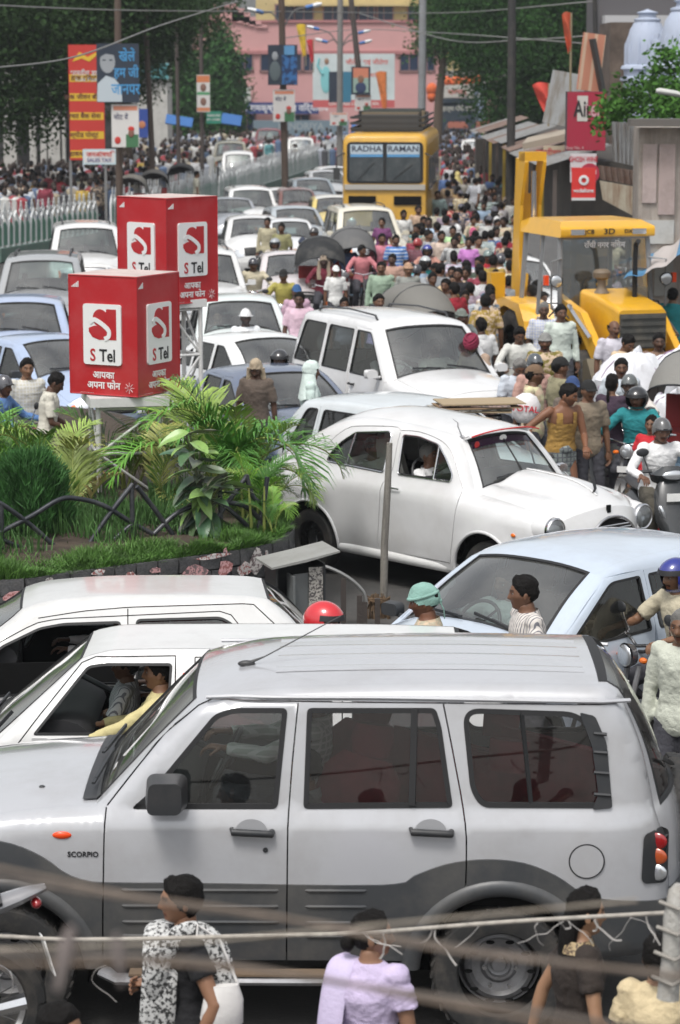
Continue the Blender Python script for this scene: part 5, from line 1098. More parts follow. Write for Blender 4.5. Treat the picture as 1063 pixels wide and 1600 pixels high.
# ---------------------------------------------------------------- old round-bodied white saloon
def white_saloon():
 hw = .80; rz = R(132); loc = Vector((1.06,26.85,0)); r = .315; xf,xr = -1.38,1.084
 fx = lambda x: -2.16 + x
 W = lambda x,z: (hw - .03 - .04 * np.clip((.55 - z) / .3,0,1) ** 2 - .05 * sstep(.95,1.05,z) - .17 * np.clip((z - 1.02) / .52,0,1.2) + .055 * np.exp(-((x - xf) / .62) ** 2) * sstep(1.02,.8,z)
      + .045 * np.exp(-((x - xr - .12) / .50) ** 4) * sstep(1.0,.82,z) - .24 * np.clip((-x - 1.55) / .62,0,1) ** 2.6 - .30 * np.clip((x - 1.35) / .82,0,1) ** 2.2 + .02 * np.exp(-((np.hypot(x - xf,z - r) - .42) / .05) ** 2))
 tr = tracer(loc,rz,1,W,1.05); T = lambda pts: along(tr,pts); zs = .30; xb = tr(722,764)[0] - .07; xt = tr(705,692)[0] - .02
 segs = [('front',[(fx(.20),.34),(fx(.10),.50),(fx(.05),.68),(fx(.12),.86)]),('hood',[(fx(.12),.86),(fx(.35),.96),(fx(.8),1.01),(xb,1.035)]),('ws',[(xb,1.035),(xb * .52 + xt * .48,1.265),(xt,1.46)]),
   ('roof',[(xt,1.46),(xt + .19,1.53),(fx(2.5),1.575),(fx(2.95),1.545),(fx(3.25),1.45)]),('rg',[(fx(3.25),1.45),(fx(3.50),1.31),(fx(3.70),1.12)]),('boot',[(fx(3.70),1.12),(fx(3.95),1.08),(fx(4.20),.95),(fx(4.31),.74)]),('rear',[(fx(4.31),.74),(fx(4.30),.5),(fx(4.2),.34)])]
 c = Car(segs,W,hw,[.10,.16,.12,.07,.07,.08,.12,.10],.12)
 base_top = c.top
 i0,i1 = c.idx['hood']
 def top(u,t,off=0.,p=2.6):
  P = base_top(u,t,off,p); f = (u - c.idx['front'][1] * .2) / (i1 * .8)
  if u < i1 + .01:
   k = float(sstep(0,1,np.float64((u - i1 * .25) / (i1 * .45)))); fade = float(sstep(1.0,.93,np.float64(u / i1)))
   v = .045 * math.exp(-((abs(t) - .56) / .13) ** 2) - .05 * math.exp(-(t / .36) ** 4); P.z -= v * k * (.25 + .75 * fade)
  return P
 c.top = top
 outer = side_outer(c.E,xf,xr,r + .075,r + .015,zs)
 Wr = rpoly(T([(511,720),(517,708),(533,691),(557,675),(609,674),(613,680),(600,738)]),.04); Wf = rpoly(T([(631,679),(655,682),(686,694),(698,716),(708,742),(705,753),(622,741)]),.035)
 gl = lambda pts,w=.008: strip(resample(catmull(T(pts),4),.07),w)
 g = [gl([(625,676),(620,700),(613,735),(600,752),(593,790),(591,857)]),gl([(721,767),(714,790),(708,830),(704,879)]),gl([(592,858),(640,868),(703,880)]),gl([(497,727),(486,740),(482,752),(487,770),(501,786),(509,812),(514,832),(524,846),(585,858)]),
   gl([(497,727),(506,703),(521,685),(538,672),(556,666),(612,667),(625,673)],.006),gl([(625,673),(650,675),(682,686),(700,700),(712,730),(721,765)],.006)]
 dF = T([(591,858),(593,790),(600,752),(613,735),(620,700),(625,674),(650,675),(682,686),(700,700),(712,730),(721,766),(714,790),(708,830),(704,880)]); dR = T([(497,727),(486,740),(482,752),(487,770),(501,786),(509,812),(514,832),(524,846),(586,859),(591,858),(593,790),(600,752),(613,735),(620,700),(625,674),(612,667),(556,666),(538,672),(521,685),(506,703)])
 root = hero('round_saloon','old round-bodied white saloon with sun visor, beside the grey post','car',loc,rz,c,outer,[Wr,Wf],g,[('dF',dF,0,'door'),('dR',dR,0,'door'),('body',None,0,'body')],xf,xr,r,zs,M_PAINT,(.66,.66,.66),
    tops=[('front','body',None),('hood','bonnet',None),('roof','roof',None),('boot','boot_lid',None),('rear','body',None)],belt=1.0,seal=.014,tyre=.16,wstyle='cap',open_windows={(1,1),(1,-1)},wsframe=(.05,.92,.86))
 y = lambda x,z: float(c.W([(x,z)])[0])
 root.scale = (1.05,1.05,1.05)
 # chrome frames, sill, arch lips
 for i,wp in enumerate((Wr,Wf)):
  for sd in (-1,1): m = MB(); P = wp + [wp[0]]; m.tube([(p[0],sd * (y(*p) + .006),p[1]) for p in P],.007,6,0,cap=False); m.build('window_frame',M_CHROME,root)
 for a,b in (((557,676),(540,729)),((687,695),(677,750))):
  for sd in (-1,1): p,q = tr(*a),tr(*b); m = MB(); m.tube([(p[0],sd * (y(*p) + .004),p[1]),(q[0],sd * (y(*q) + .004),q[1])],.009,6,0); m.build('quarterlight_bar',M_CHROME,root)
 gq = rpoly(T([(687,695),(698,716),(708,742),(705,753),(677,750)]),.02); m = MB(); c.sheet(m,gq,1,-.01); m.build('quarterlight',M_GLASS,root)
 for sd in (-1,1):
  for xx in (xf,xr): m = MB(); P = [p for p in arc(xx,r + .015,r + .082,-.1,math.pi + .1,26)]; m.tube([(p[0],sd * (y(*p) - .002),p[1]) for p in P],.016,8,0); m.build('wheel_arch_lip',M_PAINT,root,col=(.66,.66,.66))
  m = MB(); m.tube([(xf + .42,sd * (hw - .06),zs + .01),(xr - .42,sd * (hw - .06),zs + .01)],[(.035,.05)] * 2,10,0); m.build('sill',M_PAINT,root,col=(.80,.80,.79))
 # headlights, grille, bumper, mascot strip, lamp pips
 for sd in (-1,1):
  m = MB(); ct = Vector((fx(.10),sd * .595,.80)); Mx = Matrix.Rotation(R(-90),3,'Y'); o = len(m.v)
  m.lathe([(.112,-.14),(.118,-.02),(.124,.02),(.112,.035),(.100,.028)],30,0,Mx); m.v = [(a + ct.x,b + ct.y,z + ct.z) for a,b,z in m.v]; h = m.build('headlight',M_CHROME,root)
  m = MB(); m.lathe([(.102,.028),(.09,.042),(.06,.054),(.001,.060)],24,0,Mx); m.v = [(a + ct.x,b + ct.y,z + ct.z) for a,b,z in m.v]; m.build('lamp_lens',glass_mat('lamp_glass',(.75,.78,.8),.10,.05),h)
  m = MB(); m.lathe([(.10,.02),(.07,-.01),(.04,-.04),(.001,-.055)],24,0,Mx); m.v = [(a + ct.x,b + ct.y,z + ct.z) for a,b,z in m.v]; m.build('reflector',M_LAMP,h)
  m = MB(); m.lathe([(.150,-.30),(.140,-.12),(.122,-.01)],30,0,Mx); m.v = [(a + ct.x,b + ct.y,z + ct.z + (a * -.0)) for a,b,z in m.v]; m.build('headlight_housing',M_PAINT,root,col=(.66,.66,.66))
  m = MB(); x_,z_ = fx(.42),.74; m.ball((x_,sd * (y(x_,z_) + .004),z_),(.03,.012,.02),10); m.build('indicator_lamp',M_AMBER,root)
 a,b = c.idx['front']; fr = lambda f: a + (b - a) * f; gr = MB()
 arch = lambda t: max(0.,1 - (abs(t) / .84) ** 2.4)
 gr.grid(lambda u,v: c.top(fr(.54 + .32 * v * arch(-.8 + 1.6 * u)),-.8 + 1.6 * u,.022),24,3,0); g_ = gr.build('grille',M_DARK,root)
 for k in range(8):
  f = .585 + .030 * k; tm_ = .84 * max(0,(1 - (f - .54) / .32)) ** (1 / 2.4) - .02
  if tm_ > .08: m = MB(); m.tube([c.top(fr(f),t,.034) for t in np.linspace(-tm_,tm_,15)],[(.006,.008)] * 15,6,0); m.build('grille_bar',M_CHROME,g_)
 m = MB(); m.tube([c.top(fr(.54 + .33 * max(0,arch(t))),t,.036) for t in np.linspace(-.835,.835,31)],.014,8,0); m.build('grille_surround',M_CHROME,g_)
 m = MB(); c.patch(m,fr(.02),fr(.26),off=.10,rim=.05); m.build('front_bumper',M_CHROME,root)
 p = c.top(c.seg('hood',.16),0,.01); m = MB(); m.tube([p + Vector((0,0,-.02)),p + Vector((-.03,0,.03)),p + Vector((.02,0,.16)),p + Vector((.035,0,.30))],[(.012,.010),(.016,.012),(.022,.010),(.016,.008)],8,0); m.build('bonnet_mascot',M_BLACKPL,root)
 p = c.top(c.seg('front',.97),0,.012); m = MB(); m.box(tuple(p),(.02,.045,.07),0); m.build('badge',M_DARK,root)
 m = MB(); m.tube([c.top(c.seg('hood',f),0,.008) for f in np.linspace(.12,.9,16)],[(.010,.006)] * 16,6,0); m.build('bonnet_strip',M_PAINT,root,col=(.8,.8,.8))
 # outside sun visor with a red trim, dark band on the glass, crest
 a,b = c.idx['ws']; m = MB(); m.grid(lambda u,v: c.top(b + .6,-.97 + 1.94 * u,.012).lerp(c.top(b - (b - a) * .13,-.97 + 1.94 * u,.13),v) + Vector((0,0,.02 * math.sin(v * 3.1))),24,5,0); v_ = m.build('sun_visor',M_PAINT,root,col=(.8,.8,.8))
 m = MB(); m.tube([c.top(b - (b - a) * .13,t,.133) for t in np.linspace(-.97,.97,21)],.008,6,0); m.build('visor_trim',mat('red_trim',(.5,.02,.02),.4),v_)
 m = MB(); c.patch(m,a + (b - a) * .76,a + (b - a) * .93,-.82,.82,-.004); m.build('glass_band',mat('dark_film',(.03,.008,.03),.2),root)
 p = c.top(a + (b - a) * .85,0,.006); m = MB(); m.ball(p,(.012,.05,.03),12); m.build('windscreen_emblem',M_WHITE,root)
 p = c.top(a + (b - a) * .83,-.72,.004); p2 = c.top(a + (b - a) * .80,.72,.006); m = MB(); m.ball(p2,(.008,.035,.035),12); m.build('red_sticker',mat('red_trim',(.5,.02,.02),.4),root)
 for t0,t1 in ((.1,.62),(-.5,.02)): wiper(root,c.top(a - .3,t0,.03),c.top(a + (b - a) * .12,t1,.03))
 m = MB(); m.tube([c.top(a + (b - a) * .05,0,.006),c.top(a + (b - a) * .92,0,.006)],.008,6,0); m.build('windscreen_divider',M_SEAL,root)
 # aerial stump on the pillar, handles, mirror
 p = c.top(c.seg('roof',.05),.93,.0); m = MB(); m.ball(p,(.035,.02,.02),8); m.tube([p,p + Vector((.04,.02,.10)),p + Vector((.02,.04,.14)),p + Vector((.09,.04,.17))],[.006,.006,.005,.003],6,0); m.build('aerial',M_STEEL,root)
 for px,py in ((500,739),(619,762)):
  x_,z_ = tr(px,py)
  for sd in (-1,1): m = MB(); m.tube([(x_ + .07,sd * (y(x_,z_)),z_),(x_ + .06,sd * (y(x_,z_) + .035),z_),(x_ - .07,sd * (y(x_,z_) + .03),z_ - .005)],[.014,.010,.008],8,0); m.build('door_handle',M_CHROME,root)
 mirror(root,fx(1.35),-1,hw - .10,1.10,M_CHROME,(.05,.13,.09))
 add_cabin(root,fx(2.25),hw,.52,fx(1.66),1.0,mat('white_seat_cover',(.5,.48,.44),.9),[fx(2.95)])
 return root,tr,c
# ================================================================ planter island, signs on towers, plants
M_LEAF = mat('palm_leaf',objcol=True,rough=.5,var=.25,vscale=5)
M_STONE = mat('wall_stone',(.085,.085,.088),.9,var=.35,vscale=9,bump=.7,bscale=30,dirt=.3,dirtcol=(.2,.19,.17))
def frond_mesh(seed,L=1.2,droop=1.0,n=34,wl=.34):
 rr = random.Random(seed); mb = MB(); pts = []; p = Vector((0,0,0)); a = R(80)
 for i in range(15):
  pts.append(p.copy()); p = p + Vector((math.cos(a),0,math.sin(a))) * L / 14; a -= R(9.5) * droop * (.35 + i / 9)
 mb.tube(pts,[.012 - .0006 * i for i in range(15)],6,1)
 def at(t): i = min(13,int(t * 14)); f = t * 14 - i; return pts[i].lerp(pts[i + 1],f),(pts[i + 1] - pts[i]).normalized()
 for k in range(n):
  t = .22 + .77 * k / (n - 1); c,d = at(t * .999); l = wl * (math.sin(math.pi * min(1,.22 + .80 * (t - .2) / .8)) ** .6) * rr.uniform(.85,1.1)
  up = Vector((0,1,0)).cross(d) * -1
  for sd in (-1,1):
   dr = (d * rr.uniform(.75,1.0) + Vector((0,sd,0)) * rr.uniform(.65,.9) + up * rr.uniform(.25,.6)).normalized(); w = .0085 * rr.uniform(.8,1.2)
   q = [c,c + dr * l * .4,c + dr * l * .75 - Vector((0,0,.10 * l)),c + dr * l - Vector((0,0,.32 * l * rr.uniform(.5,1.3)))]; sx = dr.cross(up).normalized() * w
   vs = [q[0] - sx * .4,q[0] + sx * .4,q[1] - sx,q[1] + sx,q[2] - sx * .8,q[2] + sx * .8,q[3]]
   mb.add(vs,[(0,1,3,2),(2,3,5,4),(4,5,6)],0)
 return mb.mesh('frond',[M_LEAF,mat('leaf_stalk',(.22,.26,.06),.6)],True,80)
FR = None
def palm(loc,n,label,seed,L=(0.8,1.25),lean=(15,62),col=(.10,.22,.03),cols=None,group='areca palms in the planter'):
 global FR
 if FR is None: FR = [frond_mesh(s_,droop=d_,n=n_,wl=w_) for s_,d_,n_,w_ in ((1,.8,40,.40),(2,1.1,38,.38),(3,1.45,36,.38),(4,.5,42,.42))]
 rr = random.Random(seed); root = thing('areca_palm',label,'palm',loc,0,group)
 for i in range(n):
  az = rr.uniform(0,2 * math.pi); c = cols[rr.randrange(len(cols))] if cols else col; k = rr.uniform(.75,1.3)
  o = link('frond',FR[rr.randrange(4)],root,(rr.uniform(-.12,.12),rr.uniform(-.12,.12),0),(0,-R(rr.uniform(-25,20)),az),tuple(min(1,v * k) for v in c),rr.uniform(*L))
 for i in range(max(2,n // 5)):
  m = MB(); x,y_ = rr.uniform(-.12,.12),rr.uniform(-.12,.12); m.tube([(x,y_,-.1),(x * 1.1,y_ * 1.1,.15),(x * 1.3,y_ * 1.3,.45)],[.018,.015,.008],7,0); m.build('stem',mat('leaf_stalk',(.22,.26,.06),.6),root)
 return root
def island():
 ZT = .90; px = [(-60,910),(0,905),(100,894),(200,881),(300,868),(370,858),(415,849),(440,838),(455,822)]
 line = [PZ(x,y,ZT) for x,y in px]; line = [Vector((-6.2,21.7,ZT)),Vector((-4.6,22.0,ZT))] + line[1:] + [Vector((-.60,25.8,ZT)),Vector((-1.15,26.9,ZT)),Vector((-1.75,28.4,ZT)),Vector((-2.1,31.0,ZT)),Vector((-2.9,33.5,ZT)),Vector((-5.2,34.5,ZT)),Vector((-8,33,ZT)),Vector((-9.0,28,ZT)),Vector((-8.2,23.5,ZT))]
 P = catmull([(p.x,p.y) for p in line],8); n = len(P); closed = P + [P[0]]
 wall = thing('planter_wall','curved low wall of dark grey stone blocks with torn posters round the planting','wall',(0,0,0))
 core = MB(); ins = inset(P,.05) if True else P
 A = sum(P[i][0] * P[(i + 1) % n][1] - P[(i + 1) % n][0] * P[i][1] for i in range(n));
 core.prism(ins,0,ZT - .03,0,lambda a,y,b: (a,b,y)); core.build('wall_core',mat('mortar',(.06,.058,.055),.95,bump=.5),wall,smooth=False)
 # blocks along the part that can be seen
 L = [0];
 for i in range(n - 1): L.append(L[-1] + math.hypot(P[i + 1][0] - P[i][0],P[i + 1][1] - P[i][1]))
 def at(d):
  d = max(0,min(L[-1] - 1e-3,d)); i = max(0,int(np.searchsorted(L,d)) - 1); i = min(i,n - 2); f = (d - L[i]) / (L[i + 1] - L[i] + 1e-9); a,b = Vector(P[i]),Vector(P[i + 1]); return a.lerp(b,f),(b - a).normalized()
 bm = []
 for v in range(5):
  r_ = random.Random(v); m = MB(); q = []
  for z in (0,1):
   for x,y in ((-.5,-.5),(.5,-.5),(.5,.5),(-.5,.5)): q.append((x * r_.uniform(.93,1),y * r_.uniform(.8,1.1),(z - .5) * r_.uniform(.92,1)))
  m.add(q,[(0,3,2,1),(4,5,6,7),(0,1,5,4),(1,2,6,5),(2,3,7,6),(3,0,4,7)],0); bm.append(m.mesh('stone_block',M_STONE,False))
 sg = 1 if A > 0 else -1
 for row in range(6):
  z = ZT - .075 - row * .150; d = -.05 - (row % 2) * .11;
  while d < 9.5:
   p,t = at(d + .11); nrm = Vector((t.y,-t.x)) * sg
   if p.y < 29:
    o = link('stone_block',bm[random.randrange(5)],wall,(p.x - nrm.x * .03,p.y - nrm.y * .03,z),(0,0,math.atan2(t.y,t.x)),None,(.215 + random.uniform(-.012,.012),.12,.140))
   d += .225
 # torn posters
 papers = [(378,888,30,22,(.55,.52,.50)),(300,893,46,22,(.55,.30,.30)),(345,887,30,24,(.60,.34,.34)),(395,875,30,40,(.62,.58,.55)),(150,893,26,10,(.6,.58,.56)),(195,898,16,14,(.62,.6,.58)),(240,890,22,10,(.55,.5,.48)),
    (20,930,40,14,(.5,.42,.42)),(70,905,16,8,(.5,.5,.5)),(330,868,60,7,(.5,.48,.46)),(410,880,12,46,(.66,.64,.62)),(350,862,8,16,(.66,.64,.62)),(303,905,8,12,(.66,.66,.66)),(265,902,12,8,(.4,.25,.25))]
 for k,(x,y,w_,h_,c_) in enumerate(papers):
  f = min(1,max(0,(x + 60) / 475)); s_ = 178.;
  best = min(range(n - 1),key=lambda i: abs((P[i][0] * F / (P[i][1] * .986 + .7) + CX) - x) + (1e4 if P[i][1] > 25.5 or P[i][0] < -6 else 0)); a,b = Vector(P[best]),Vector(P[best + 1]); t = (b - a).normalized(); nrm = Vector((t.y,-t.x)) * sg
  if nrm.y > 0: nrm = -nrm
  pz = PY(x,y,a.y).z; r_ = random.Random(k * 5 + 1); m = MB(); N_ = 12; ring = []
  for i in range(N_):
   an = 2 * math.pi * i / N_; rx = w_ / s_ / 2 * (1 if abs(math.cos(an)) > .5 else 1.15) * r_.uniform(.65,1.1); rz_ = h_ / s_ / 2 * r_.uniform(.65,1.15); ring.append((math.cos(an) * rx * 1.15,math.sin(an) * rz_ * 1.15))
  c0 = a + nrm * .048; m.add([(c0.x + t.x * u,c0.y + t.y * u - .003 * (i % 3),pz + v) for i,(u,v) in enumerate(ring)],[tuple(range(N_))],0)
  o = m.build('torn_poster',mat('poster_paper_%d' % (k % 5),c_,.9,pat=('blot',30,(.16,.12,.12)) if k % 2 else ('blot',40,(.34,.13,.12))),wall,smooth=False)
 soil = MB(); cx_ = sum(p[0] for p in P) / n; cy_ = sum(p[1] for p in P) / n
 in2 = inset(P,.10); rings = [in2] + [[(cx_ + (x - cx_) * f,cy_ + (y - cy_) * f) for x,y in in2] for f in (.9,.7,.4)]; vs = [];
 for k,rg_ in enumerate(rings): vs += [(x,y,ZT - .03 + [0,.06,.10,.12][k]) for x,y in rg_]
 soil.add(vs,[(k * n + i,k * n + (i + 1) % n,(k + 1) * n + (i + 1) % n,(k + 1) * n + i) for k in range(3) for i in range(n)] + [tuple(3 * n + i for i in range(n))],0)
 so = soil.build('planter_soil',mat('soil',(.055,.040,.028),.95,var=.4,vscale=6,bump=.6,bscale=20)); so['kind'] = 'structure'
 # grass along the rim
 def blades(name,count,gen,mcol,label,h=(.10,.24),w_=.006):
  V = np.zeros((count * 5,3),'f'); Q = np.zeros((count,4),'i'); Tt = np.zeros((count,3),'i'); r_ = np.random.RandomState(3)
  for i in range(count):
   x,y,z,ox,oy = gen(r_); hh = r_.uniform(*h) * (.75 + .9 * noise.noise(Vector((x * 2.2,y * 2.2,1)))) + .02; a = r_.uniform(0,6.28); wx,wy = math.cos(a) * w_,math.sin(a) * w_; lx_,ly_ = ox + r_.normal(0,.05),oy + r_.normal(0,.05); k = i * 5
   V[k] = (x - wx,y - wy,z); V[k + 1] = (x + wx,y + wy,z); V[k + 2] = (x + wx * .8 + lx_ * .4,y + wy * .8 + ly_ * .4,z + hh * .6); V[k + 3] = (x - wx * .8 + lx_ * .4,y - wy * .8 + ly_ * .4,z + hh * .6); V[k + 4] = (x + lx_,y + ly_,z + hh * (1 - .8 * abs(lx_ + ly_)))
   Q[i] = (k,k + 1,k + 2,k + 3); Tt[i] = (k + 3,k + 2,k + 4)
  Fq = np.concatenate([Q,np.c_[Tt,Tt[:,2]]]);
  me = bpy.data.meshes.new(name); me.from_pydata(V.tolist(),[],Q.tolist() + Tt.tolist()); me.materials.append(mcol); me.update(); o = bpy.data.objects.new(name,me); COL.objects.link(o); tag(o,label,'grass',kind='stuff'); return o
 def g1(r_):
  d = r_.uniform(0,9.3); p,t = at(d); nrm = Vector((t.y,-t.x)) * sg; q = abs(r_.normal(0,.26)); cl = noise.noise(Vector((d * 1.7,q * 2,0)))
  if cl < -.25: q *= .2
  e = -.06 if q < .1 else 0; return p.x - nrm.x * (q + .02),p.y - nrm.y * (q + .02),ZT - .04 + .05 * min(q,1),nrm.x * (.03 if q < .12 else .0),nrm.y * (.03 if q < .12 else 0)
 blades('grass',36000,g1,mat('grass_blade',(.075,.17,.028),.6,var=.45,vscale=5),'bright green grass along the rim of the planter wall',(.04,.16))
 x0,y0 = P[0]
 def g3(r_):
  while 1:
   d = r_.uniform(0,9.3); p,t = at(d); nrm = Vector((t.y,-t.x)) * sg; q = r_.uniform(.7,2.8); x,y = p.x - nrm.x * q,p.y - nrm.y * q
   if noise.noise(Vector((x * 1.6,y * 1.6,4))) > -.12: return x,y,ZT + .02 + .03 * min(q,2),0,0
 blades('ground_cover',9000,g3,mat('ground_cover_green',(.055,.135,.03),.7,var=.55,vscale=3),'darker loose ground cover growing between the palms',(.08,.34),.007)
 def g2(r_): d = r_.uniform(1.5,2.7); p,t = at(d); nrm = Vector((t.y,-t.x)) * sg; q = abs(r_.normal(0,.07)); return p.x - nrm.x * q,p.y - nrm.y * q,ZT - .06,nrm.x * .12,nrm.y * .12
 blades('dry_grass',1800,g2,mat('dry_grass_blade',(.30,.20,.08),.8,var=.3),'patch of dry tan grass hanging over the planter wall',(.05,.18))
 return at,P
def rail(px_pts,Y,r,name,root,m):
 P = [PY(x,y,Y + (x * .0030)) for x,y in px_pts]; mb = MB(); mb.tube(catmull([tuple(p) for p in P],5),r,10,0); return mb.build(name,m,root)
def planter_railing():
 m = mat('black_iron',(.035,.038,.045),.38,.4,dirt=.35,dirtcol=(.25,.25,.25),dscale=5); root = thing('planter_railing','black pipe railing of crossed arches in front of the planter plants','railing',(0,0,0)); Y = 23.2
 arcs = [[(-60,862),(0,832),(50,806),(92,781),(120,779),(160,789),(205,816),(238,834)],[(-40,770),(0,786),(50,822),(105,872)],[(125,873),(165,812),(208,756)],[(163,856),(190,833),(213,814)],[(214,760),(245,800),(277,845)],[(2,787),(4,872)],[(206,762),(208,846)],
   [(0,842),(40,858),(85,866)],[(332,820),(360,780),(385,745)],[(343,746),(346,830)],[(345,785),(372,808),(396,832)],[(385,742),(395,775),(418,800),(403,832)],[(300,800),(330,770),(350,742)],[(240,835),(280,800),(330,785),(380,790),(410,815)],[(418,745),(412,790),(403,830)]]
 for a in arcs: rail(a,Y,.023,'rail_pipe',root,m)
 return root
def tower(loc,top,w_,label,seed):
 root = thing('truss_tower',label,'tower',loc,R(12 + seed * 20),'white lattice towers carrying the red signs'); m = mat('tower_paint',(.62,.62,.61),.5,dirt=.5,dirtcol=(.3,.28,.26)); h = top - loc[2]; c = [(sx * w_ / 2,sy * w_ / 2) for sx,sy in ((-1,-1),(1,-1),(1,1),(-1,1))]
 for x,y in c: mb = MB(); mb.tube([(x,y,-.1),(x,y,h - .06)],.026,10); mb.build('leg',m,root)
 mb = MB(); n = max(2,int(h / .45)); st = (h - .1) / n
 for i in range(n + 1):
  z = i * st
  for k in range(4):
   a,b = c[k],c[(k + 1) % 4]; q = MB(); q.tube([(*a,z),(*b,z)],.016,8); q.build('crossbar',m,root)
   if i < n: q = MB(); u,v = (a,b) if (i + k) % 2 else (b,a); q.tube([(*u,z),(*v,z + st)],.014,8); q.build('brace',m,root)
 t = MB(); t.box((0,0,h - .03),(w_ * 1.28,w_ * 1.28,.09)); t.build('top_plate',m,root); t = MB(); t.box((0,0,h + .06),(.16,.16,.14)); t.build('sign_mount',M_BLACKPL,root); return root
def tel_sign(loc,a,h,rz,label):
 red = mat('sign_red',(.42,.012,.018),.35,coat=.3,dirt=.12,dirtcol=(.5,.3,.3)); wh = mat('sign_white',(.74,.74,.74),.4); root = thing('cube_sign',label,'sign',loc,rz,'red box signs'); mb = MB(); mb.box((0,0,h / 2),(a,a,h)); mb.build('sign_box',red,root,smooth=False)
 fr = MB()
 for sx in (-1,1):
  for sy in (-1,1): fr.tube([(sx * a / 2,sy * a / 2,0),(sx * a / 2,sy * a / 2,h)],.008,6)
 for z in (0,h):
  for s_ in (-1,1): fr.tube([(-a / 2,s_ * a / 2,z),(a / 2,s_ * a / 2,z)],.008,6); fr.tube([(s_ * a / 2,-a / 2,z),(s_ * a / 2,a / 2,z)],.008,6)
 fr.build('frame',red,root)
 tp = MB(); tp.box((0,0,h + .004),(a,a,.008)); tp.build('sign_top',mat('faded_top',(.55,.45,.42),.8,dirt=.5),root,smooth=False)
 for k in range(4):
  f = empty('sign_face',(0,0,0),k * math.pi / 2,root); yf = -a / 2
  def P_(poly,off,mt,nm): m = MB(); m.prism(poly,yf - off,yf - off + .004,0); return m.build(nm,mt,f,smooth=False)
  pw = a * .56; z0,z1 = h * .255,h * .765; m = MB(); m.prism(rpoly([(-pw / 2,z0),(pw / 2,z0),(pw / 2,z1),(-pw / 2,z1)],.035,5),yf - .02,yf + .01,0); m.build('logo_plate',wh,f,smooth=False)
  # emblem: red block and bowls with a white S across it
  zc = (z0 + z1) / 2 + h * .085; q = a * .19; cir = lambda cx_,cz_,r_: [(cx_ + r_ * math.cos(t),cz_ + r_ * math.sin(t)) for t in np.linspace(0,6.2832,25)[:-1]]
  P_([(q * .10,zc - q * 1.0),(q * 1.12,zc - q * 1.0),(q * 1.12,zc + q * 1.02),(q * .35,zc + q * 1.02),(q * .35,zc + q * .86),(q * .10,zc + q * .7)],.022,red,'emblem_block'); P_(cir(-q * .12,zc + q * .42,q * .58),.0225,red,'emblem_bowl'); P_([(-q * 1.02,zc - q * .25),(-q * .6,zc - q * .1),(q * .1,zc - q * .1),(q * .3,zc - q * .98),(-q * .2,zc - q * 1.02),(-q * .75,zc - q * .85),(-q * 1.02,zc - q * .5)],.023,red,'emblem_bowl')
  sw = [(-.95,.10),(-.62,.30),(-.25,.18),(.25,-.12),(.55,-.42),(.52,-.78),(.2,-.95)]; pts = [(x * q,zc + z * q) for x,z in catmull([(x,z) for x,z in sw],5)]; P_(strip(pts,q * .30),.027,wh,'emblem_stroke')
  text('S',h * .145,red,f,(-pw * .25,yf - .022,z0 + h * .075),(R(90),0,0),.85,True); text('Tel',h * .145,M_BLACK,f,(pw * .14,yf - .022,z0 + h * .075),(R(90),0,0),.85,True)
  text('आपका',h * .082,wh,f,(0,yf - .003,h * .165),(R(90),0,0),1.,True); text('अपना फोन',h * .082,wh,f,(0,yf - .003,h * .078),(R(90),0,0),1.,True)
  for i in range(5): m = MB(); m.box((-a * .45 + i * a * .022,yf - .002,h * .90 + (i + 1) * h * .005),(a * .014,.004,(i + 1) * h * .010)); m.build('signal_bar',wh,f,smooth=False)
  st = MB()
  for i in range(8): t = i * math.pi / 4; st.bar((a * .38 + math.cos(t) * .015,yf - .003,h * .07 + math.sin(t) * .015),(a * .38 + math.cos(t) * .055,yf - .003,h * .07 + math.sin(t) * .055),.006,.003)
  st.build('star',wh,f,smooth=False)
  text('Copyright notice' if False else '___ __ ______ ____',h * .02,wh,f,(-a * .25,yf - .003,h * .02),(R(90),0,0),.8)
 return root
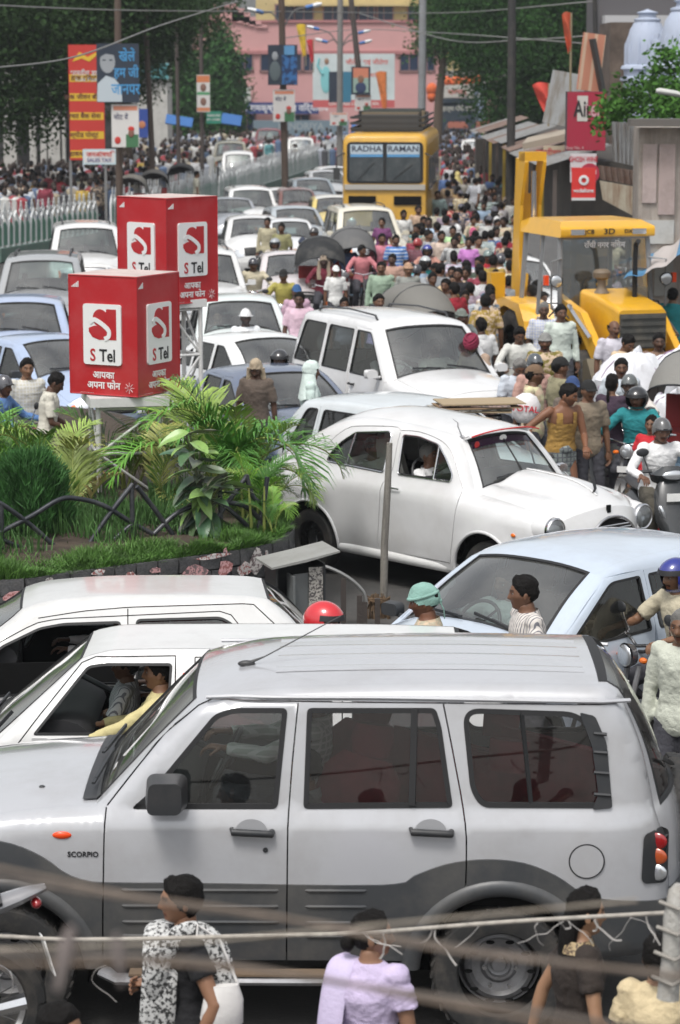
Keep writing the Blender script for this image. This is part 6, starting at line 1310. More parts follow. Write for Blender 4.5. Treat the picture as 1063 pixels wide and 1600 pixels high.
def rubber_plant(loc):
 root = thing('rubber_plant','broad-leaved rubber plant climbing in front of the palms','plant',loc); rr = random.Random(5); leaf = []
 for v in range(3):
  m = MB(); vs = []; n = 9
  for i in range(n):
   t = i / (n - 1); w_ = math.sin(math.pi * t ** .8) ** .8 * .40
   for j in (-1,-.5,0,.5,1): vs.append((t,j * w_ * .5,.10 * abs(j) * w_ * 2 - .25 * t * t * (v * .4 + .4) + .02 * math.sin(t * 9 + j)))
  m.add(vs,[(i * 5 + j,(i + 1) * 5 + j,(i + 1) * 5 + j + 1,i * 5 + j + 1) for i in range(n - 1) for j in range(4)],0); m.tube([(-.25,0,.02),(0,0,0),(.5,0,-.02 - .06 * v),(.98,0,-.2 - .1 * v)],[.012,.012,.008,.002],5,1); leaf.append(m.mesh('leaf',[mat('broad_leaf',objcol=True,rough=.35,var=.15),mat('leaf_rib',(.25,.30,.16),.5)],True,80))
 for b in range(6):
  az = rr.uniform(0,6.28); st = Vector((rr.uniform(-.06,.06),rr.uniform(-.06,.06),0)); tp = st + Vector((math.cos(az) * rr.uniform(.05,.28),math.sin(az) * .15 - .12,rr.uniform(.45,1.15))); mid = st.lerp(tp,.5) + Vector((0,0,.08)); m = MB(); m.tube(catmull([tuple(st),tuple(mid),tuple(tp)],5),.011,6); m.build('stem',mat('green_stem',(.10,.12,.05),.6),root)
  for k in range(9):
   f = .15 + .85 * k / 8; p = st.lerp(mid,f * 2) if f < .5 else mid.lerp(tp,f * 2 - 1); a = rr.uniform(-3.4,.3); dn = rr.uniform(-.5,.5) + (.9 if k < 4 else 0)
   young = rr.random() < .22; c_ = (.22,.36,.10) if young else (.075 * rr.uniform(.8,1.4),.125 * rr.uniform(.8,1.3),.075); link('leaf',leaf[rr.randrange(3)],root,tuple(p),(rr.uniform(-.5,.5),dn * .6,a),c_,rr.uniform(.24,.40))
 return root
def conifer(loc,h,rad,label):
 rr = np.random.RandomState(11); n = 9000; V = []; Q = []
 for i in range(n):
  a = rr.uniform(0,6.28); u = rr.uniform(0,1); z = h * (u ** .9); rm = rad * (1 + .35 * noise.noise(Vector((math.cos(a) * 2,math.sin(a) * 2,u * 3)))) * (math.sin(math.pi * min(1,.12 + .80 * u)) ** .7) * (.75 + .25 * math.sin(a * 5 + u * 4) * .8); q = rm * rr.uniform(.55,1.0); x,y = math.cos(a) * q,math.sin(a) * q; L = rr.uniform(.06,.15); d = np.array([math.cos(a) * .45,math.sin(a) * .45,1.]) + rr.normal(0,.30,3); d /= np.linalg.norm(d)
  s_ = np.cross(d,rr.normal(0,1,3)); s_ /= np.linalg.norm(s_); w_ = .004 + .003 * rr.rand(); p = np.array([x,y,z]); k = len(V); V += [p - s_ * w_,p + s_ * w_,p + d * L * .6 + s_ * w_,p + d * L * .6 - s_ * w_]; V += [p + d * L]; Q += [(k,k + 1,k + 2,k + 3),(k + 3,k + 2,k + 4)]
 me = bpy.data.meshes.new('foliage'); me.from_pydata([tuple(map(float,v)) for v in V],[],Q); me.materials.append(mat('conifer_green',(.04,.13,.028),.7,var=.35,vscale=7)); me.update()
 root = thing('conifer_shrub',label,'shrub',loc); link('foliage',me,root); m = MB(); m.tube([(0,0,-.1),(0,0,h * .7)],[.03,.01],8); m.build('trunk',mat('bark',(.09,.065,.045),.9,bump=.5),root)
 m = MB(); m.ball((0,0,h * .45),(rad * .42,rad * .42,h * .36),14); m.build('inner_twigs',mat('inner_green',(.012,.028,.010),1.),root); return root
def cabinet():
 root = thing('junction_cabinet','open dark metal junction cabinet with a pitched lid beside the planter','cabinet',(-.40,23.15,0),R(18)); m = mat('cabinet_dark',(.045,.048,.05),.5,.3,dirt=.5,dirtcol=(.12,.10,.08)); g = mat('cabinet_grey',(.20,.21,.21),.5,.4,dirt=.5)
 for x,y,sx,sy in ((-.22,0,.02,.34),(.22,0,.02,.34),(0,.16,.46,.02)): b = MB(); b.box((x,y,.43),(sx,sy,.86)); b.build('side_panel',m,root,smooth=False)
 b = MB(); b.box((-.10,-.20,.42),(.02,.20,.72),rz=0); b.box((.02,-.17,.42),(.20,.015,.72),rz=.3); b.build('door',g,root,smooth=False)
 b = MB(); b.prism([(-.30,.85),(.02,.90),(.33,.97),(.33,.985),(.02,.925),(-.30,.87)],-.28,.24,0); b.build('lid',mat('weathered_zinc',(.36,.36,.34),.5,.3,dirt=.6,dirtcol=(.2,.19,.16)),root,smooth=False)
 b = MB(); b.box((.232,-.02,.50),(.006,.20,.60)); b.build('newsprint',mat('newsprint',(.5,.47,.42),.9,pat=('blot',60,(.10,.09,.09))),root,smooth=False)
 b = MB(); b.box((.14,-.17,.50),(.13,.008,.66)); b.build('newsprint',mat('newsprint',(.5,.47,.42),.9),root,smooth=False)
 root2 = thing('barrier_railing','bent steel hoop rail on dark posts beside the grey wooden post','railing',(0,0,0)); s_ = mat('bare_steel',(.32,.32,.31),.4,.6,dirt=.4); d = mat('rusty_iron',(.055,.045,.04),.8,bump=.4)
 Y = 24.4; P = [PY(x,y,Y) for x,y in ((494,883),(505,884),(530,894),(552,908),(568,925),(573,942))]; b = MB(); b.tube(catmull([tuple(p) for p in P],5),.017,8); b.build('hoop',s_,root2)
 for x,yt in ((497,890),(537,903),(562,930),(570,940),(590,935)):
  p = PY(x,yt,Y); b = MB(); b.box((p.x,p.y,p.z / 2),(.05,.05,p.z)); b.build('post',d,root2)
 pole = thing('wooden_post','weathered grey wooden post leaning in front of the round-bodied saloon','post',(0,0,0)); b = MB(); a0 = PZ(599,962,0); b.tube([(a0.x,a0.y,-.05),tuple(PY(601,850,a0.y)),tuple(PY(606,760,a0.y)),tuple(PY(609,692,a0.y))],[(.038,.038),(.036,.036),(.033,.033),(.028,.028)],10); b.build('shaft',mat('grey_wood',(.22,.205,.18),.9,pat=('streak',14,(.12,.11,.10)),bump=.6),pole)
 rp = thing('rope_bundle','bundle of frayed brown rope tied to the grey post','rope',(0,0,0)); b = MB(); rr = random.Random(2); c0 = PY(590,940,a0.y - .12)
 for i in range(60):
  x = rr.uniform(-.10,.12); b.tube([tuple(c0 + Vector((x * .6,rr.uniform(-.04,.04),.05 + rr.uniform(-.04,.03)))),tuple(c0 + Vector((x,rr.uniform(-.07,.07),-.08))),tuple(c0 + Vector((x * 1.1 + rr.uniform(-.02,.02),rr.uniform(-.05,.05),-.20 - rr.uniform(0,.22))))],.005,5)
 for i in range(10): b.tube([tuple(c0 + Vector((.12 * math.cos(t + i),.07 * math.sin(t + i),rr.uniform(-.03,.05)))) for t in np.linspace(0,4,8)],.006,5)
 b.build('strands',mat('brown_rope',(.13,.085,.05),.95,var=.4,vscale=12),rp)
 return root
wall_at,wall_P = island(); planter_railing()
tower(PZ(203,842,.92) if False else Vector((-2.18,26.6,.92)),1.93,.62,'white lattice tower nearer the camera, carrying the front red box sign',0)
tower(Vector((-1.87,30.2,.92)),2.58,.40,'slimmer white lattice tower behind, carrying the rear red box sign',1)
tel_sign(Vector((-2.18,26.7,1.96)),.80,1.19,R(-28),'red cube sign in front, whole box visible above the plants'); tel_sign(Vector((-1.97,30.3,2.56)),.80,1.19,R(-43),'red cube sign behind, partly hidden by the front one')
GR = [(.10,.26,.035),(.17,.34,.045),(.065,.18,.03),(.26,.38,.08)]; YL = [(.30,.32,.08),(.22,.29,.06),(.12,.22,.04),(.38,.30,.12)]
palm(PZ(398,815,.9),26,'dense bright green areca palm at the right end of the planter',1,(.42,.70),cols=GR)
palm(PZ(340,790,.9),14,'tall areca palm with fronds rising beside the lattice tower',2,(1.0,1.55),cols=GR)
palm(PZ(380,785,.9),12,'areca palm behind the dense one, fronds over the blue car',6,(.7,1.05),cols=GR)
palm(PZ(112,815,.9),5,'sparse yellowing areca palm in front of the front tower',3,(.6,.95),cols=YL)
palm(PZ(262,800,.9),3,'thin yellow-green areca palm between the tower and the rubber plant',4,(.6,.95),cols=YL)
palm(PZ(95,800,.9),5,'areca palm behind the dark green conifer shrub',7,(.9,1.4),cols=GR + YL); palm(PZ(-45,800,.9),22,'areca palm cut by the left edge of the picture',8,(.8,1.2),cols=GR)
palm(PZ(412,832,.9),7,'low drooping areca palm at the wall corner',9,(.3,.5),cols=GR)
palm(PZ(35,775,.9),9,'green areca palm rising behind the conifer shrub',12,(.8,1.25),cols=GR); palm(PZ(205,775,.9),8,'green areca palm at the foot of the front tower',14,(.75,1.05),cols=GR + YL)
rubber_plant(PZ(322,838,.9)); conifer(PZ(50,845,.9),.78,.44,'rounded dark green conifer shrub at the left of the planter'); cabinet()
# ================================================================ fence, poles, boards, shops, buildings, trees, big vehicles
def slab(name,label,cat,px0,py0,px1,py1,Y,th,m,rz=0.,group=None,lean=0.):
 a = PY(px0,py1,Y); b = PY(px1,py0,Y); w_ = (b.x - a.x) / max(.3,math.cos(rz)); h = b.z - a.z; c = Vector(((a.x + b.x) / 2,Y,a.z))
 root = thing(name,label,cat,c,rz,group); root.rotation_euler = (lean,0,rz); mb = MB(); mb.box((0,0,h / 2),(w_,th,h)); mb.build('board',m,root,smooth=False); return root,w_,h
def hang(txt,w_,h,fx_,fz,size,m,root,th,sx=1.,bold=True,name='lettering'): return text(txt,size,m,root,((fx_ - .5) * w_,-th / 2 - .004,fz * h),(R(90),0,0),sx,bold,name)
def patch2(root,w_,h,th,x0,z0,x1,z1,m,nm='print',off=.004): mb = MB(); mb.box(((x0 + x1 - 1) / 2 * w_,-th / 2 - off / 2,(z0 + z1) / 2 * h),((x1 - x0) * w_,off,(z1 - z0) * h)); return mb.build(nm,m,root,smooth=False)
K_ = lambda c,n=None,**k: mat(n or 'paint_%02x%02x%02x' % tuple(int(min(1,v) * 255) for v in c),c,k.pop('rough',.7),**k)
# ---- median fence
def fence():
 root = thing('median_fence','long green and white fence with pointed arches between the two carriageways','fence',(0,0,0)); wh = mat('fence_white',(.68,.70,.70),.7,dirt=.5,dirtcol=(.3,.3,.29),dscale=1); gn = mat('fence_green',(.075,.21,.15),.6,dirt=.4,dirtcol=(.1,.14,.12),dscale=1); m = MB(); W_ = .40
 arch = [(-.19,.0),(-.19,.62),(-.16,.80),(-.08,.93),(0,1.02),(.08,.93),(.16,.80),(.19,.62),(.19,.0)]
 m.tube([(x,0,z) for x,z in arch],.034,6); panel = m.mesh('arch',[wh],True)
 q = MB(); q.prism([(-.175,.12),(-.175,.62),(-.12,.70),(0,.78),(.12,.70),(.175,.62),(.175,.12)],-.006,.006); gp = q.mesh('green_panel',[gn],False)
 f = MB();
 for x,z,r_ in ((0,1.15,.09),(-.09,1.03,.065),(.09,1.03,.065),(0,1.27,.045)): f.ball((x,0,z),(r_,.018,r_ * 1.1),10)
 fm = f.mesh('finial',[wh],True)
 def run(A,B,z0):
  A = Vector(A); B = Vector(B); d = B - A; n = int(d.length / W_); rz = math.atan2(d.y,d.x); t = d.normalized()
  for i in range(n):
   p = A + t * (i + .5) * W_
   if i >= 260: break
   s_ = (1,1,.92 + .06 * random.random()); loc = (p.x,p.y,z0 + random.uniform(-.012,.012)); link('arch',panel,root,loc,(random.uniform(-.03,.03),0,rz),None,s_); o = link('green_panel',gp,root,loc,(0,0,rz),None,s_)
   if random.random() > .04: link('finial',fm,root,loc,(0,random.uniform(-.05,.05),rz),None,s_)
  b = MB(); b.bar((A.x,A.y,z0 - .12),(B.x,B.y,z0 - .12),.24,.36); b.build('kerb_base',mat('green_kerb',(.10,.17,.14),.9,dirt=.6,dirtcol=(.2,.2,.18)),root,smooth=False)
  for z in (.14,.55): b = MB(); b.bar((A.x,A.y + .02,z0 + z),(B.x,B.y + .02,z0 + z),.03,.04); b.build('rail',gn,root,smooth=False)
 run((-10.6,62),(-9.3,70.2),.34); run((-9.2,71),(-7.1,78.6),.34); run((-7.0,81.2),(-4.5,99),.34); run((-4.5,99),(.9,149),.34)
# ---- poles
def pole(px0,py0,px1,py1,Y,r,label,col=(.09,.06,.045),group='poles along the median fence'):
 root = thing('pole',label,'pole',(0,0,0),0,group); a = PY(px1,py1,Y); b = PY(px0,py0,Y); m = MB(); top = b + (b - a).normalized() * .8; m.tube([(a.x,a.y,0),tuple(a),tuple(b),tuple(top)],[r,r,r * .9,r * .85],10); m.build('shaft',mat('pole_%02x' % int(col[0] * 255),col,.8,dirt=.4),root); return root,b
def lamp_arm(root,b,tip_px,tip_py,Y,hp,hp2):
 p = PY(tip_px,tip_py,Y); m = MB(); m.tube(catmull([tuple(b),tuple((b + p) / 2 + Vector((0,0,.25))),tuple(p)],5),.035,6); m.build('lamp_arm',K_((.12,.12,.12)),root); d = Vector((1 if hp > tip_px else -1,0,.25)).normalized(); L = .55
 m = MB(); m.tube([p,p + d * L * .5],[(.10,.08)] * 2,10); m.build('lamp_housing',K_((.05,.16,.42)),root); m = MB(); m.tube([p + d * L * .5,p + d * L * .8,p + d * L * 1.1],[(.10,.08),(.13,.09),(.06,.05)],10); m.build('lamp_cover',K_((.72,.73,.74)),root)
def poles():
 r_,b = pole(184,0,187,330,79.5,.11,'rust brown pole carrying the film poster and the vote poster')
 r2,b2 = pole(440,0,446,300,97,.13,'dark brown pole with a blue poster and white bills, right of the column-shaped trees'); J = PY(442,45,97)
 lamp_arm(r2,J,412,20,97,392,0); lamp_arm(r2,J,478,12,97,500,0)
 r3,b3 = pole(532,0,531,215,128,.15,'grey concrete lamp pole left of the leaning dark pole',(.22,.21,.20)); J = PY(532,75,128)
 for tx,ty,hx in ((499,46,470),(560,52,600),(562,68,600),(512,66,490)): lamp_arm(r3,J,tx,ty,128,hx,0)
 pole(548,-8,565,150,126,.14,'dark leaning pole with a small framed portrait poster',(.07,.055,.05)); pole(661,0,659,200,112,.17,'thick pale grey pole rising behind the yellow bus',(.24,.25,.26)); pole(228,40,238,245,90,.10,'thin dark pole behind the film poster',(.08,.06,.05)); pole(276,60,279,220,104,.08,'thin dark pole left of the small tricolour poster',(.07,.06,.06)); pole(314,50,316,210,106,.08,'dark pole holding the small tricolour poster',(.07,.06,.06))
 pole(800,0,800,90,75,.12,'black pole in front of the big dark tree',(.03,.03,.03),'poles on the right'); pole(929,-20,931,60,62,.06,'black pole above the orange striped board',(.03,.03,.03),'poles on the right')
 W_ = K_((.62,.60,.58)); RD = K_((.50,.035,.025)); YE = K_((.66,.42,.03)); DK = mat('poster_dark',(.02,.03,.05),.5); BL = mat('poster_blue',(.03,.14,.36),.5,pat=('blot',5,(.01,.03,.10)))
 # postal board: red and yellow bands
 o,w_,h = slab('banded_board','tall red and yellow banded board with a bird-wing emblem at its top','signboard',110,70,162,250,82,.12,RD)
 for k in range(5): patch2(o,w_,h,.12,.02,.02 + k * .165,.98,.085 + k * .165,YE,'yellow_band');
 for k,t_ in enumerate(('डाकघर पटना','स्पीड पोस्ट','बचत बैंक सेवा','डाक जीवन बीमा','डाक टिकट')): hang(t_,w_,h,.42,.052 + k * .165,.20,K_((.10,.02,.02)),o,.13)
 m = MB(); m.prism([(-.42,2.98),(-.20,3.28),(.05,3.12),(.45,3.34),(.38,3.22),(.10,2.98),(-.12,3.08)],-.072,-.062); m.build('wing_emblem',YE,o,smooth=False); hang('भारतीय डाक',w_,h,.5,.755,.21,W_,o,.13); hang('India Post',w_,h,.5,.70,.17,W_,o,.13)
 for sx in (-.5,.5): m = MB(); m.box((sx * w_,.1,-.9),(.08,.08,1.9)); m.build('leg',K_((.2,.2,.2)),o)
 # film poster with a generic face and painted words
 o,w_,h = slab('film_poster','blue-black film poster with a man\'s face and large blue Hindi words','poster',152,68,217,160,79,.05,DK); sk = K_((.30,.32,.34));
 m = MB(); m.prism([(.30 * math.cos(t) * .75 - .30,1.18 + .33 * math.sin(t)) for t in np.linspace(0,6.28,20)[:-1]],-.034,-.028); m.build('portrait_face',sk,o,smooth=False)
 m = MB(); m.prism([(-.56,1.30),(-.50,1.52),(-.30,1.60),(-.08,1.50),(-.04,1.25),(-.12,1.38),(-.35,1.42)],-.038,-.035); m.build('portrait_hair',DK,o,smooth=False)
 for x in (-.40,-.20): m = MB(); m.prism([(x - .05,1.22),(x + .05,1.22),(x + .04,1.25),(x - .04,1.25)],-.040,-.036); m.build('portrait_eye',DK,o,smooth=False)
 m = MB(); m.prism([(-.62,.02),(-.60,.55),(-.35,.78),(-.1,.70),(.10,.45),(.12,.02)],-.032,-.028); m.build('portrait_shirt',K_((.46,.52,.56)),o,smooth=False); b5 = K_((.06,.28,.55))
 for t_,x,z,s_ in (('खेलें',.72,.78,.42),('हम जी',.70,.50,.40),('जानपर',.68,.22,.44)): hang(t_,w_,h,x,z,s_,b5,o,.06,.75)
 for px0,py0,px1,py1,Y,lb in ((175,163,217,230,79.1,'white election bill with a red corner portrait under the film poster'),(427,140,461,190,96.7,'white election bill pasted on the dark brown pole under the blue poster'),(555,148,580,173,125.6,'small white bill under the framed portrait poster'),(516,176,543,196,127.6,'small white bill low on the grey lamp pole')):
  o,w_,h = slab('election_bill',lb,'poster',px0,py0,px1,py1,Y,.03,W_,random.uniform(-.1,.1),'white election bills'); patch2(o,w_,h,.03,.52,.0,.98,.30,K_((.05,.16,.07)),'green_corner'); patch2(o,w_,h,.03,.08,.86,.95,.96,K_((.65,.25,.15)),'orange_line')
  m = MB(); m.ball((w_ * .22,-.03,h * .33),(w_ * .11,.012,h * .10),10); m.build('portrait_face',K_((.22,.10,.07)),o); m = MB(); m.ball((w_ * .22,-.03,h * .43),(w_ * .12,.012,h * .06),10); m.build('red_cap',RD,o); hang('वोट दें',w_,h,.35,.70,h * .16,K_((.08,.08,.14)),o,.034); m = MB(); m.ball((-w_ * .28,-.02,h * .16),(w_ * .12,.01,h * .09),10); m.build('party_mark',RD,o)
 o,w_,h = slab('small_signboard','small white and teal board with red and blue letters left of the brown pole','signboard',130,233,181,257,78.5,.05,K_((.50,.62,.66))); patch2(o,w_,h,.05,.04,.12,.96,.88,W_); hang('जनऔषधि',w_,h,.5,.64,.20,RD,o,.06); hang('SALES TAX',w_,h,.5,.28,.15,K_((.04,.05,.2)),o,.06)
 o,w_,h = slab('blue_poster','dark blue film poster with two figures on the dark brown pole','poster',419,70,465,133,96.6,.05,DK); patch2(o,w_,h,.05,.48,.02,.98,.75,BL); patch2(o,w_,h,.05,.55,.72,.9,.98,K_((.10,.28,.5))); m = MB(); m.ball((-w_ * .26,-.03,h * .72),(.11,.012,.16),10); m.build('portrait_face',sk,o); m = MB(); m.ball((-w_ * .26,-.028,h * .35),(.20,.012,.36),10); m.build('portrait_torso',K_((.10,.13,.14)),o)
 o,w_,h = slab('framed_portrait','small framed portrait poster, orange above green, on the leaning pole','poster',549,104,579,148,125.5,.06,DK); patch2(o,w_,h,.06,.10,.60,.90,.95,K_((.62,.22,.13)),off=.006); patch2(o,w_,h,.06,.10,.08,.90,.60,K_((.3,.42,.36)),off=.006); m = MB(); m.ball((0,-.045,h * .55),(.15,.01,.18),10); m.build('portrait_face',K_((.25,.13,.08)),o); m = MB(); m.ball((0,-.042,h * .25),(.26,.01,.26),10); m.build('portrait_torso',K_((.03,.05,.12)),o)
 o,w_,h = slab('tricolour_poster','narrow tricolour poster on the thin dark pole before the column-shaped trees','poster',308,117,328,175,105.6,.05,W_); patch2(o,w_,h,.05,.02,.8,.98,.98,K_((.6,.2,.08))); patch2(o,w_,h,.05,.02,.46,.98,.54,K_((.1,.32,.15))); patch2(o,w_,h,.05,.02,.02,.98,.12,K_((.6,.22,.1)))
 for z in (.66,.28): m = MB(); m.ball((0,-.03,h * z),(.12,.012,.16),10); m.build('portrait_face',K_((.22,.12,.09)),o)
 o,w_,h = slab('blue_board','small blue board with a round seal beside the vote poster','signboard',213,170,231,215,86,.05,K_((.03,.07,.30))); m = MB(); m.ball((0,-.03,h * .45),(.12,.012,.12),12); m.build('seal',K_((.5,.2,.1)),o)
 o,w_,h = slab('green_road_sign','small green road sign with white lettering below the column-shaped trees','sign',323,174,346,193,112,.05,K_((.02,.20,.13))); hang('MAIN RD',w_,h,.5,.66,.13,W_,o,.06); hang('P.P. COMP.',w_,h,.5,.32,.12,W_,o,.06)
# ---- trees
def leaves(blobs,nclump,per,size,seed,spread=.55,droop=0.):
 r_ = np.random.RandomState(seed); B = np.array(blobs,float); vol = B[:,3] * B[:,4] * B[:,5]; pk = r_.choice(len(B),nclump,p=vol / vol.sum()); u = r_.normal(size=(nclump,3)); u /= np.linalg.norm(u,axis=1)[:,None]; rad = r_.uniform(.45,1.05,nclump)[:,None] ** .6; C = B[pk,:3] + u * rad * B[pk,3:6]
 k = nclump * per; L = np.repeat(C,per,0) + r_.normal(size=(k,3)) * spread * np.array([1,1,.7]); L[:,2] -= droop * np.abs(r_.normal(size=k)); a = r_.normal(size=(k,3)); a[:,2] = a[:,2] * .5 - .5; a /= np.linalg.norm(a,axis=1)[:,None]; b = np.cross(a,r_.normal(size=(k,3))); b /= np.linalg.norm(b,axis=1)[:,None]; s_ = size * r_.uniform(.6,1.3,k)[:,None]
 V = np.stack([L,L + a * s_ * .5 + b * s_ * .28,L + a * s_,L + a * s_ * .5 - b * s_ * .28],1).reshape(-1,3); return V,np.arange(k * 4).reshape(-1,4)
def tree(label,base,h,blobs,nclump,per,size,col,seed,r=.3,cat='tree',group=None,limbs=6,spread=.55,lean=(0,0),droop=0.):
 root = thing(cat,label,'tree',(base[0],base[1],0),0,group); bl = [(b[0] - base[0],b[1] - base[1],*b[2:]) for b in blobs]; V,Q = leaves(bl,nclump,per,size,seed,spread,droop); link('crown',fast_mesh('crown',V,Q,mat('foliage_%d' % seed,col,.9,var=.45,vscale=.9,spec=.1)),root)
 m = MB(); m.tube([(0,0,-.1),(lean[0] * .3,lean[1] * .3,h * .5),(lean[0],lean[1],h)],[r,r * .8,r * .55],10); m.build('trunk',mat('bark',(.09,.065,.045),.9,bump=.5),root)
 rr = random.Random(seed)
 for i in range(limbs): b = bl[i % len(bl)]; m = MB(); e = Vector(b[:3]) + Vector((rr.uniform(-.5,.5) * b[3],rr.uniform(-.5,.5) * b[4],rr.uniform(-.2,.5) * b[5])); s_ = Vector((lean[0],lean[1],h * .95)); m.tube([s_,s_.lerp(e,.5) + Vector((0,0,.4)),e],[r * .45,r * .3,r * .1],7); m.build('limb',mat('bark',(.09,.065,.045),.9),root)
 return root
def BP(px,py,Y,rx,ry,rz): p = PY(px,py,Y); return (p.x,p.y,p.z,rx,ry,rz)
def trees():
 DG = (.030,.060,.020)
 tree('large dark tree overhanging the left crowd, drooping to the left edge',(-13.5,92),5.5,[BP(20,30,88,3.6,4,3.2),BP(60,90,88,2.6,3,2.4),BP(10,130,88,1.6,3,2.2),BP(130,10,92,3.2,4,2.2),BP(200,-10,92,3,4,2.),BP(30,-40,90,5,5,3)],1100,90,.16,DG,21,.45)
 tree('dark leafy tree behind the film poster, spreading to the column-shaped trees',(-9.5,118),5,[BP(225,15,118,2.6,4,2.4),BP(285,-5,118,1.8,4,1.4),BP(190,60,118,2.4,3,2.8),BP(120,80,118,3,3,3),BP(190,-30,118,4.5,4,3)],1000,90,.17,(.036,.068,.024),22,.4)
 for k,(px,yt,w_) in enumerate(((285,70,.75),(343,45,1.15))): tree(('narrower' if k == 0 else 'broader') + ' column-shaped drooping tree in front of the pink building',(PY(px,200,160).x,160),4,[BP(px,yt + (205 - yt) * f,160,w_ * g_,w_ * g_,1.2) for f,g_ in ((.08,.45),(.25,.8),(.45,1.0),(.65,1.),(.85,.95))],420,60,.26,(.040,.105,.030),23 + k,.2,group='column-shaped trees',limbs=2,spread=.4,droop=.7)
 tree('huge dark green tree filling the upper right, behind the grey slanted board',(9.0,118),5,[BP(830,40,116,3.4,4,3),BP(800,110,116,2.2,3,2.6),BP(850,130,114,2.4,3,2.8),BP(905,60,112,2.8,3,3.4),BP(790,-20,118,3.2,4,2.5),BP(890,-30,116,4,4,3),BP(820,175,114,1.9,2,1.4),BP(960,20,112,3,3,3)],1500,90,.16,(.026,.068,.017),25,.5)
 tree('mid green tree with a pale leaning trunk above the arched gate',(5.4,150),6.8,[BP(700,20,150,1.9,2,1.8),BP(725,50,150,2.,2,1.2),BP(745,15,150,2.0,2,2.),BP(690,60,152,1.2,1.5,1.),BP(740,88,150,.9,1,.9)],300,60,.24,(.050,.105,.030),26,.30,spread=.5,lean=(.5,0))
 tree('young leafy fig tree growing over the roofs beside the pale blue spires',(8.3,56),3.8,[BP(968,172,55,.34,.5,.30),BP(985,150,55,.26,.5,.28),BP(1045,120,54,.40,.5,.6),BP(1062,170,53,.45,.5,.5),BP(945,192,55,.22,.3,.14),BP(1020,190,54,.3,.4,.2)],130,34,.13,(.065,.16,.030),27,.07,spread=.16)
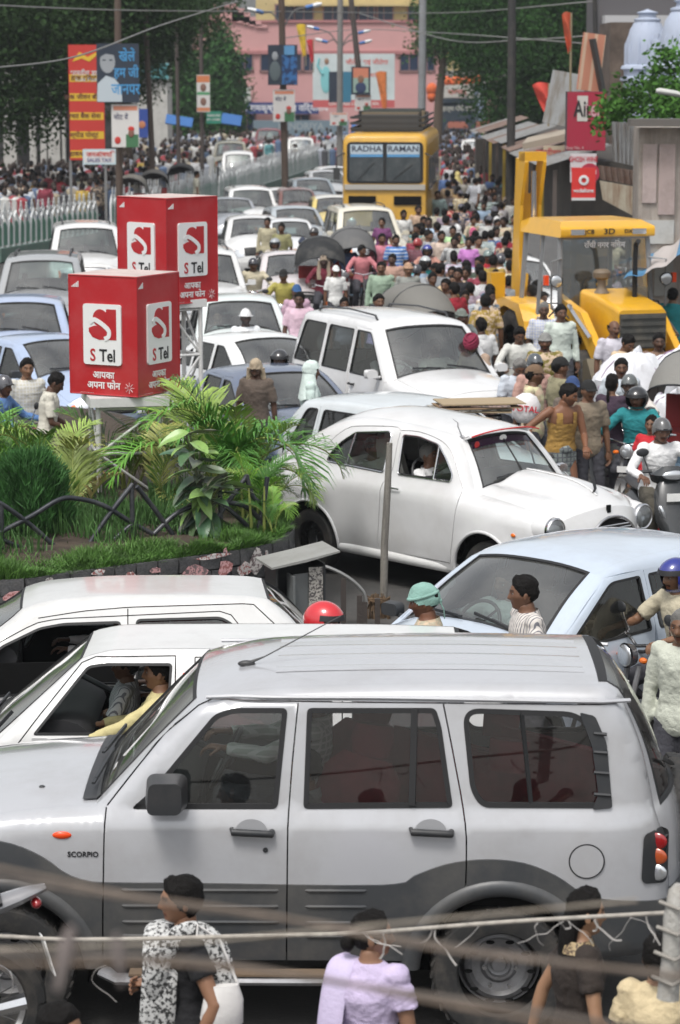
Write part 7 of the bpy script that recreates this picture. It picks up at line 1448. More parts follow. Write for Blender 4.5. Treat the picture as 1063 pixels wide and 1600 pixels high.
# ---- buildings
def window(root,x,z,w_,h,yf,m=None,bars=1):
 o = MB(); o.box((x,yf,z),(w_,.06,h)); f = o.build('window',m or mat('dark_window',(.02,.035,.07),.2),root,smooth=False)
 fr = MB();
 for s_ in (-1,1): fr.box((x + s_ * w_ / 2,yf - .03,z),(.09,.10,h + .1)); fr.box((x,yf - .03,z + s_ * h / 2),(w_ + .1,.10,.09))
 for k in range(bars): fr.box((x - w_ / 2 + w_ * (k + 1) / (bars + 1),yf - .03,z),(.05,.06,h))
 fr.build('frame',K_((.28,.16,.15)),f,smooth=False); return f
def buildings():
 Y = 172; pk = mat('pink_plaster',(.56,.30,.29),.85,dirt=.25,dirtcol=(.35,.2,.2),dscale=.5); x0,x1 = PY(300,0,Y).x,PY(690,0,Y).x; zt = PY(0,32,Y).z
 b = thing('pink_building','pink two-storey school building across the end of the street','building',((x0 + x1) / 2,Y,0)); W_ = x1 - x0; m = MB(); m.box((0,4,zt / 2),(W_,8,zt)); m.build('wall',pk,b,smooth=False); X = lambda px,dy=0: PY(px,0,Y).x - (x0 + x1) / 2; Z = lambda py: PY(0,py,Y).z
 m = MB();
 for k in range(5): m.box((X(372 + k * 9),0,zt + .35 - k * .18),(.8,.3,.8 - k * .15))
 m.box((X(345),0,zt + .5),(2.2,.3,1.1)); m.build('stepped_parapet',pk,b,smooth=False); m = MB(); m.box((0,-.08,Z(82)),(W_,.16,.22)); m.build('cornice',K_((.38,.16,.16)),b,smooth=False); m = MB(); m.box((0,-.06,zt - .05),(W_,.14,.16)); m.build('cornice',K_((.38,.16,.16)),b,smooth=False)
 for px,w_ in ((382,1.05),(420,1.1),(352,1.0),(458,1.1),(485,.9),(640,1.2),(668,1.)): window(b,X(px),Z(97),w_,1.15,-.02)
 for px in (350,385,470,610,650): window(b,X(px),Z(192),1.1,1.1,-.02)
 o,w_,h = slab('school_signboard','long dark blue signboard with white Hindi letters on the pink building','signboard',384,160,498,178,Y - .5,.12,K_((.02,.04,.16))); hang('श्री रामकृष्ण उच्च विद्यालय',w_,h,.5,.5,.55,K_((.7,.7,.72)),o,.13,1.)
 o,w_,h = slab('white_notice','white painted notice with a blue bird on the pink wall','notice',370,135,392,165,Y - .3,.05,K_((.5,.5,.47))); m = MB(); m.ball((0,-.03,h * .6),(.22,.01,.14),10); m.build('bird_mark',K_((.08,.25,.4)),o)
 yl = mat('yellow_plaster',(.52,.42,.20),.85,dirt=.3,dscale=.4); Y2 = 186; b = thing('yellow_building','tall yellow building with dark windows rising behind the pink one','building',(PY(560,0,Y2).x,Y2,0)); xx = PY(560,0,Y2).x; zt2 = PY(0,-40,Y2).z; m = MB(); m.box((0,4,zt2 / 2),(PY(720,0,Y2).x - PY(400,0,Y2).x,8,zt2)); m.build('wall',yl,b,smooth=False)
 for px in (445,475,520,545,575,600,650,690): window(b,PY(px,0,Y2).x - xx,PY(0,22,Y2).z,1.3 if px < 640 else 1.1,1.3,-.02);
 for py in (8,48): m = MB(); m.box((0,-.4,PY(0,py,Y2).z),(11,.8,.15)); m.build('balcony_slab',yl,b,smooth=False)
 # big banner
 o,w_,h = slab('large_banner','large pale political banner with a waving man in light blue and a red strip below','banner',489,84,617,168,150,.10,mat('banner_cloth',(.52,.58,.58),.8,var=.12,vscale=.7)); patch2(o,w_,h,.10,0,0,1,.14,K_((.50,.10,.10)));
 m = MB(); m.ball((-w_ * .34,-.07,h * .52),(.30,.02,.75),14); m.build('portrait_kurta',K_((.20,.50,.52)),o); m = MB(); m.ball((-w_ * .33,-.07,h * .86),(.13,.02,.17),12); m.build('portrait_face',K_((.28,.16,.1)),o); m = MB(); m.tube([(-w_ * .38,-.07,h * .62),(-w_ * .44,-.07,h * .78),(-w_ * .42,-.07,h * .92)],[.09,.07,.05],8); m.build('portrait_arm',K_((.20,.50,.52)),o)
 hang('जीतेगा भई जीतेगा',w_,h,.66,.84,.36,K_((.62,.14,.12)),o,.11); hang('आपका अपना',w_,h,.66,.60,.32,K_((.62,.2,.15)),o,.11); hang('ON SHREE LEATHER AN',w_,h,.5,.07,.26,K_((.7,.65,.6)),o,.11)
 o,w_,h = slab('teal_poster','teal and dark film poster between the two poles','poster',514,112,549,160,140,.06,K_((.03,.16,.25))); patch2(o,w_,h,.06,0,0,.42,1,mat('poster_dark',(.02,.03,.05),.5))
 # old pale buildings in the middle and shops with shutters
 wb = mat('weathered_wall',(.34,.33,.31),.9,dirt=.7,dirtcol=(.13,.12,.11),dscale=.5)
 for px0,px1,py0,Y3,lb in ((608,700,92,178,'stained off-white building with a railing, right of the large banner'),(690,800,110,182,'grey stained building with shop shutters behind the arched gate'),(795,1000,95,190,'dim grey building behind the huge dark tree')):
  a,c_ = PY(px0,0,Y3).x,PY(px1,0,Y3).x; zt = PY(0,py0,Y3).z; b = thing('old_building',lb,'building',((a + c_) / 2,Y3,0),0,'old buildings at the end of the street'); m = MB(); m.box((0,4,zt / 2),(c_ - a,8,zt)); m.build('wall',wb,b,smooth=False); m = MB(); m.box((0,-.5,zt * .48),(c_ - a,1.1,.15)); m.build('awning',K_((.15,.14,.13)),b,smooth=False)
  n = max(2,int((c_ - a) / 1.8))
  for i in range(n): x = -(c_ - a) / 2 + (i + .5) * (c_ - a) / n; window(b,x,zt * .74,.8,1.0,-.02,mat('dark_window2',(.03,.03,.035),.4),1); m = MB(); m.box((x,-.03,1.5),(1.2,.06,2.4)); m.build('shutter',K_(((.10,.13,.2),(.2,.08,.07),(.14,.15,.15))[i % 3]),b,smooth=False)
  m = MB()
  for i in range(n * 3): m.box((-(c_ - a) / 2 + i * (c_ - a) / (n * 3),-.05,zt + .35),(.05,.05,.7))
  m.box((0,-.05,zt + .7),(c_ - a,.07,.07)); m.build('roof_railing',K_((.2,.19,.18)),b,smooth=False)
 for px0,py0,px1,py1,c_,t_,lb in ((742,133,762,188,(.30,.36,.50),'बाटा','tall pale blue shop board right of the arched gate'),(756,145,775,180,(.50,.30,.30),'दवा','faded pink shop board beside the pale blue one'),(700,190,790,200,(.35,.12,.08),'','low red-brown barrier across the far street')):
  o,w_,h = slab('shop_board',lb,'signboard',px0,py0,px1,py1,168,.1,K_(c_));
  if t_: hang(t_,w_,h,.5,.7,.35,K_((.7,.7,.7)),o,.11)
 # gate
 Y = 160; g = thing('arched_gate','dark blue arched gate with a white name board and saffron bundles on top','gate',(PY(715,0,Y).x,Y,0)); dk = mat('gate_paint',(.018,.035,.055),.6,dirt=.3); w_ = PY(746,0,Y).x - PY(685,0,Y).x; zt = PY(0,160,Y).z; op = w_ * .30
 P = [(-w_ / 2,0),(-w_ / 2,zt),(w_ / 2,zt),(w_ / 2,0),(op,0),(op,zt * .52)] + [(op * math.cos(t),zt * .52 + op * .7 * math.sin(t)) for t in np.linspace(.1,3.04,10)] + [(-op,zt * .52),(-op,0)]
 m = MB(); V,T = cdt([P],grid=5); C = V[T].mean(1); T = T[inpoly(C,P)]
 for y_ in (-.3,.3): m.add([(v[0],y_,v[1]) for v in V],[tuple(t) for t in T.tolist()])
 m.add([(x,-.3,z) for x,z in P] + [(x,.3,z) for x,z in P],[(i,(i + 1) % len(P),(i + 1) % len(P) + len(P),i + len(P)) for i in range(len(P))]); m.build('arch',dk,g,smooth=False); m = MB(); m.box((0,0,zt + .1),(w_ + .3,.9,.25)); m.build('cornice',dk,g,smooth=False); text('महात्मा गाँधी द्वार',.38,K_((.5,.5,.45)),g,(0,-.36,zt * .88),(R(90),0,0),.8,True)
 m = MB(); m.prism([(-.9,zt + .3),(-1.1,zt + 1.0),(1.25,zt + 1.1),(.95,zt + .3)],-.4,-.3); m.build('name_board',K_((.5,.48,.44)),g,smooth=False); text('स्वागतम्',.34,K_((.5,.10,.08)),g,(0,-.42,zt + .62),(R(90),0,0),1,True); sf = mat('saffron_cloth',(.62,.13,.04),.9,var=.3,vscale=3)
 for x,z,a in ((-1.5,.75,.42),(-.7,1.2,.4),(.0,1.2,.45),(.8,1.2,.45),(1.2,1.3,.35),(-1.5,.35,.35)): m = MB(); m.ball((x,-.1,zt + z),(a,.35,a * .8),10,0,Matrix.Rotation(x,3,'Y')); m.build('saffron_bundle',sf,g)
def flag(px,py0,py1,Y,w_,label,col,pole_len=1.2,group='coloured flags'):
 p = PY(px,py0,Y); q = PY(px,py1,Y); root = thing('flag',label,'flag',(p.x,Y,q.z),0,group); h = p.z - q.z; m = MB(); m.tube([(0,0,-pole_len),(0,0,h)],.025,6); m.build('flagpole',K_((.25,.2,.12)),root); m = MB(); m.grid(lambda u,v: Vector((-(w_ * u) * (1 - v * .7) * (1 if u else 0),.08 * math.sin(u * 5 + v * 6),h * (1 - v) + .06 * math.sin(u * 4) * u)),8,12); m.build('cloth',mat('flag_%02x' % int(col[1] * 255),col,.85,var=.2),root)
def small_street():
 flag(893,20,82,60,.22,'tall saffron flag above the grey slanted board',(.50,.09,.04),1.0); flag(604,112,172,135,.55,'saffron flag above the yellow bus, leaning pole',(.60,.18,.05)); flag(478,38,88,140,.5,'yellow flag on the roof behind the lamp pole',(.62,.42,.03),.5); flag(490,62,98,139,.35,'small red flag beside the yellow one',(.5,.03,.04),.5); flag(858,130,172,66,.42,'yellow-edged red pennant left of the slanted grey board',(.58,.07,.05),.4)
 # right row of stalls and boards
 gy = mat('zinc_sheet',(.30,.31,.31),.5,.35,pat=('streak',9,(.17,.14,.11)),dirt=.35,dirtcol=(.15,.10,.07)); rd = mat('airtel_red',(.34,.018,.045),.45,dirt=.15)
 o,w_,h = slab('red_phone_sign','large maroon-red phone company sign with a pale block behind its first letters','sign',884,143,946,235,60,.45,K_((.05,.04,.05))); m = MB(); m.box((0,-.235,h / 2),(w_ * .99,.03,h * .99)); m.build('face',rd,o,smooth=False); patch2(o,w_,h,.50,.26,.50,.53,.93,K_((.52,.50,.46)),off=.01); hang('Air',w_,h,.40,.70,.50,M_BLACK,o,.53,.62); hang('tel',w_,h,.655,.70,.50,K_((.55,.30,.33)),o,.53,.62); hang('Shop No. 4',w_,h,.2,.05,.09,K_((.5,.3,.3)),o,.53)
 o,w_,h = slab('leaning_grey_board','grey metal hoarding tilted sideways, unpainted, left of the red phone sign','hoarding',848,112,902,196,63,.08,gy,-.25); o.rotation_euler = (-.12,.17,-.25)
 for k in range(3): m = MB(); m.box((0,.06,h * (.15 + .35 * k)),(w_,.06,.06)); m.build('batten',K_((.14,.12,.10)),o,smooth=False)
 o,w_,h = slab('striped_board','tall orange striped hoarding seen at an angle above the red phone sign','hoarding',900,52,938,142,61,.06,mat('orange_print',(.52,.22,.14),.7,pat=('stripe',4,(.60,.42,.30)))); o.rotation_euler = (0,.12,.3); m = MB(); m.bar((-.1,-.12,h * .9),(.35,-.12,-.1),.28,.08); m.build('dark_edge_board',K_((.04,.04,.04)),o,smooth=False); m = MB(); m.bar((-.06,-.18,h * .86),(.33,-.18,0),.05,.04); m.build('white_strip',K_((.5,.5,.5)),o,smooth=False)
 # stall building mass behind the boards with tin roofs
 st = thing('market_stalls','row of low dark stalls with tin roofs along the right side','stall',(0,0,0)); dk = mat('stall_dark',(.05,.045,.04),.95,dirt=.5,dirtcol=(.12,.10,.08))
 m = MB(); m.prism([(5.35,0),(5.35,3.0),(9.5,3.3),(9.5,0)],61.5,98); m.build('back_wall',dk,st,smooth=False)
 m = MB(); m.box((5.6,98.5,1.3),(1.2,1,2.6)); m.build('end_wall',dk,st,smooth=False)
 for k in range(9):
  y = 60.5 + k * 4.1; x = 5.0 + .02 * k; m = MB(); n = 14; vs = []
  for i in range(n + 1):
   for j in (0,1): vs.append((x - .45 + 1.6 * j,y + 3.9 * i / n,2.95 + .5 * j + .03 * (i % 2) + .08 * math.sin(k * 2)))
  m.add(vs,[(2 * i,2 * i + 1,2 * i + 3,2 * i + 2) for i in range(n)]); m.build('tin_roof',(gy,mat('rusty_tin',(.16,.10,.075),.8,dirt=.5,dirtcol=(.3,.28,.26)))[k % 2],st,smooth=False); m = MB(); m.box((x - .1,y + .2,1.45),(.09,.09,2.9)); m.build('post',K_((.42,.30,.05) if k % 2 else (.1,.08,.07)),st)
 o,w_,h = slab('long_awning_board','cream shop fascia with faded red letters under the tin roofs','signboard',850,228,892,250,64,.08,K_((.42,.35,.25)),-.3); hang('फर्नीचर मार्ट',w_,h,.5,.5,.20,K_((.40,.05,.05)),o,.09)
 o,w_,h = slab('tilted_awning','pale plank awning propped out over the crowd','awning',822,212,888,222,66,1.2,K_((.33,.28,.22)),-.2); o.rotation_euler = (.1,-.22,-.2)
 o,w_,h = slab('liquor_sign','white shop sign with red capitals above a round red disc','sign',891,240,932,285,59,.06,K_((.58,.55,.56))); hang('GHOSH WINE',w_,h,.5,.80,.16,K_((.5,.03,.05)),o,.07,.62); hang('SHOP',w_,h,.2,.45,.12,K_((.5,.03,.05)),o,.07,.7); m = MB(); m.lathe([(.22,0),(.22,.02),(.001,.02)],24,0,Matrix.Rotation(R(90),3,'X')); m.v = [(a + .14,b - .05,c_ + h * .32) for a,b,c_ in m.v]; d = m.build('red_disc',K_((.40,.02,.05)),o); text('Airtel',.13,K_((.6,.6,.6)),d,(.14,-.075,h * .36),(R(90),0,0),1,True)
 o,w_,h = slab('red_square_sign','bright red phone shop sign with a white drop emblem','sign',893,262,931,313,58,.07,K_((.62,.03,.025))); patch2(o,w_,h,.07,0,0,1,.08,K_((.6,.6,.6))); m = MB(); m.lathe([(.11,0),(.11,.015),(.055,.02)],24,0,Matrix.Rotation(R(90),3,'X')); m.v = [(a,b - .04,c_ + h * .62) for a,b,c_ in m.v]; m.build('drop_emblem',K_((.7,.7,.7)),o); hang('vodafone',w_,h,.5,.30,.12,K_((.7,.7,.7)),o,.08)
 # corrugated sheet, rusty awning, end building
 def corr(name,label,quad,Y,m_,n=22,amp=.03):
  P = [PY(x,y,Y) for x,y in quad]; o = thing(name,label,'sheet metal',tuple(P[0])); o_ = P[0]; mb = MB(); mb.grid(lambda u,v: (P[0] * (1 - u) + P[1] * u) * (1 - v) + (P[3] * (1 - u) + P[2] * u) * v + Vector((0,amp * math.sin(u * n * 3.1416),0)) - o_,n * 4,4); mb.grid(lambda u,v: (P[0] * (1 - u) + P[1] * u) * (1 - v) + (P[3] * (1 - u) + P[2] * u) * v + Vector((0,.012 + amp * math.sin(u * n * 3.1416),0)) - o_,n * 4,4,0,True); mb.build('sheet',m_,o); return o
 corr('zinc_hoarding','large streaked corrugated zinc sheet under the fig leaves',[(956,190),(1036,195),(1030,268),(958,252)],50,mat('zinc_streaked',(.38,.385,.39),.45,.5,pat=('streak',12,(.20,.17,.14)),dirt=.3)); corr('rusty_awning','sagging rusty awning sheet below the zinc one',[(935,258),(1003,268),(1005,292),(938,280)],49,mat('rusty_tin',(.16,.10,.075),.8),14,.05); corr('peeling_shop_board','peeling cream shop board curling outwards at its foot',[(937,282),(1006,294),(1006,346),(942,312)],48.5,mat('peeling_paint',(.40,.36,.28),.8,pat=('streak',5,(.20,.11,.06)),dirt=.6,dirtcol=(.2,.13,.08)),2,.02)
 b = thing('corner_building','weathered corner building at the right edge with painted panels','building',(6.75,47,0)); wb2 = mat('stained_plaster',(.36,.32,.28),.9,pat=('streak',4,(.20,.17,.15)),dirt=.6,dirtcol=(.14,.11,.09)); a = PY(1006,0,45.5).x - 6.75; m = MB(); m.box((a + 1.5,-.8,PY(0,200,45.5).z / 2),(3.0,.9,PY(0,200,45.5).z)); m.build('wall',wb2,b,smooth=False)
 m = MB(); m.box((a + 1.4,-1.4,PY(0,196,45.5).z + .05),(3.2,.5,.12)); m.build('roof_slab',K_((.12,.11,.10)),b,smooth=False)
 for x0,x1,z0,z1,c_ in ((.06,.30,2.9,3.9,(.42,.34,.32)),(.34,.62,2.7,3.9,(.38,.30,.28)),(.05,.62,2.2,2.6,(.42,.42,.40)),(.3,.62,1.3,2.1,(.30,.30,.28))): m = MB(); m.box((a + (x0 + x1) / 2,-1.27,(z0 + z1) / 2),(x1 - x0,.05,z1 - z0)); m.build('painted_panel',K_(c_,None,dirt=.5),b,smooth=False)
 # blue and white tarpaulin on poles
 t = thing('tarpaulin','blue and white striped tarpaulin awning sloping down at the right edge','awning',(0,0,0)); P = [PY(974,436,41),PY(1095,376,41),PY(1100,338,47),PY(1003,392,47)]; m = MB(); m.grid(lambda u,v: P[0].lerp(P[1],u).lerp(P[3].lerp(P[2],u),v) + Vector((0,0,-.10 * math.sin(u * 3.1) + .03 * math.sin(u * 20))),16,8); m.build('cloth',mat('tarp',(.46,.42,.40),.7,pat=('band',2.6,(.06,.20,.36))),t)
 # temple spires
 bl = mat('temple_blue',(.40,.45,.56),.7,dirt=.3,dirtcol=(.25,.27,.30),dscale=1.5)
 for k,(px,yt,yb,Y,w_) in enumerate(((1010,14,128,66,.50),(1040,28,150,65,.42),(1072,-6,130,64,.62))):
  p = PY(px,yb,Y); tp = PY(px,yt,Y); h = tp.z - p.z; o = thing('temple_spire',('left pale blue temple spire with a knobbed finial','middle pale blue temple spire, shorter and flat topped','right pale blue temple spire cut by the picture edge')[k],'spire',(p.x,Y,p.z),0,'pale blue temple spires'); m = MB(); pr = [(1.15,-3.2),(1.15,0),(1.3,.02),(1.3,.06),(1.1,.08),(1.12,.16),(1.28,.18),(1.22,.22),(1.05,.24),(1.08,.34),(1.0,.55),(.85,.72),(.62,.82),(.66,.84),(.66,.86),(.45,.88),(.42,.92),(.55,.95),(.2,.98),(.0,1.0)]
  if k == 1: pr = pr[:12] + [(.0,.74)]
  m.lathe([(r_ * w_,z * h if z > 0 else z) for r_,z in pr],12); m.build('spire_body',bl,o,angle=30)
  for j in range(12): a = 2 * math.pi * j / 12; m = MB(); m.tube([(math.cos(a) * w_ * 1.02,math.sin(a) * w_ * 1.02,h * .24),(math.cos(a) * w_ * 1.02,math.sin(a) * w_ * 1.02,h * .5),(math.cos(a) * w_ * .6,math.sin(a) * w_ * .6,h * .80)],.045,6); m.build('rib',bl,o)
 o = thing('grey_rooftop_block','dark grey building block with a white ledge behind the spires','building',(PY(1010,0,80).x,80,0)); m = MB(); m.box((1.2,2,PY(0,-30,80).z / 2),(5.2,4,PY(0,-30,80).z)); m.build('wall',mat('dark_grey_wall',(.10,.095,.10),.9),o,smooth=False); m = MB(); m.box((1.2,-.4,PY(0,36,80).z),(5.0,.9,.42)); m.build('ledge',K_((.45,.45,.46)),o,smooth=False)
 m = MB(); m.box((-1.35,-6,3.2),(.9,3,6.4)); m.build('lower_block',mat('brown_wall',(.10,.075,.06),.9,var=.5,vscale=2,bump=.5),o,smooth=False)
 o = thing('street_lamp','grey street lamp head reaching in from the right edge','street lamp',tuple(PY(1075,160,52))); m = MB(); m.tube([(-.1,0,.1),(.5,0,-.05),(1.2,0,-5)],[.03,.03,.05],8); m.build('arm',K_((.15,.15,.15)),o); m = MB(); m.tube([(-.62,0,.22),(-.55,0,.22),(-.25,0,.17),(-.05,0,.12)],[(.05,.04),(.10,.06),(.10,.06),(.05,.04)],12); m.build('lamp_head',K_((.50,.50,.48)),o)
 # left building columns / white posts behind the crowd and tarps
 o = thing('white_colonnade','row of whitewashed columns behind the left crowd','colonnade',(-13,104,0)); wt = mat('whitewash',(.50,.49,.46),.9,dirt=.5,dirtcol=(.2,.19,.17))
 for px,w_ in ((12,.5),(48,.25),(66,.3),(82,.6),(95,.2)): x = PY(px,0,104).x + 13; m = MB(); m.box((x,0,3.),(w_,.4,6.0)); m.build('column',wt,o,smooth=False)
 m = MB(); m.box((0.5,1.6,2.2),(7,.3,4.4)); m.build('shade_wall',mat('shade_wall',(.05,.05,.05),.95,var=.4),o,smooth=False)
 o = thing('pale_block','narrow pale building behind the film poster pole','building',(PY(236,0,140).x,140,0)); m = MB(); m.box((0,2,3.6),(1.6,4,7.2)); m.build('wall',wt,o,smooth=False); m = MB(); m.box((0,-.1,5.0),(1.8,.3,.8)); m.build('teal_band',K_((.12,.36,.38)),o,smooth=False)
 for px0,py0,px1,py1,Y,lb in ((258,180,300,196,132,'bright blue awning sheet behind the left crowd'),(345,177,376,195,128,'blue plastic awning below the column-shaped trees'),(548,196,585,210,150,'blue awning beyond the median fence')):
  o,w_,h = slab('blue_awning',lb,'awning',px0,py0,px1,py1,Y,.1,K_((.03,.14,.40)),0,'blue awnings'); o.rotation_euler = (-.5,.15,0)
 o,w_,h = slab('school_wall','low teal boundary wall with faded lettering in front of the pink building','wall',396,188,545,212,168,.3,K_((.16,.22,.26))); hang('KENDRIYA',w_,h,.5,.6,.6,K_((.3,.34,.36)),o,.3)
# ---- yellow bus
def bus():
 Y = 72.5; p = PY(620,300,Y); root = thing('bus','yellow bus with two-pane windscreen and loaded roof rack in the traffic queue','bus',(p.x,Y + 4.6,0),R(86)); L,hw,H = 9.2,1.16,3.42; ye = mat('bus_yellow',(.60,.33,.03),.45,coat=.3,dirt=.35,dirtcol=(.25,.15,.05)); x0 = -L / 2
 def sec(u,v,x0=x0): pass
 P = rpoly([(-hw,.55),(hw,.55),(hw,H),(-hw,H)],.30,8); m = MB(); n = len(P); ks = [(x0 + .10,.97),(x0,.93),(x0 + .02,.96),(x0 + .25,1.),(L / 2,1.)]
 rings = [(x0 + .0,.96),(x0 + .06,.985),(x0 + .22,1.),(L / 2,1.)]; vs = []
 for x,k in rings: vs += [(x,a * k,.55 + (b - .55) * (k if k < 1 else 1)) for a,b in P]
 m.add(vs,[(r_ * n + i,r_ * n + (i + 1) % n,(r_ + 1) * n + (i + 1) % n,(r_ + 1) * n + i) for r_ in range(3) for i in range(n)] + [tuple(range(n - 1,-1,-1)),tuple(range(3 * n,4 * n))]); m.build('body',ye,root,angle=50)
 dk = mat('bus_glass',(.05,.06,.065),.08,coat=.5,dirt=.35,dirtcol=(.2,.2,.2))
 m = MB(); m.prism(rpoly([(-1.04,2.08),(1.04,2.08),(1.04,3.20),(-1.04,3.20)],.14,6),x0 - .03,x0 + .02,0,lambda a,y,b: (y,a,b)); m.build('windscreen_frame',M_SEAL,root,smooth=False)
 for s_ in (-1,1): m = MB(); m.prism(rpoly([(s_ * .04,2.14),(s_ * .97,2.14),(s_ * .97,3.14),(s_ * .04,3.14)],.08,5),x0 - .045,x0 - .03,0,lambda a,y,b: (y,a,b)); g = m.build('windscreen',dk,root,smooth=False); m = MB(); m.box((x0 - .05,s_ * .5,3.00),(.006,.88,.26)); m.build('name_band',K_((.46,.54,.60)),g,smooth=False); m = MB(); m.box((x0 - .052,s_ * .5,2.83),(.006,.88,.07)); m.build('blue_band',K_((.10,.30,.55)),g,smooth=False); text('RADHA' if s_ > 0 else 'RAMAN',.22,K_((.04,.05,.08)),g,(x0 - .058,s_ * -.0 + (.50 if s_ < 0 else -.50) * -1 * 1.0 if False else s_ * .5,3.01),(R(90),0,R(-90)),1.1,True)
 for z,h_,mm in ((1.98,.14,K_((.42,.40,.36))),(.72,.24,K_((.40,.40,.40)))): m = MB(); m.box((x0 - .03,0,z),(.08,2.2,h_)); m.build('bumper' if z < 1 else 'trim_band',mm,root,smooth=False)
 for y in (-.62,.62): m = MB(); m.box((x0 - .02,y,1.62),(.04,.75,.24)); m.build('air_vent',M_DARK,root,smooth=False);
 for y in (-.9,.9): m = MB(); m.ball((x0 - .02,y,1.02),(.05,.13,.13),14); m.build('headlight',M_LAMP,root)
 for s_ in (-1,1):
  for i in range(8): m = MB(); m.prism(rpoly([(x0 + .9 + i * 1.02,1.85),(x0 + 1.75 + i * 1.02,1.85),(x0 + 1.75 + i * 1.02,2.75),(x0 + .9 + i * 1.02,2.75)],.06),s_ * hw - .02,s_ * hw + .015); m.build('side_window',dk,root,smooth=False)
  m = MB(); m.tube([(x0 - .02,s_ * 1.1,2.9),(x0 - .25,s_ * 1.30,2.8),(x0 - .25,s_ * 1.30,2.5)],.02,6); m.box((x0 - .25,s_ * 1.30,2.35),(.04,.18,.32)); m.build('mirror',M_BLACKPL,root)
 for r0,r1 in (((x0 - .05,-.2,2.16),(x0 - .055,-.75,2.6)),((x0 - .05,.75,2.16),(x0 - .055,.3,2.65))): wiper(root,r0,r1)
 rk = K_((.03,.03,.03))
 for x in np.linspace(x0 + .8,L / 2 - .2,10): m = MB(); m.bar((x,-.98,H + .06),(x,.98,H + .06),.05); m.build('rack_bar',rk,root);
 for z in (.12,.26,.42):
  for s_ in (-1,1): m = MB(); m.bar((x0 + .8,s_ * .98,H + z),(L / 2 - .2,s_ * .98,H + z),.05); m.build('rack_rail',rk,root)
  m = MB(); m.bar((x0 + .8,-.98,H + z),(x0 + .8,.98,H + z),.07); m.build('rack_rail',rk,root)
 for k in range(7): m = MB(); m.box((x0 + 2.2 + k * .95,random.uniform(-.1,.1),H + .30),(.85,1.6,.35 + .1 * (k % 3)),0,random.uniform(-.05,.05)); m.build('luggage_bundle',K_(((.05,.05,.05),(.16,.12,.07),(.04,.045,.04))[k % 3]),root)
 add_wheels(root,x0 + 1.6,L / 2 - 2.2,.46,.26,hw,'steel')
 tag(root,None,None,None); return root
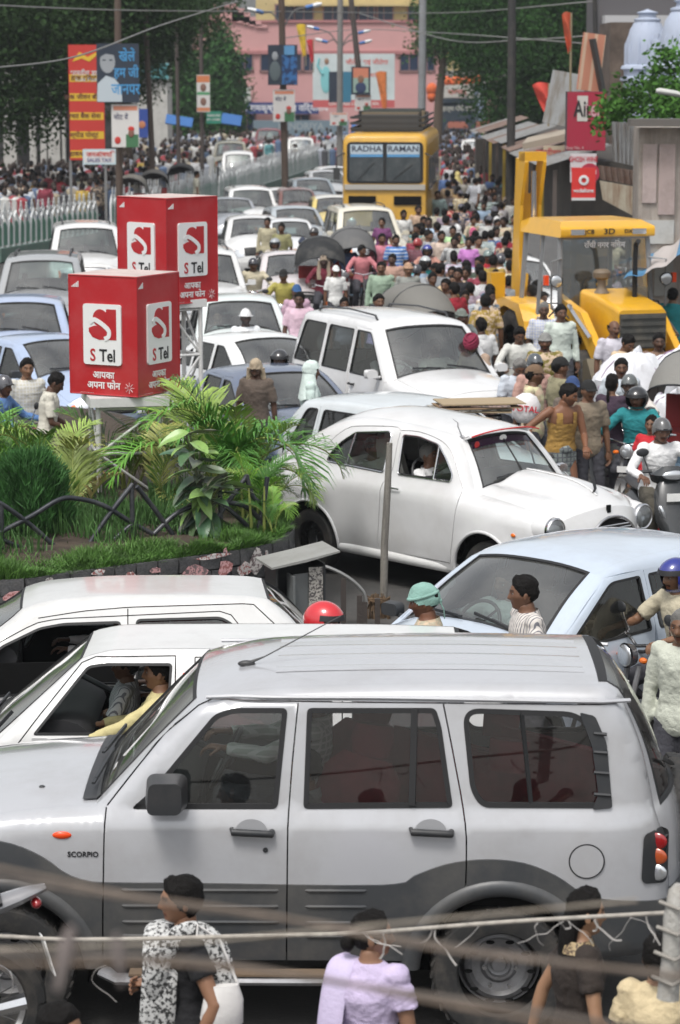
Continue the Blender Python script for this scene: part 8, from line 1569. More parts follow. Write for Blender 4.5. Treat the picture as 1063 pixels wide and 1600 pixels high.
# ---- backhoe loader
def digger():
 ye = mat('digger_yellow',(.70,.37,.015),.35,coat=.4,dirt=.25,dirtcol=(.30,.20,.08),dscale=3); gy = mat('digger_grey',(.22,.225,.23),.5,.2,dirt=.3); gl = glass_mat('digger_glass',(.72,.76,.75),.05,.03); ph = K_((.015,.015,.015))
 p = PZ(917,352,2.70); rz = R(107); f = Vector((-math.cos(rz),-math.sin(rz),0)); c = p + f * .55 * .0; root = thing('backhoe_loader','yellow backhoe loader with glazed cab standing in the crowd','digger',(c.x,c.y,0),rz); root.scale = (.95,.95,.95)
 # local frame: front towards -x, cab centred on the origin
 def L_(name,mb,m,par=None,smooth=True,angle=35): return mb.build(name,m,par or root,smooth,angle)
 xa,xb,hw = -.72,.80,.80
 m = MB(); m.prism([(a,b) for a,b in rpoly([(xa - .22,2.70),(xb + .12,2.70),(xb + .12,2.88),(xb - .1,2.96),(xa + .1,2.96),(xa - .22,2.86)],.05)],-hw - .04,hw + .04); m.v = [(x,y * (1 if z < 2.88 else .88),z) for x,y,z in m.v]; L_('cab_roof',m,ye,angle=25)
 for y in (-.55,.55): m = MB(); m.box((xa - .235,y,2.79),(.03,.24,.09)); o = L_('roof_light',m,M_LAMP);
 text('3D',.13,M_BLACK,root,(xa - .226,-.02,2.79),(R(90),0,R(-90)),1.3,True); text('JCB',.10,M_BLACK,root,(xa - .226,.33,2.79),(R(90),0,R(-90)),1.1,True); text('DX',.09,M_BLACK,root,(xa - .226,-.36,2.79),(R(90),0,R(-90)),1.1,True)
 base = {(-1,-1): (xa,-hw + .02),(-1,1): (xa,hw - .02),(1,1): (xb,hw - .02),(1,-1): (xb,-hw + .02)};
 zb = 1.28; low = {k: (v[0] + (.04 if k[0] < 0 else .0),v[1] * 1.0) for k,v in base.items()}
 for k,v in base.items(): m = MB(); m.tube([(low[k][0] - (.22 if k[0] < 0 else -.12),low[k][1] * 1.06,zb),(v[0] - .04 * (k[0] < 0),v[1],2.72)],[(.035,.045)] * 2,8); L_('cab_pillar',m,gy)
 for s_ in (-1,1): m = MB(); m.tube([(.12,s_ * hw * 1.04,zb),(.02,s_ * (hw - .02),2.72)],.032,8); L_('door_pillar',m,gy); m = MB(); m.tube([(xa - .15,s_ * hw * 1.05,zb),(xb + .1,s_ * hw * 1.05,zb)],.04,8); L_('sill_rail',m,gy)
 for z in (zb,2.70): m = MB(); m.tube([(xa - (.17 if z == zb else .04),-hw,z),(xa - (.17 if z == zb else .04),hw,z)],.04,8); L_('front_rail',m,gy)
 m = MB(); m.add([(xa - .20,-.76,zb),(xa - .20,.76,zb),(xa - .03,.74,2.70),(xa - .03,-.74,2.70)],[(0,1,2,3)]); L_('windscreen',m,gl,smooth=False)
 for s_ in (-1,1):
  for a,b in ((xa - .18,.10),(.14,xb + .08)): m = MB(); m.add([(a,s_ * .83,zb),(b,s_ * .83,zb),(min(b,xb) - .03,s_ * .775,2.70),(max(a,xa) + .0,s_ * .775,2.70)],[(0,1,2,3)]); L_('side_window',m,gl,smooth=False)
 m = MB(); m.add([(xb + .1,-.76,zb),(xb + .1,.76,zb),(xb,.74,2.70),(xb,-.74,2.70)],[(0,1,2,3)]); L_('rear_window',m,gl,smooth=False)
 text('राँची नगर निगम',.13,K_((.75,.75,.75)),root,(xa - .075,0,2.56),(R(90) + .1,0,R(-90)),1.,True)
 m = MB(); m.box((0.05,0,1.1),(1.5,1.5,.38)); L_('cab_floor',m,M_DARK,smooth=False)
 st = seat_mesh(); link('seat',st.mesh('seat',[M_SEAT]),root,(.15,0,1.15)); link('steering_wheel',steering(),root,(-.35,0,1.85),(0,R(50),0)); m = MB(); m.box((-.5,0,1.5),(.2,.5,.7)); L_('console',m,M_INT)
 # bonnet, grille, exhaust, air cleaner
 m = MB(); P = rpoly([(-.46,1.02),(.46,1.02),(.44,1.78),(-.44,1.78)],.09,5); n = len(P); vs = []
 for x,k,dz in ((xa - .10,1.,.06),(-1.5,1.,.0),(-2.25,.97,-.10),(-2.42,.94,-.16)): vs += [(x,a * k,b + (dz if b > 1.4 else 0)) for a,b in P]
 m.add(vs,[(r_ * n + i,r_ * n + (i + 1) % n,(r_ + 1) * n + (i + 1) % n,(r_ + 1) * n + i) for r_ in range(3) for i in range(n)] + [tuple(range(n - 1,-1,-1)),tuple(range(3 * n,4 * n))]); L_('bonnet',m,ye)
 m = MB(); m.box((-2.43,0,1.28),(.04,.80,.56)); g = L_('grille',m,mat('grille_grey',(.06,.06,.055),.6,dirt=.6,dirtcol=(.2,.17,.13)),smooth=False)
 for k in range(5): m = MB(); m.box((-2.455,0,1.05 + k * .115),(.04,.78,.05)); L_('grille_slat',m,mat('grille_grey',(.06,.06,.055),.6),g,False)
 m = MB(); m.tube([(-1.62,-.20,1.75),(-1.62,-.20,2.45),(-1.64,-.20,2.62),(-1.74,-.20,2.68)],.042,10); L_('exhaust_stack',m,mat('exhaust_black',(.02,.02,.02),.5,.4))
 m = MB(); m.lathe([(.13,1.80),(.09,1.86),(.07,1.90),(.07,2.02),(.14,2.06),(.15,2.14),(.12,2.18),(.05,2.20),(.0,2.2)],20); m.v = [(x - 1.22,y + .22,z) for x,y,z in m.v]; L_('air_cleaner',m,mat('cleaner_tan',(.16,.12,.08),.6))
 # chassis, loader arms, bucket
 m = MB(); m.box((-.4,0,.85),(3.6,.7,.5)); L_('chassis',m,ye,smooth=False)
 for s_ in (-1,1):
  y = s_ * .68; m = MB(); m.prism([(.0,1.42),(.02,1.72),(-.20,1.80),(-1.60,1.52),(-2.40,.92),(-2.75,.50),(-2.60,.42),(-2.22,.70),(-1.50,1.26),(-.3,1.50)],y - .06,y + .06); L_('loader_arm',m,ye,smooth=False)
  m = MB(); m.tube([(-.45,y,.95),(-1.2,y,1.15),(-1.75,y,1.32)],[.055,.055,.03],10); L_('lift_ram',m,ye); m = MB(); m.tube([(-1.15,y * 1.12,1.60),(-2.1,y * 1.12,1.15)],.04,8); L_('tilt_ram',m,M_CHROME)
  m = MB(); m.prism([(-.55,.6),(-.55,1.45),(-.30,1.50),(-.05,1.45),(-.1,.6)],y - .09,y + .09); L_('arm_post',m,ye,smooth=False)
  m = MB(); m.tube([(-.35,s_ * .85,1.35),(-.55,s_ * .98,1.6),(-1.0,s_ * .9,1.62),(-1.3,s_ * .82,1.40)],.014,6); L_('hydraulic_hose',m,M_BLACKPL)
  # lamps on brackets, mirrors
  m = MB(); m.tube([(xa - .1,s_ * .78,2.35),(xa - .28,s_ * 1.02,2.32),(xa - .28,s_ * 1.02,1.55),(xa - .1,s_ * .84,1.45)],.018,8); L_('lamp_bracket',m,gy); m = MB(); m.lathe([(.0,-.10),(.08,-.06),(.11,.02),(.11,.04)],18,0,Matrix.Rotation(R(-90),3,'Y')); m.v = [(x + xa - .36,y_ + s_ * .98,z + 2.00) for x,y_,z in m.v]; o = L_('work_lamp',m,M_BLACKPL); m = MB(); m.ball((xa - .40,s_ * .98,2.0),(.02,.10,.10),14); L_('lamp_lens',m,M_LAMP,o); m = MB(); m.box((xa - .34,s_ * 1.14,2.02),(.08,.07,.16)); L_('indicator_lamp',m,mat('orange_lens',(.8,.07,.01),.2))
  # rear fender and wheel
  m = MB(); m.prism([(.0,1.25),(.25,1.52),(1.05,1.58),(1.40,1.50),(1.42,1.22),(1.28,1.22),(1.22,1.36),(.95,1.44),(.42,1.38),(.12,1.05),(-.10,.95)],s_ * .62,s_ * 1.12); L_('rear_fender',m,ye,smooth=False)
 tm,rm = wheel_meshes(.70,.44,'steel')
 for s_ in (-1,1): wl = link('wheel',tm,root,(.72,s_ * .88,.70),(0,0,0 if s_ < 0 else math.pi)); r_ = link('rim',rm,wl); setmat(r_,ye)
 tm,rm = wheel_meshes(.46,.30,'steel')
 for s_ in (-1,1): wl = link('wheel',tm,root,(-1.7,s_ * .78,.46),(0,0,0 if s_ < 0 else math.pi)); r_ = link('rim',rm,wl); setmat(r_,ye)
 m = MB(); m.prism([(-2.6,.15),(-2.6,.85),(-2.75,.9),(-3.25,.3),(-3.2,.1)],-1.1,1.1); L_('front_bucket',m,mat('bucket_steel',(.18,.15,.10),.6,.4,dirt=.6),smooth=False)
 # backhoe: king post, stabilisers, boom folded upright, dipper
 for s_ in (-1,1): m = MB(); m.box((1.62,s_ * 1.02,1.28),(.22,.26,1.35)); m.prism([(1.5,.2),(1.75,.2),(1.75,.5),(1.5,.5)],s_ * 1.02 - .2,s_ * 1.02 + .2); L_('stabiliser',m,ye,smooth=False)
 m = MB(); m.box((1.62,0,1.1),(.3,1.9,.5)); L_('rear_frame',m,ye,smooth=False)
 for s_ in (-1,1): m = MB(); m.prism([(1.60,1.2),(1.85,1.2),(2.02,2.2),(1.98,3.2),(1.80,3.95),(1.55,4.02),(1.50,3.85),(1.72,3.1),(1.74,2.2)],.35 + s_ * .17 - .03,.35 + s_ * .17 + .03); L_('boom_plate',m,ye,smooth=False)
 m = MB(); m.box((1.9,.35,2.3),(.05,.34,2.0)); m.box((1.66,.35,3.95),(.3,.40,.16)); L_('boom_web',m,ye,smooth=False); m = MB(); m.tube([(2.15,.35,3.9),(2.30,.35,1.6)],[(.14,.12),(.18,.12)],8); L_('dipper',m,ye); m = MB(); m.tube([(1.58,.35,3.7),(1.60,.35,1.4)],.05,10); L_('boom_ram',m,M_CHROME)
 return root
fence(); poles(); trees(); buildings(); small_street(); the_bus = bus(); digger_ = digger()
# ================================================================ two and three wheelers, bundles
def two_wheel(r,w,m_t,m_r,spokes=True):
 t = MB(); Rx = Matrix.Rotation(math.pi / 2,3,'Y'); t.tube([(0,r * math.cos(a),r * math.sin(a)) for a in np.linspace(0,2 * math.pi,33)],w,8,0,cap=False); q = MB(); q.tube([(0,(r - w) * math.cos(a),(r - w) * math.sin(a)) for a in np.linspace(0,2 * math.pi,33)],w * .5,6,0,cap=False)
 q.tube([(-.05,0,0),(.05,0,0)],.03,10)
 if spokes:
  for k in range(14): a = k * math.pi / 7; q.bar((0,0,0),(0,(r - w) * math.cos(a),(r - w) * math.sin(a)),.005)
 return t.mesh('tyre',[m_t]),q.mesh('rim',[m_r])
_W = {}
def put_wheel(root,y,r,w,x=0.,key=None,name='wheel'):
 k = (r,w)
 if k not in _W: _W[k] = two_wheel(r,w,M_RUBBER,M_CHROME)
 o = link(name,_W[k][0],root,(x,y,r)); link('rim',_W[k][1],o); return o
PROTO = {}
def motorcycle():
 root = empty('motorcycle'); m = MB(); put_wheel(root,-.62,.30,.045); put_wheel(root,.62,.30,.055)
 P = mat('bike_paint',objcol=True,rough=.25,coat=.8,dirt=.2)
 m.tube([(0,-.30,.78),(0,-.12,.86),(0,.12,.84),(0,.22,.76)],[(.06,.05),(.13,.10),(.12,.09),(.06,.05)],14); m.build('fuel_tank',P,root); m = MB(); m.tube([(0,.18,.80),(0,.45,.82),(0,.75,.86)],[(.10,.05),(.13,.05),(.09,.04)],12); m.build('saddle',M_BLACKPL,root)
 m = MB(); m.tube([(0,.60,.78),(0,.85,.86),(0,.98,.90)],[(.09,.06),(.07,.04),(.03,.02)],10); m.build('tail_cowl',P,root); m = MB(); m.ball((0,.93,.82),(.05,.03,.03),10); m.build('tail_lamp',M_REDLENS,root)
 m = MB(); m.ball((0,.08,.48),(.13,.2,.17),12); m.tube([(0,-.12,.55),(0,-.2,.62)],[.09,.08],10)
 for s in (-1,1): m.tube([(s * .07,-.48,.82),(s * .07,-.62,.30)],.022,8)
 m.build('engine',M_STEEL,root); m = MB(); m.tube([(.13,-.1,.3),(.14,.3,.26),(.15,.85,.36)],[.02,.03,.045],8); m.build('exhaust',M_CHROME,root)
 m = MB(); m.tube([(-.36,-.30,1.02),(-.22,-.38,1.0),(0,-.46,.96),(.22,-.38,1.0),(.36,-.30,1.02)],.014,8)
 for s in (-1,1): m.tube([(s * .26,-.34,1.02),(s * .29,-.38,1.16)],.007,6)
 m.build('handlebar',M_CHROME,root); m = MB(); m.lathe([(.0,.10),(.08,.06),(.095,0)],18,0,Matrix.Rotation(R(-90),3,'X')); m.v = [(x,y - .56,z + .90) for x,y,z in m.v]; o = m.build('headlight',P,root); m = MB(); m.ball((0,-.57,.90),(.085,.025,.085),14); m.build('lamp_lens',M_LAMP,o)
 for s in (-1,1): m = MB(); m.ball((s * .30,-.39,1.20),(.065,.015,.045),12); m.build('mirror',M_BLACKPL,root); m = MB(); m.ball((s * .14,-.50,.88),(.04,.03,.025),8); m.build('indicator_lamp',M_AMBER,root)
 m = MB(); m.prism([(-.62 + .33 * math.cos(t),.30 + .35 * math.sin(t)) for t in np.linspace(.5,2.6,12)] + [(-.62 + .32 * math.cos(t),.30 + .335 * math.sin(t)) for t in np.linspace(2.6,.5,12)],-.06,.06,0,lambda a,y,b: (y,a,b)); m.build('mudguard',P,root); m = MB(); m.box((0,-.60,.70),(.20,.01,.07)); m.build('number_plate',M_WHITE,root)
 return root
def scooter():
 root = empty('scooter'); put_wheel(root,-.62,.24,.05); put_wheel(root,.60,.24,.05); P = mat('bike_paint',objcol=True,rough=.25,coat=.8)
 m = MB(); m.tube([(0,-.66,.42),(0,-.60,.62),(0,-.50,.88),(0,-.42,1.02)],[(.12,.10),(.22,.09),(.20,.08),(.13,.07)],18); m.build('leg_shield',P,root); m = MB(); m.tube([(0,-.40,1.0),(0,-.44,1.08),(0,-.42,1.14)],[(.20,.09),(.24,.12),(.10,.06)],18); m.build('handlebar_cowl',P,root)
 m = MB(); m.ball((0,-.555,1.07),(.13,.03,.05),14); m.build('headlight',M_LAMP,root)
 for s in (-1,1): m = MB(); m.ball((s * .15,-.63,.70),(.035,.05,.085),10,0,Matrix.Rotation(s * .4,3,'Y')); m.build('indicator_lamp',M_LAMP,root); m = MB(); m.tube([(s * .2,-.42,1.1),(s * .38,-.34,1.08)],.018,8); m.tube([(s * .24,-.42,1.12),(s * .30,-.44,1.26)],.007,6); m.build('handlebar',M_BLACKPL,root); m = MB(); m.ball((s * .31,-.44,1.30),(.07,.015,.045),12); m.build('mirror',M_BLACKPL,root)
 m = MB(); m.box((0,-.68,.86),(.24,.012,.08)); m.build('number_plate',M_WHITE,root); m = MB(); m.box((0,-.1,.32),(.34,.6,.08)); m.tube([(0,.1,.5),(0,.5,.62),(0,.85,.66)],[(.12,.12),(.2,.18),(.1,.08)],16); m.build('body_shell',P,root); m = MB(); m.tube([(0,.1,.80),(0,.45,.82),(0,.80,.84)],[(.12,.04),(.15,.05),(.10,.04)],12); m.build('saddle',M_BLACKPL,root); return root
def cycle(root=None,y0=0.):
 root = root or empty('bicycle'); put_wheel(root,y0 - .52,.33,.018)
 fr = MB(); col = mat('cycle_frame',objcol=True,rough=.4,dirt=.4)
 for a,b in (((0,-.36,.86),(0,.02,.30)),((0,.02,.30),(0,.16,.86)),((0,-.34,.80),(0,.14,.80)),((0,-.36,.90),(0,-.52,.33))): fr.tube([(a[0],a[1] + y0,a[2]),(b[0],b[1] + y0,b[2])],.016,8)
 fr.build('frame',col,root); m = MB(); m.tube([(-.28,y0 - .22,1.0),(-.18,y0 - .36,1.02),(0,y0 - .38,.98),(.18,y0 - .36,1.02),(.28,y0 - .22,1.0)],.012,8); m.tube([(0,y0 - .36,.86),(0,y0 - .38,.98)],.012,8); m.build('handlebar',M_CHROME,root)
 m = MB(); m.tube([(0,y0 + .06,.92),(0,y0 + .18,.94),(0,y0 + .28,.93)],[(.03,.02),(.08,.03),(.10,.03)],10); m.build('saddle',M_BLACKPL,root); return root
def bicycle(): r = cycle(); put_wheel(r,.52,.33,.018); return r
def rickshaw(fold=1.0):
 root = cycle(None,0.); root.name = 'cycle_rickshaw'
 for s in (-1,1): put_wheel(root,1.35,.35,.02,s * .48)
 ch = MB(); ch.tube([(0,.1,.45),(-.4,1.0,.5),(-.4,1.7,.5)],.02,6); ch.tube([(0,.1,.45),(.4,1.0,.5),(.4,1.7,.5)],.02,6); ch.tube([(-.48,1.35,.35),(.48,1.35,.35)],.02,8); ch.build('chassis',M_BLACKPL,root)
 m = MB(); m.box((0,1.35,.78),(.86,.5,.12)); m.box((0,1.62,1.02),(.86,.08,.45)); m.build('passenger_seat',mat('rickshaw_seat',(.30,.03,.03),.6),root); m = MB(); m.box((0,1.1,.45),(.8,.5,.04)); m.box((0,1.36,.6),(.8,.5,.3)); m.build('footboard',mat('rickshaw_tin',(.10,.16,.22),.5,dirt=.4),root)
 def hoop(a,rr=.78):
  P = []
  for t in np.linspace(0,math.pi,13): P.append(Vector((-.50 * math.cos(t) * (1 + .0),1.52 - (.30 + rr * .95 * math.sin(t) ** .7) * math.sin(a),1.0 + (.28 + rr * .62 * math.sin(t) ** .6) * math.cos(a) + .10 * math.sin(t))))
  return P
 H = [hoop(a) for a in np.linspace(-.55,1.05 * fold,9)]
 m = MB(); n = 13; vs = [p for h in H for p in h]; F_ = [(i * n + j,i * n + j + 1,(i + 1) * n + j + 1,(i + 1) * n + j) for i in range(8) for j in range(n - 1)]; m.add(vs,F_,0); m.add([p * .985 + Vector((0,.02,.01)) for p in vs],[f[::-1] for f in F_],0); m.build('hood',mat('rickshaw_hood',objcol=True,rough=.7,bump=.3,bscale=14,dirt=.4,dirtcol=(.2,.19,.17)),root)
 for i in (0,4,8): m = MB(); m.tube(H[i],.013,6); m.build('hood_hoop',M_BLACKPL,root)
 return root
MAKERS = dict(motorcycle=motorcycle,bicycle=bicycle,scooter=scooter,rickshaw=rickshaw)
def vehicle(kind,loc,rz,label,cat,col=(.03,.03,.03),group='two and three wheelers'):
 if kind not in PROTO: PROTO[kind] = MAKERS[kind](); r = PROTO[kind]
 else: r = copy_tree(PROTO[kind])
 r.location = loc; r.rotation_euler = (0,0,rz); tag(r,label,cat,group)
 for o in [r] + list(r.children_recursive): o.color = (*col,1)
 return r
def sack(px,py,Y,r,label):
 p = PY(px,py,Y); root = thing('white_sack',label,'sack',tuple(p),0,'big white cloth bundles'); m = MB(); m.ball((0,0,0),r,48)
 m.v = [tuple(Vector(v) * (1 + .16 * noise.noise(Vector(v) * 4 + Vector((px,0,0))) + .06 * noise.noise(Vector(v) * 13) + .05 * abs(math.sin(math.atan2(v[0],v[2] + .01) * 9)) * (1 if v[2] > 0 else .3))) for v in m.v]
 m.build('bundle',mat('sack_cloth',(.68,.69,.72),.9,dirt=.2,bump=.5,bscale=10),root); k = MB(); k.tube([(0,0,r[2] * .95),(.02,0,r[2] * 1.1),(.08,-.02,r[2] * 1.15)],[.05,.03,.06],8); k.build('knot',mat('sack_cloth',(.68,.69,.72)),root)
 for a in (.5,2.2): s = MB(); s.tube([(r[0] * 1.03 * math.cos(t) * math.cos(a),r[1] * 1.03 * math.cos(t) * math.sin(a),r[2] * 1.03 * math.sin(t)) for t in np.linspace(0,6.28,24)],.006,5); s.build('string',K_((.3,.2,.3)),root)
 return root
# ================================================================ placing: ground, traffic, riders, crowd
gr = MB(); gr.add([(-400,-60,0),(400,-60,0),(400,700,0),(-400,700,0)],[(0,1,2,3)])
gr.build('road',mat('asphalt',(.060,.058,.056),.9,var=.3,vscale=.8,bump=.35,bscale=30,dirt=.5,dirtcol=(.12,.11,.10),dscale=.7),None)['kind'] = 'structure'
wagon,tr_w,c_w = silver_wagon(); van,tr_v,c_v = white_van(); hatch,tr_h,c_h = silver_hatch(); saloon,tr_s,c_s = white_saloon()
CAR = {k: make_car(k) for k in ('hatch','sedan','suv','van')}; used = set(); TAKEN = []
for k,o in CAR.items(): o['_rx'] = {'hatch': 1.80 - 1.82,'sedan': 1.95 - 2.07,'suv': 1.85 - 2.15,'van': .75 - 1.70}[k]
NM = dict(hatch='small_hatchback',sedan='saloon_car',suv='tall_estate_car',van='minivan')
def car(kind,px,py,rzd,col,label,sc_=(1,1,1),driver=None):
 src = CAR[kind]; r = src if kind not in used else copy_tree(src); used.add(kind); r.name = NM[kind]; H = src['_top'] * sc_[2]; rz = R(rzd); p = PZ(px,py,H); lx = src['_rx'] * sc_[0]
 r.location = (p.x - math.cos(rz) * lx,p.y - math.sin(rz) * lx,0); r.rotation_euler = (0,0,rz); r.scale = sc_; tag(r,label,'van' if kind == 'van' else 'car','cars and vans in the traffic jam')
 for o in [r] + list(r.children_recursive): o.color = (*col,1)
 for t in (-1.6,-.8,0,.8,1.6): TAKEN.append((r.location.x + math.cos(rz) * t * sc_[0],r.location.y + math.sin(rz) * t * sc_[0],.95))
 if driver:
  for dy,lb,kw in driver:
   q = Matrix.Rotation(rz,3,'Z') @ Vector(((-.15 if kind != 'van' else -.35) * sc_[0],dy,0)); person((r.location.x + q.x,r.location.y + q.y,(.22 if kind in ('hatch','sedan') else .48)),rz - R(90),lb,'people inside the cars','sit',cat='man',**kw)
 return r
W_,SV,DK_,BL_ = (.70,.70,.69),(.50,.51,.53),(.07,.075,.085),(.36,.44,.60)
dr = lambda lb,c,**k: [(.36,lb,dict(shirt=c,**k))]
car('hatch',855,866,47,(.50,.57,.66),'light blue saloon-like hatchback cut by the right edge, behind the two walking men',(1.10,1.06,1.02),dr('driver in the dark inside the light blue hatchback',(.5,.5,.5)))
car('suv',655,500,115,(.72,.72,.72),'big white off-roader with black roof rails, just behind the round-bodied saloon',(1.05,1.02,1.07),dr('driver at the wheel of the big white off-roader',(.62,.62,.60)) + [(-.36,'passenger in a pale shirt in the big white off-roader',dict(shirt=(.6,.58,.5)))])
car('hatch',665,630,131,(.58,.62,.64),'pale silver hatchback with a cardboard pile on its roof, behind the round-bodied saloon')
car('sedan',435,580,112,(.12,.15,.22),'slate blue saloon half hidden by the palms',(1,1,1),dr('driver behind the screen of the slate blue saloon',(.5,.48,.45)))
car('sedan',80,530,122,BL_,'periwinkle blue saloon left of the front red cube sign',(.96,.96,1))
car('hatch',32,470,96,(.40,.48,.66),'lavender blue hatchback at the left edge, front on',(1.08,1.06,1.05),dr('driver of the lavender blue hatchback',(.35,.3,.3)))
car('suv',66,402,94,(.33,.34,.35),'grey estate with a roof carrier at the left edge',(1,1,.98))
car('suv',135,352,97,W_,'white off-roader with upright roof rails beside the green fence',(1,1,1.02))
car('suv',316,392,97,W_,'white tall estate partly hidden behind the rear red cube sign',(.98,.97,.98))
car('hatch',374,468,96,(.72,.78,.76),'greenish white hatchback behind the policeman\'s white helmet',(1.03,1.0,1.02),dr('driver seen dimly in the greenish white hatchback',(.45,.5,.5)))
car('sedan',410,527,118,(.76,.77,.76),'white saloon in front of the greenish white hatchback, side on to the left',(.95,.95,1))
car('sedan',457,397,95,(.66,.60,.60),'pinkish white saloon behind the black rickshaw hood',(.95,.97,1))
car('hatch',396,340,95,W_,'plain white small hatchback with a pink dashboard cloth',(1,1,1)); car('hatch',452,345,97,(.72,.73,.74),'white saloon peeping out right of the plain white small hatchback',(.9,.85,.96))
car('hatch',460,325,100,(.38,.42,.45),'steel grey hatchback right behind the small white ones',(1,1,1)); car('sedan',360,311,97,(.30,.32,.35),'dark grey saloon beside the fence behind the rear red cube sign')
car('suv',392,294,97,(.72,.73,.73),'white estate with rails halfway along the fence',(.95,.93,.94)); car('hatch',443,296,98,W_,'small white car right of the white estate near the fence',(.9,.85,.98)); car('hatch',463,296,98,(.16,.07,.06),'dark maroon small car between the white and blue-grey ones',(.9,.85,1))
car('hatch',487,280,98,(.24,.28,.31),'blue-grey small hatchback left of the yellow bus',(1,1,1)); car('hatch',510,268,98,(.45,.46,.47),'silver small hatchback nearest the left of the bus'); car('hatch',524,262,98,W_,'white roofed small car beside the bus front')
t_ = car('hatch',523,308,94,(.66,.52,.16),'yellow taxi with a white roof in front of the bus',(1,1,.98));
for o in t_.children:
 if o.name.startswith('roof'): o.color = (.75,.75,.70,1)
car('suv',571,325,98,(.70,.66,.55),'cream off-roader with rails, right of the yellow taxi',(1,1,1)); car('suv',617,289,92,(.78,.78,.77),'white boxy off-roader directly in front of the yellow bus',(1,.98,1.05))
for px,py,kd,lb,c_ in ((360,222,'suv','cream estate among the left carriageway crowd',(.6,.55,.4)),(372,238,'van','white minivan in the left carriageway behind the fence',W_),(470,216,'van','white van far up the left carriageway',(.7,.7,.68)),(742,219,'van','white van far up the right side street crowd',W_),(792,226,'van','second white van behind the far crowd, right of the first',W_),(812,211,'suv','teal van far off under the tin roofs',(.10,.28,.27)),(420,202,'suv','dark maroon car by the school wall',(.16,.03,.04))): car(kd,px,py,92 if px < 600 else 88,c_,lb)
# ---------------- people helper
def hp(pose,female=False,sleeve='short',lower='pants',h=1.70): B = body_parts(pose,female,sleeve,lower,.016); return B['hc'].copy(),(B['hc'].z + .125) * h / 1.675
def put(px,py,label,rzd=0,z0=0.,**k):
 k.setdefault('pose','stand'); kk = {a: k[a] for a in ('female','sleeve','lower','h') if a in k}; hc,zt = hp(k['pose'],**kk); s = k.get('h',1.70) / 1.675; p = PZ(px,py,zt + z0 + (.03 if k.get('gearkind') in ('helmet','turban','hardhat') else 0)); rz = R(rzd); off = Matrix.Rotation(rz,3,'Z') @ Vector((hc.x * s,hc.y * s,0))
 loc = (p.x - off.x,p.y - off.y,z0); TAKEN.append((loc[0],loc[1],.30)); return person(loc,rz,label,**k)
def rider(px,py,label,veh='motorcycle',rzd=0,vcol=(.03,.03,.03),vlabel=None,**k):
 k.setdefault('pose','ride'); o = put(px,py,label,rzd,**k); v = vehicle(veh,(o.location.x,o.location.y,0) if veh != 'rickshaw' else (o.location.x,o.location.y,0),R(rzd),vlabel or ' '.join(({'rickshaw': 'cycle rickshaw'}.get(veh,veh) + ' of the ' + label).split()[:16]).rstrip(','),{'rickshaw': 'cycle rickshaw'}.get(veh,veh),vcol)
 a = R(rzd);
 for t in (.7,-.7) + ((-1.3,) if veh == 'rickshaw' else ()): TAKEN.append((o.location.x + math.sin(a) * t,o.location.y - math.cos(a) * t,.45))
 return o
# people in the near cars
def inside(car_,lx,ly,z,rzd,label,pose='sit',**k): q = car_.matrix_basis @ Vector((lx,ly,0)); return person((q.x,q.y,z),car_.rotation_euler.z + R(rzd),label,'people inside the cars',pose,**k)
bpy.context.view_layer.update()
inside(wagon,tr_w(450,1200)[0] + .03,-.30 + .66,.62,-90,'driver in a pale checked shirt, hand on the wheel of the silver wagon',sleeve='long',shirt=(.42,.44,.40),pat='check',h=1.72)
inside(wagon,tr_w(450,1200)[0] + .03,-.38,.50,-90,'passenger leaning low in the front of the silver wagon',pose='sitrest',shirt=(.25,.26,.25),h=1.5)
inside(van,tr_v(243,1100)[0] + .0,-.36,.38,-90,'van passenger in a yellow shirt leaning an arm out of the window',pose='windowarm',sleeve='long',shirt=(.55,.48,.24),face='m',h=1.66)
inside(van,tr_v(172,1130)[0] + .0,.10,.50,-90,'dark-haired boy in a striped shirt inside the white van',pose='sitrest',shirt=(.5,.5,.5),pat='stripe',face='',h=1.35)
inside(van,tr_v(272,1100)[0] + .15,.36,.38,-90,'van driver in a dark red shirt, far side of the white van',shirt=(.25,.03,.03),h=1.64)
inside(hatch,tr_h(125,1040)[0] + .25,-.02,.25,-90,'driver in a white shirt in the pale silver hatchback',sleeve='long',shirt=(.55,.52,.52),h=1.45)
inside(saloon,tr_s(655,720)[0] + .10,.33,.34,-90,'grey-haired saloon driver in a white shirt',shirt=(.72,.72,.72),haircol='g',h=1.66,yaw=.2)
inside(saloon,tr_s(572,705)[0] + .15,.35,.36,-90,'dark-haired passenger at the rear window of the white saloon',pose='sitrest',shirt=(.5,.5,.48),h=1.6)
# walkers between the cars
put(663,915,'man in a green head cloth and dusty shirt, crossing to the left',-95,pose='walk',gearkind='scarf',gearcol=(.22,.38,.33),shirt=(.42,.38,.28),pat='print',face='s',skin=(.16,.07,.04),hairs='short',voxel=.011,nod=.15)
put(818,903,'black-haired man in a white and grey striped shirt, looking left',-75,pose='walk2',shirt=(.62,.58,.54),pat='stripe',face='',skin=(.15,.075,.045),voxel=.011,h=1.72)
rider(507,940,'motorcyclist in a shiny red helmet, only the helmet above the van roof','motorcycle',60,(.3,.02,.02),gearkind='helmet',gearcol=(.55,.012,.02),shirt=(.1,.1,.1),h=1.70)
rider(1056,872,'motorcyclist in a dark blue helmet and cream shirt at the right edge','motorcycle',-60,(.05,.05,.06),gearkind='helmet',gearcol=(.01,.02,.22),shirt=(.50,.45,.33),sleeve='short')
put(1068,955,'older man in a pale shirt standing at the right edge beside the silver wagon',-30,shirt=(.52,.54,.46),sleeve='long',face='m',haircol='g',h=1.66)
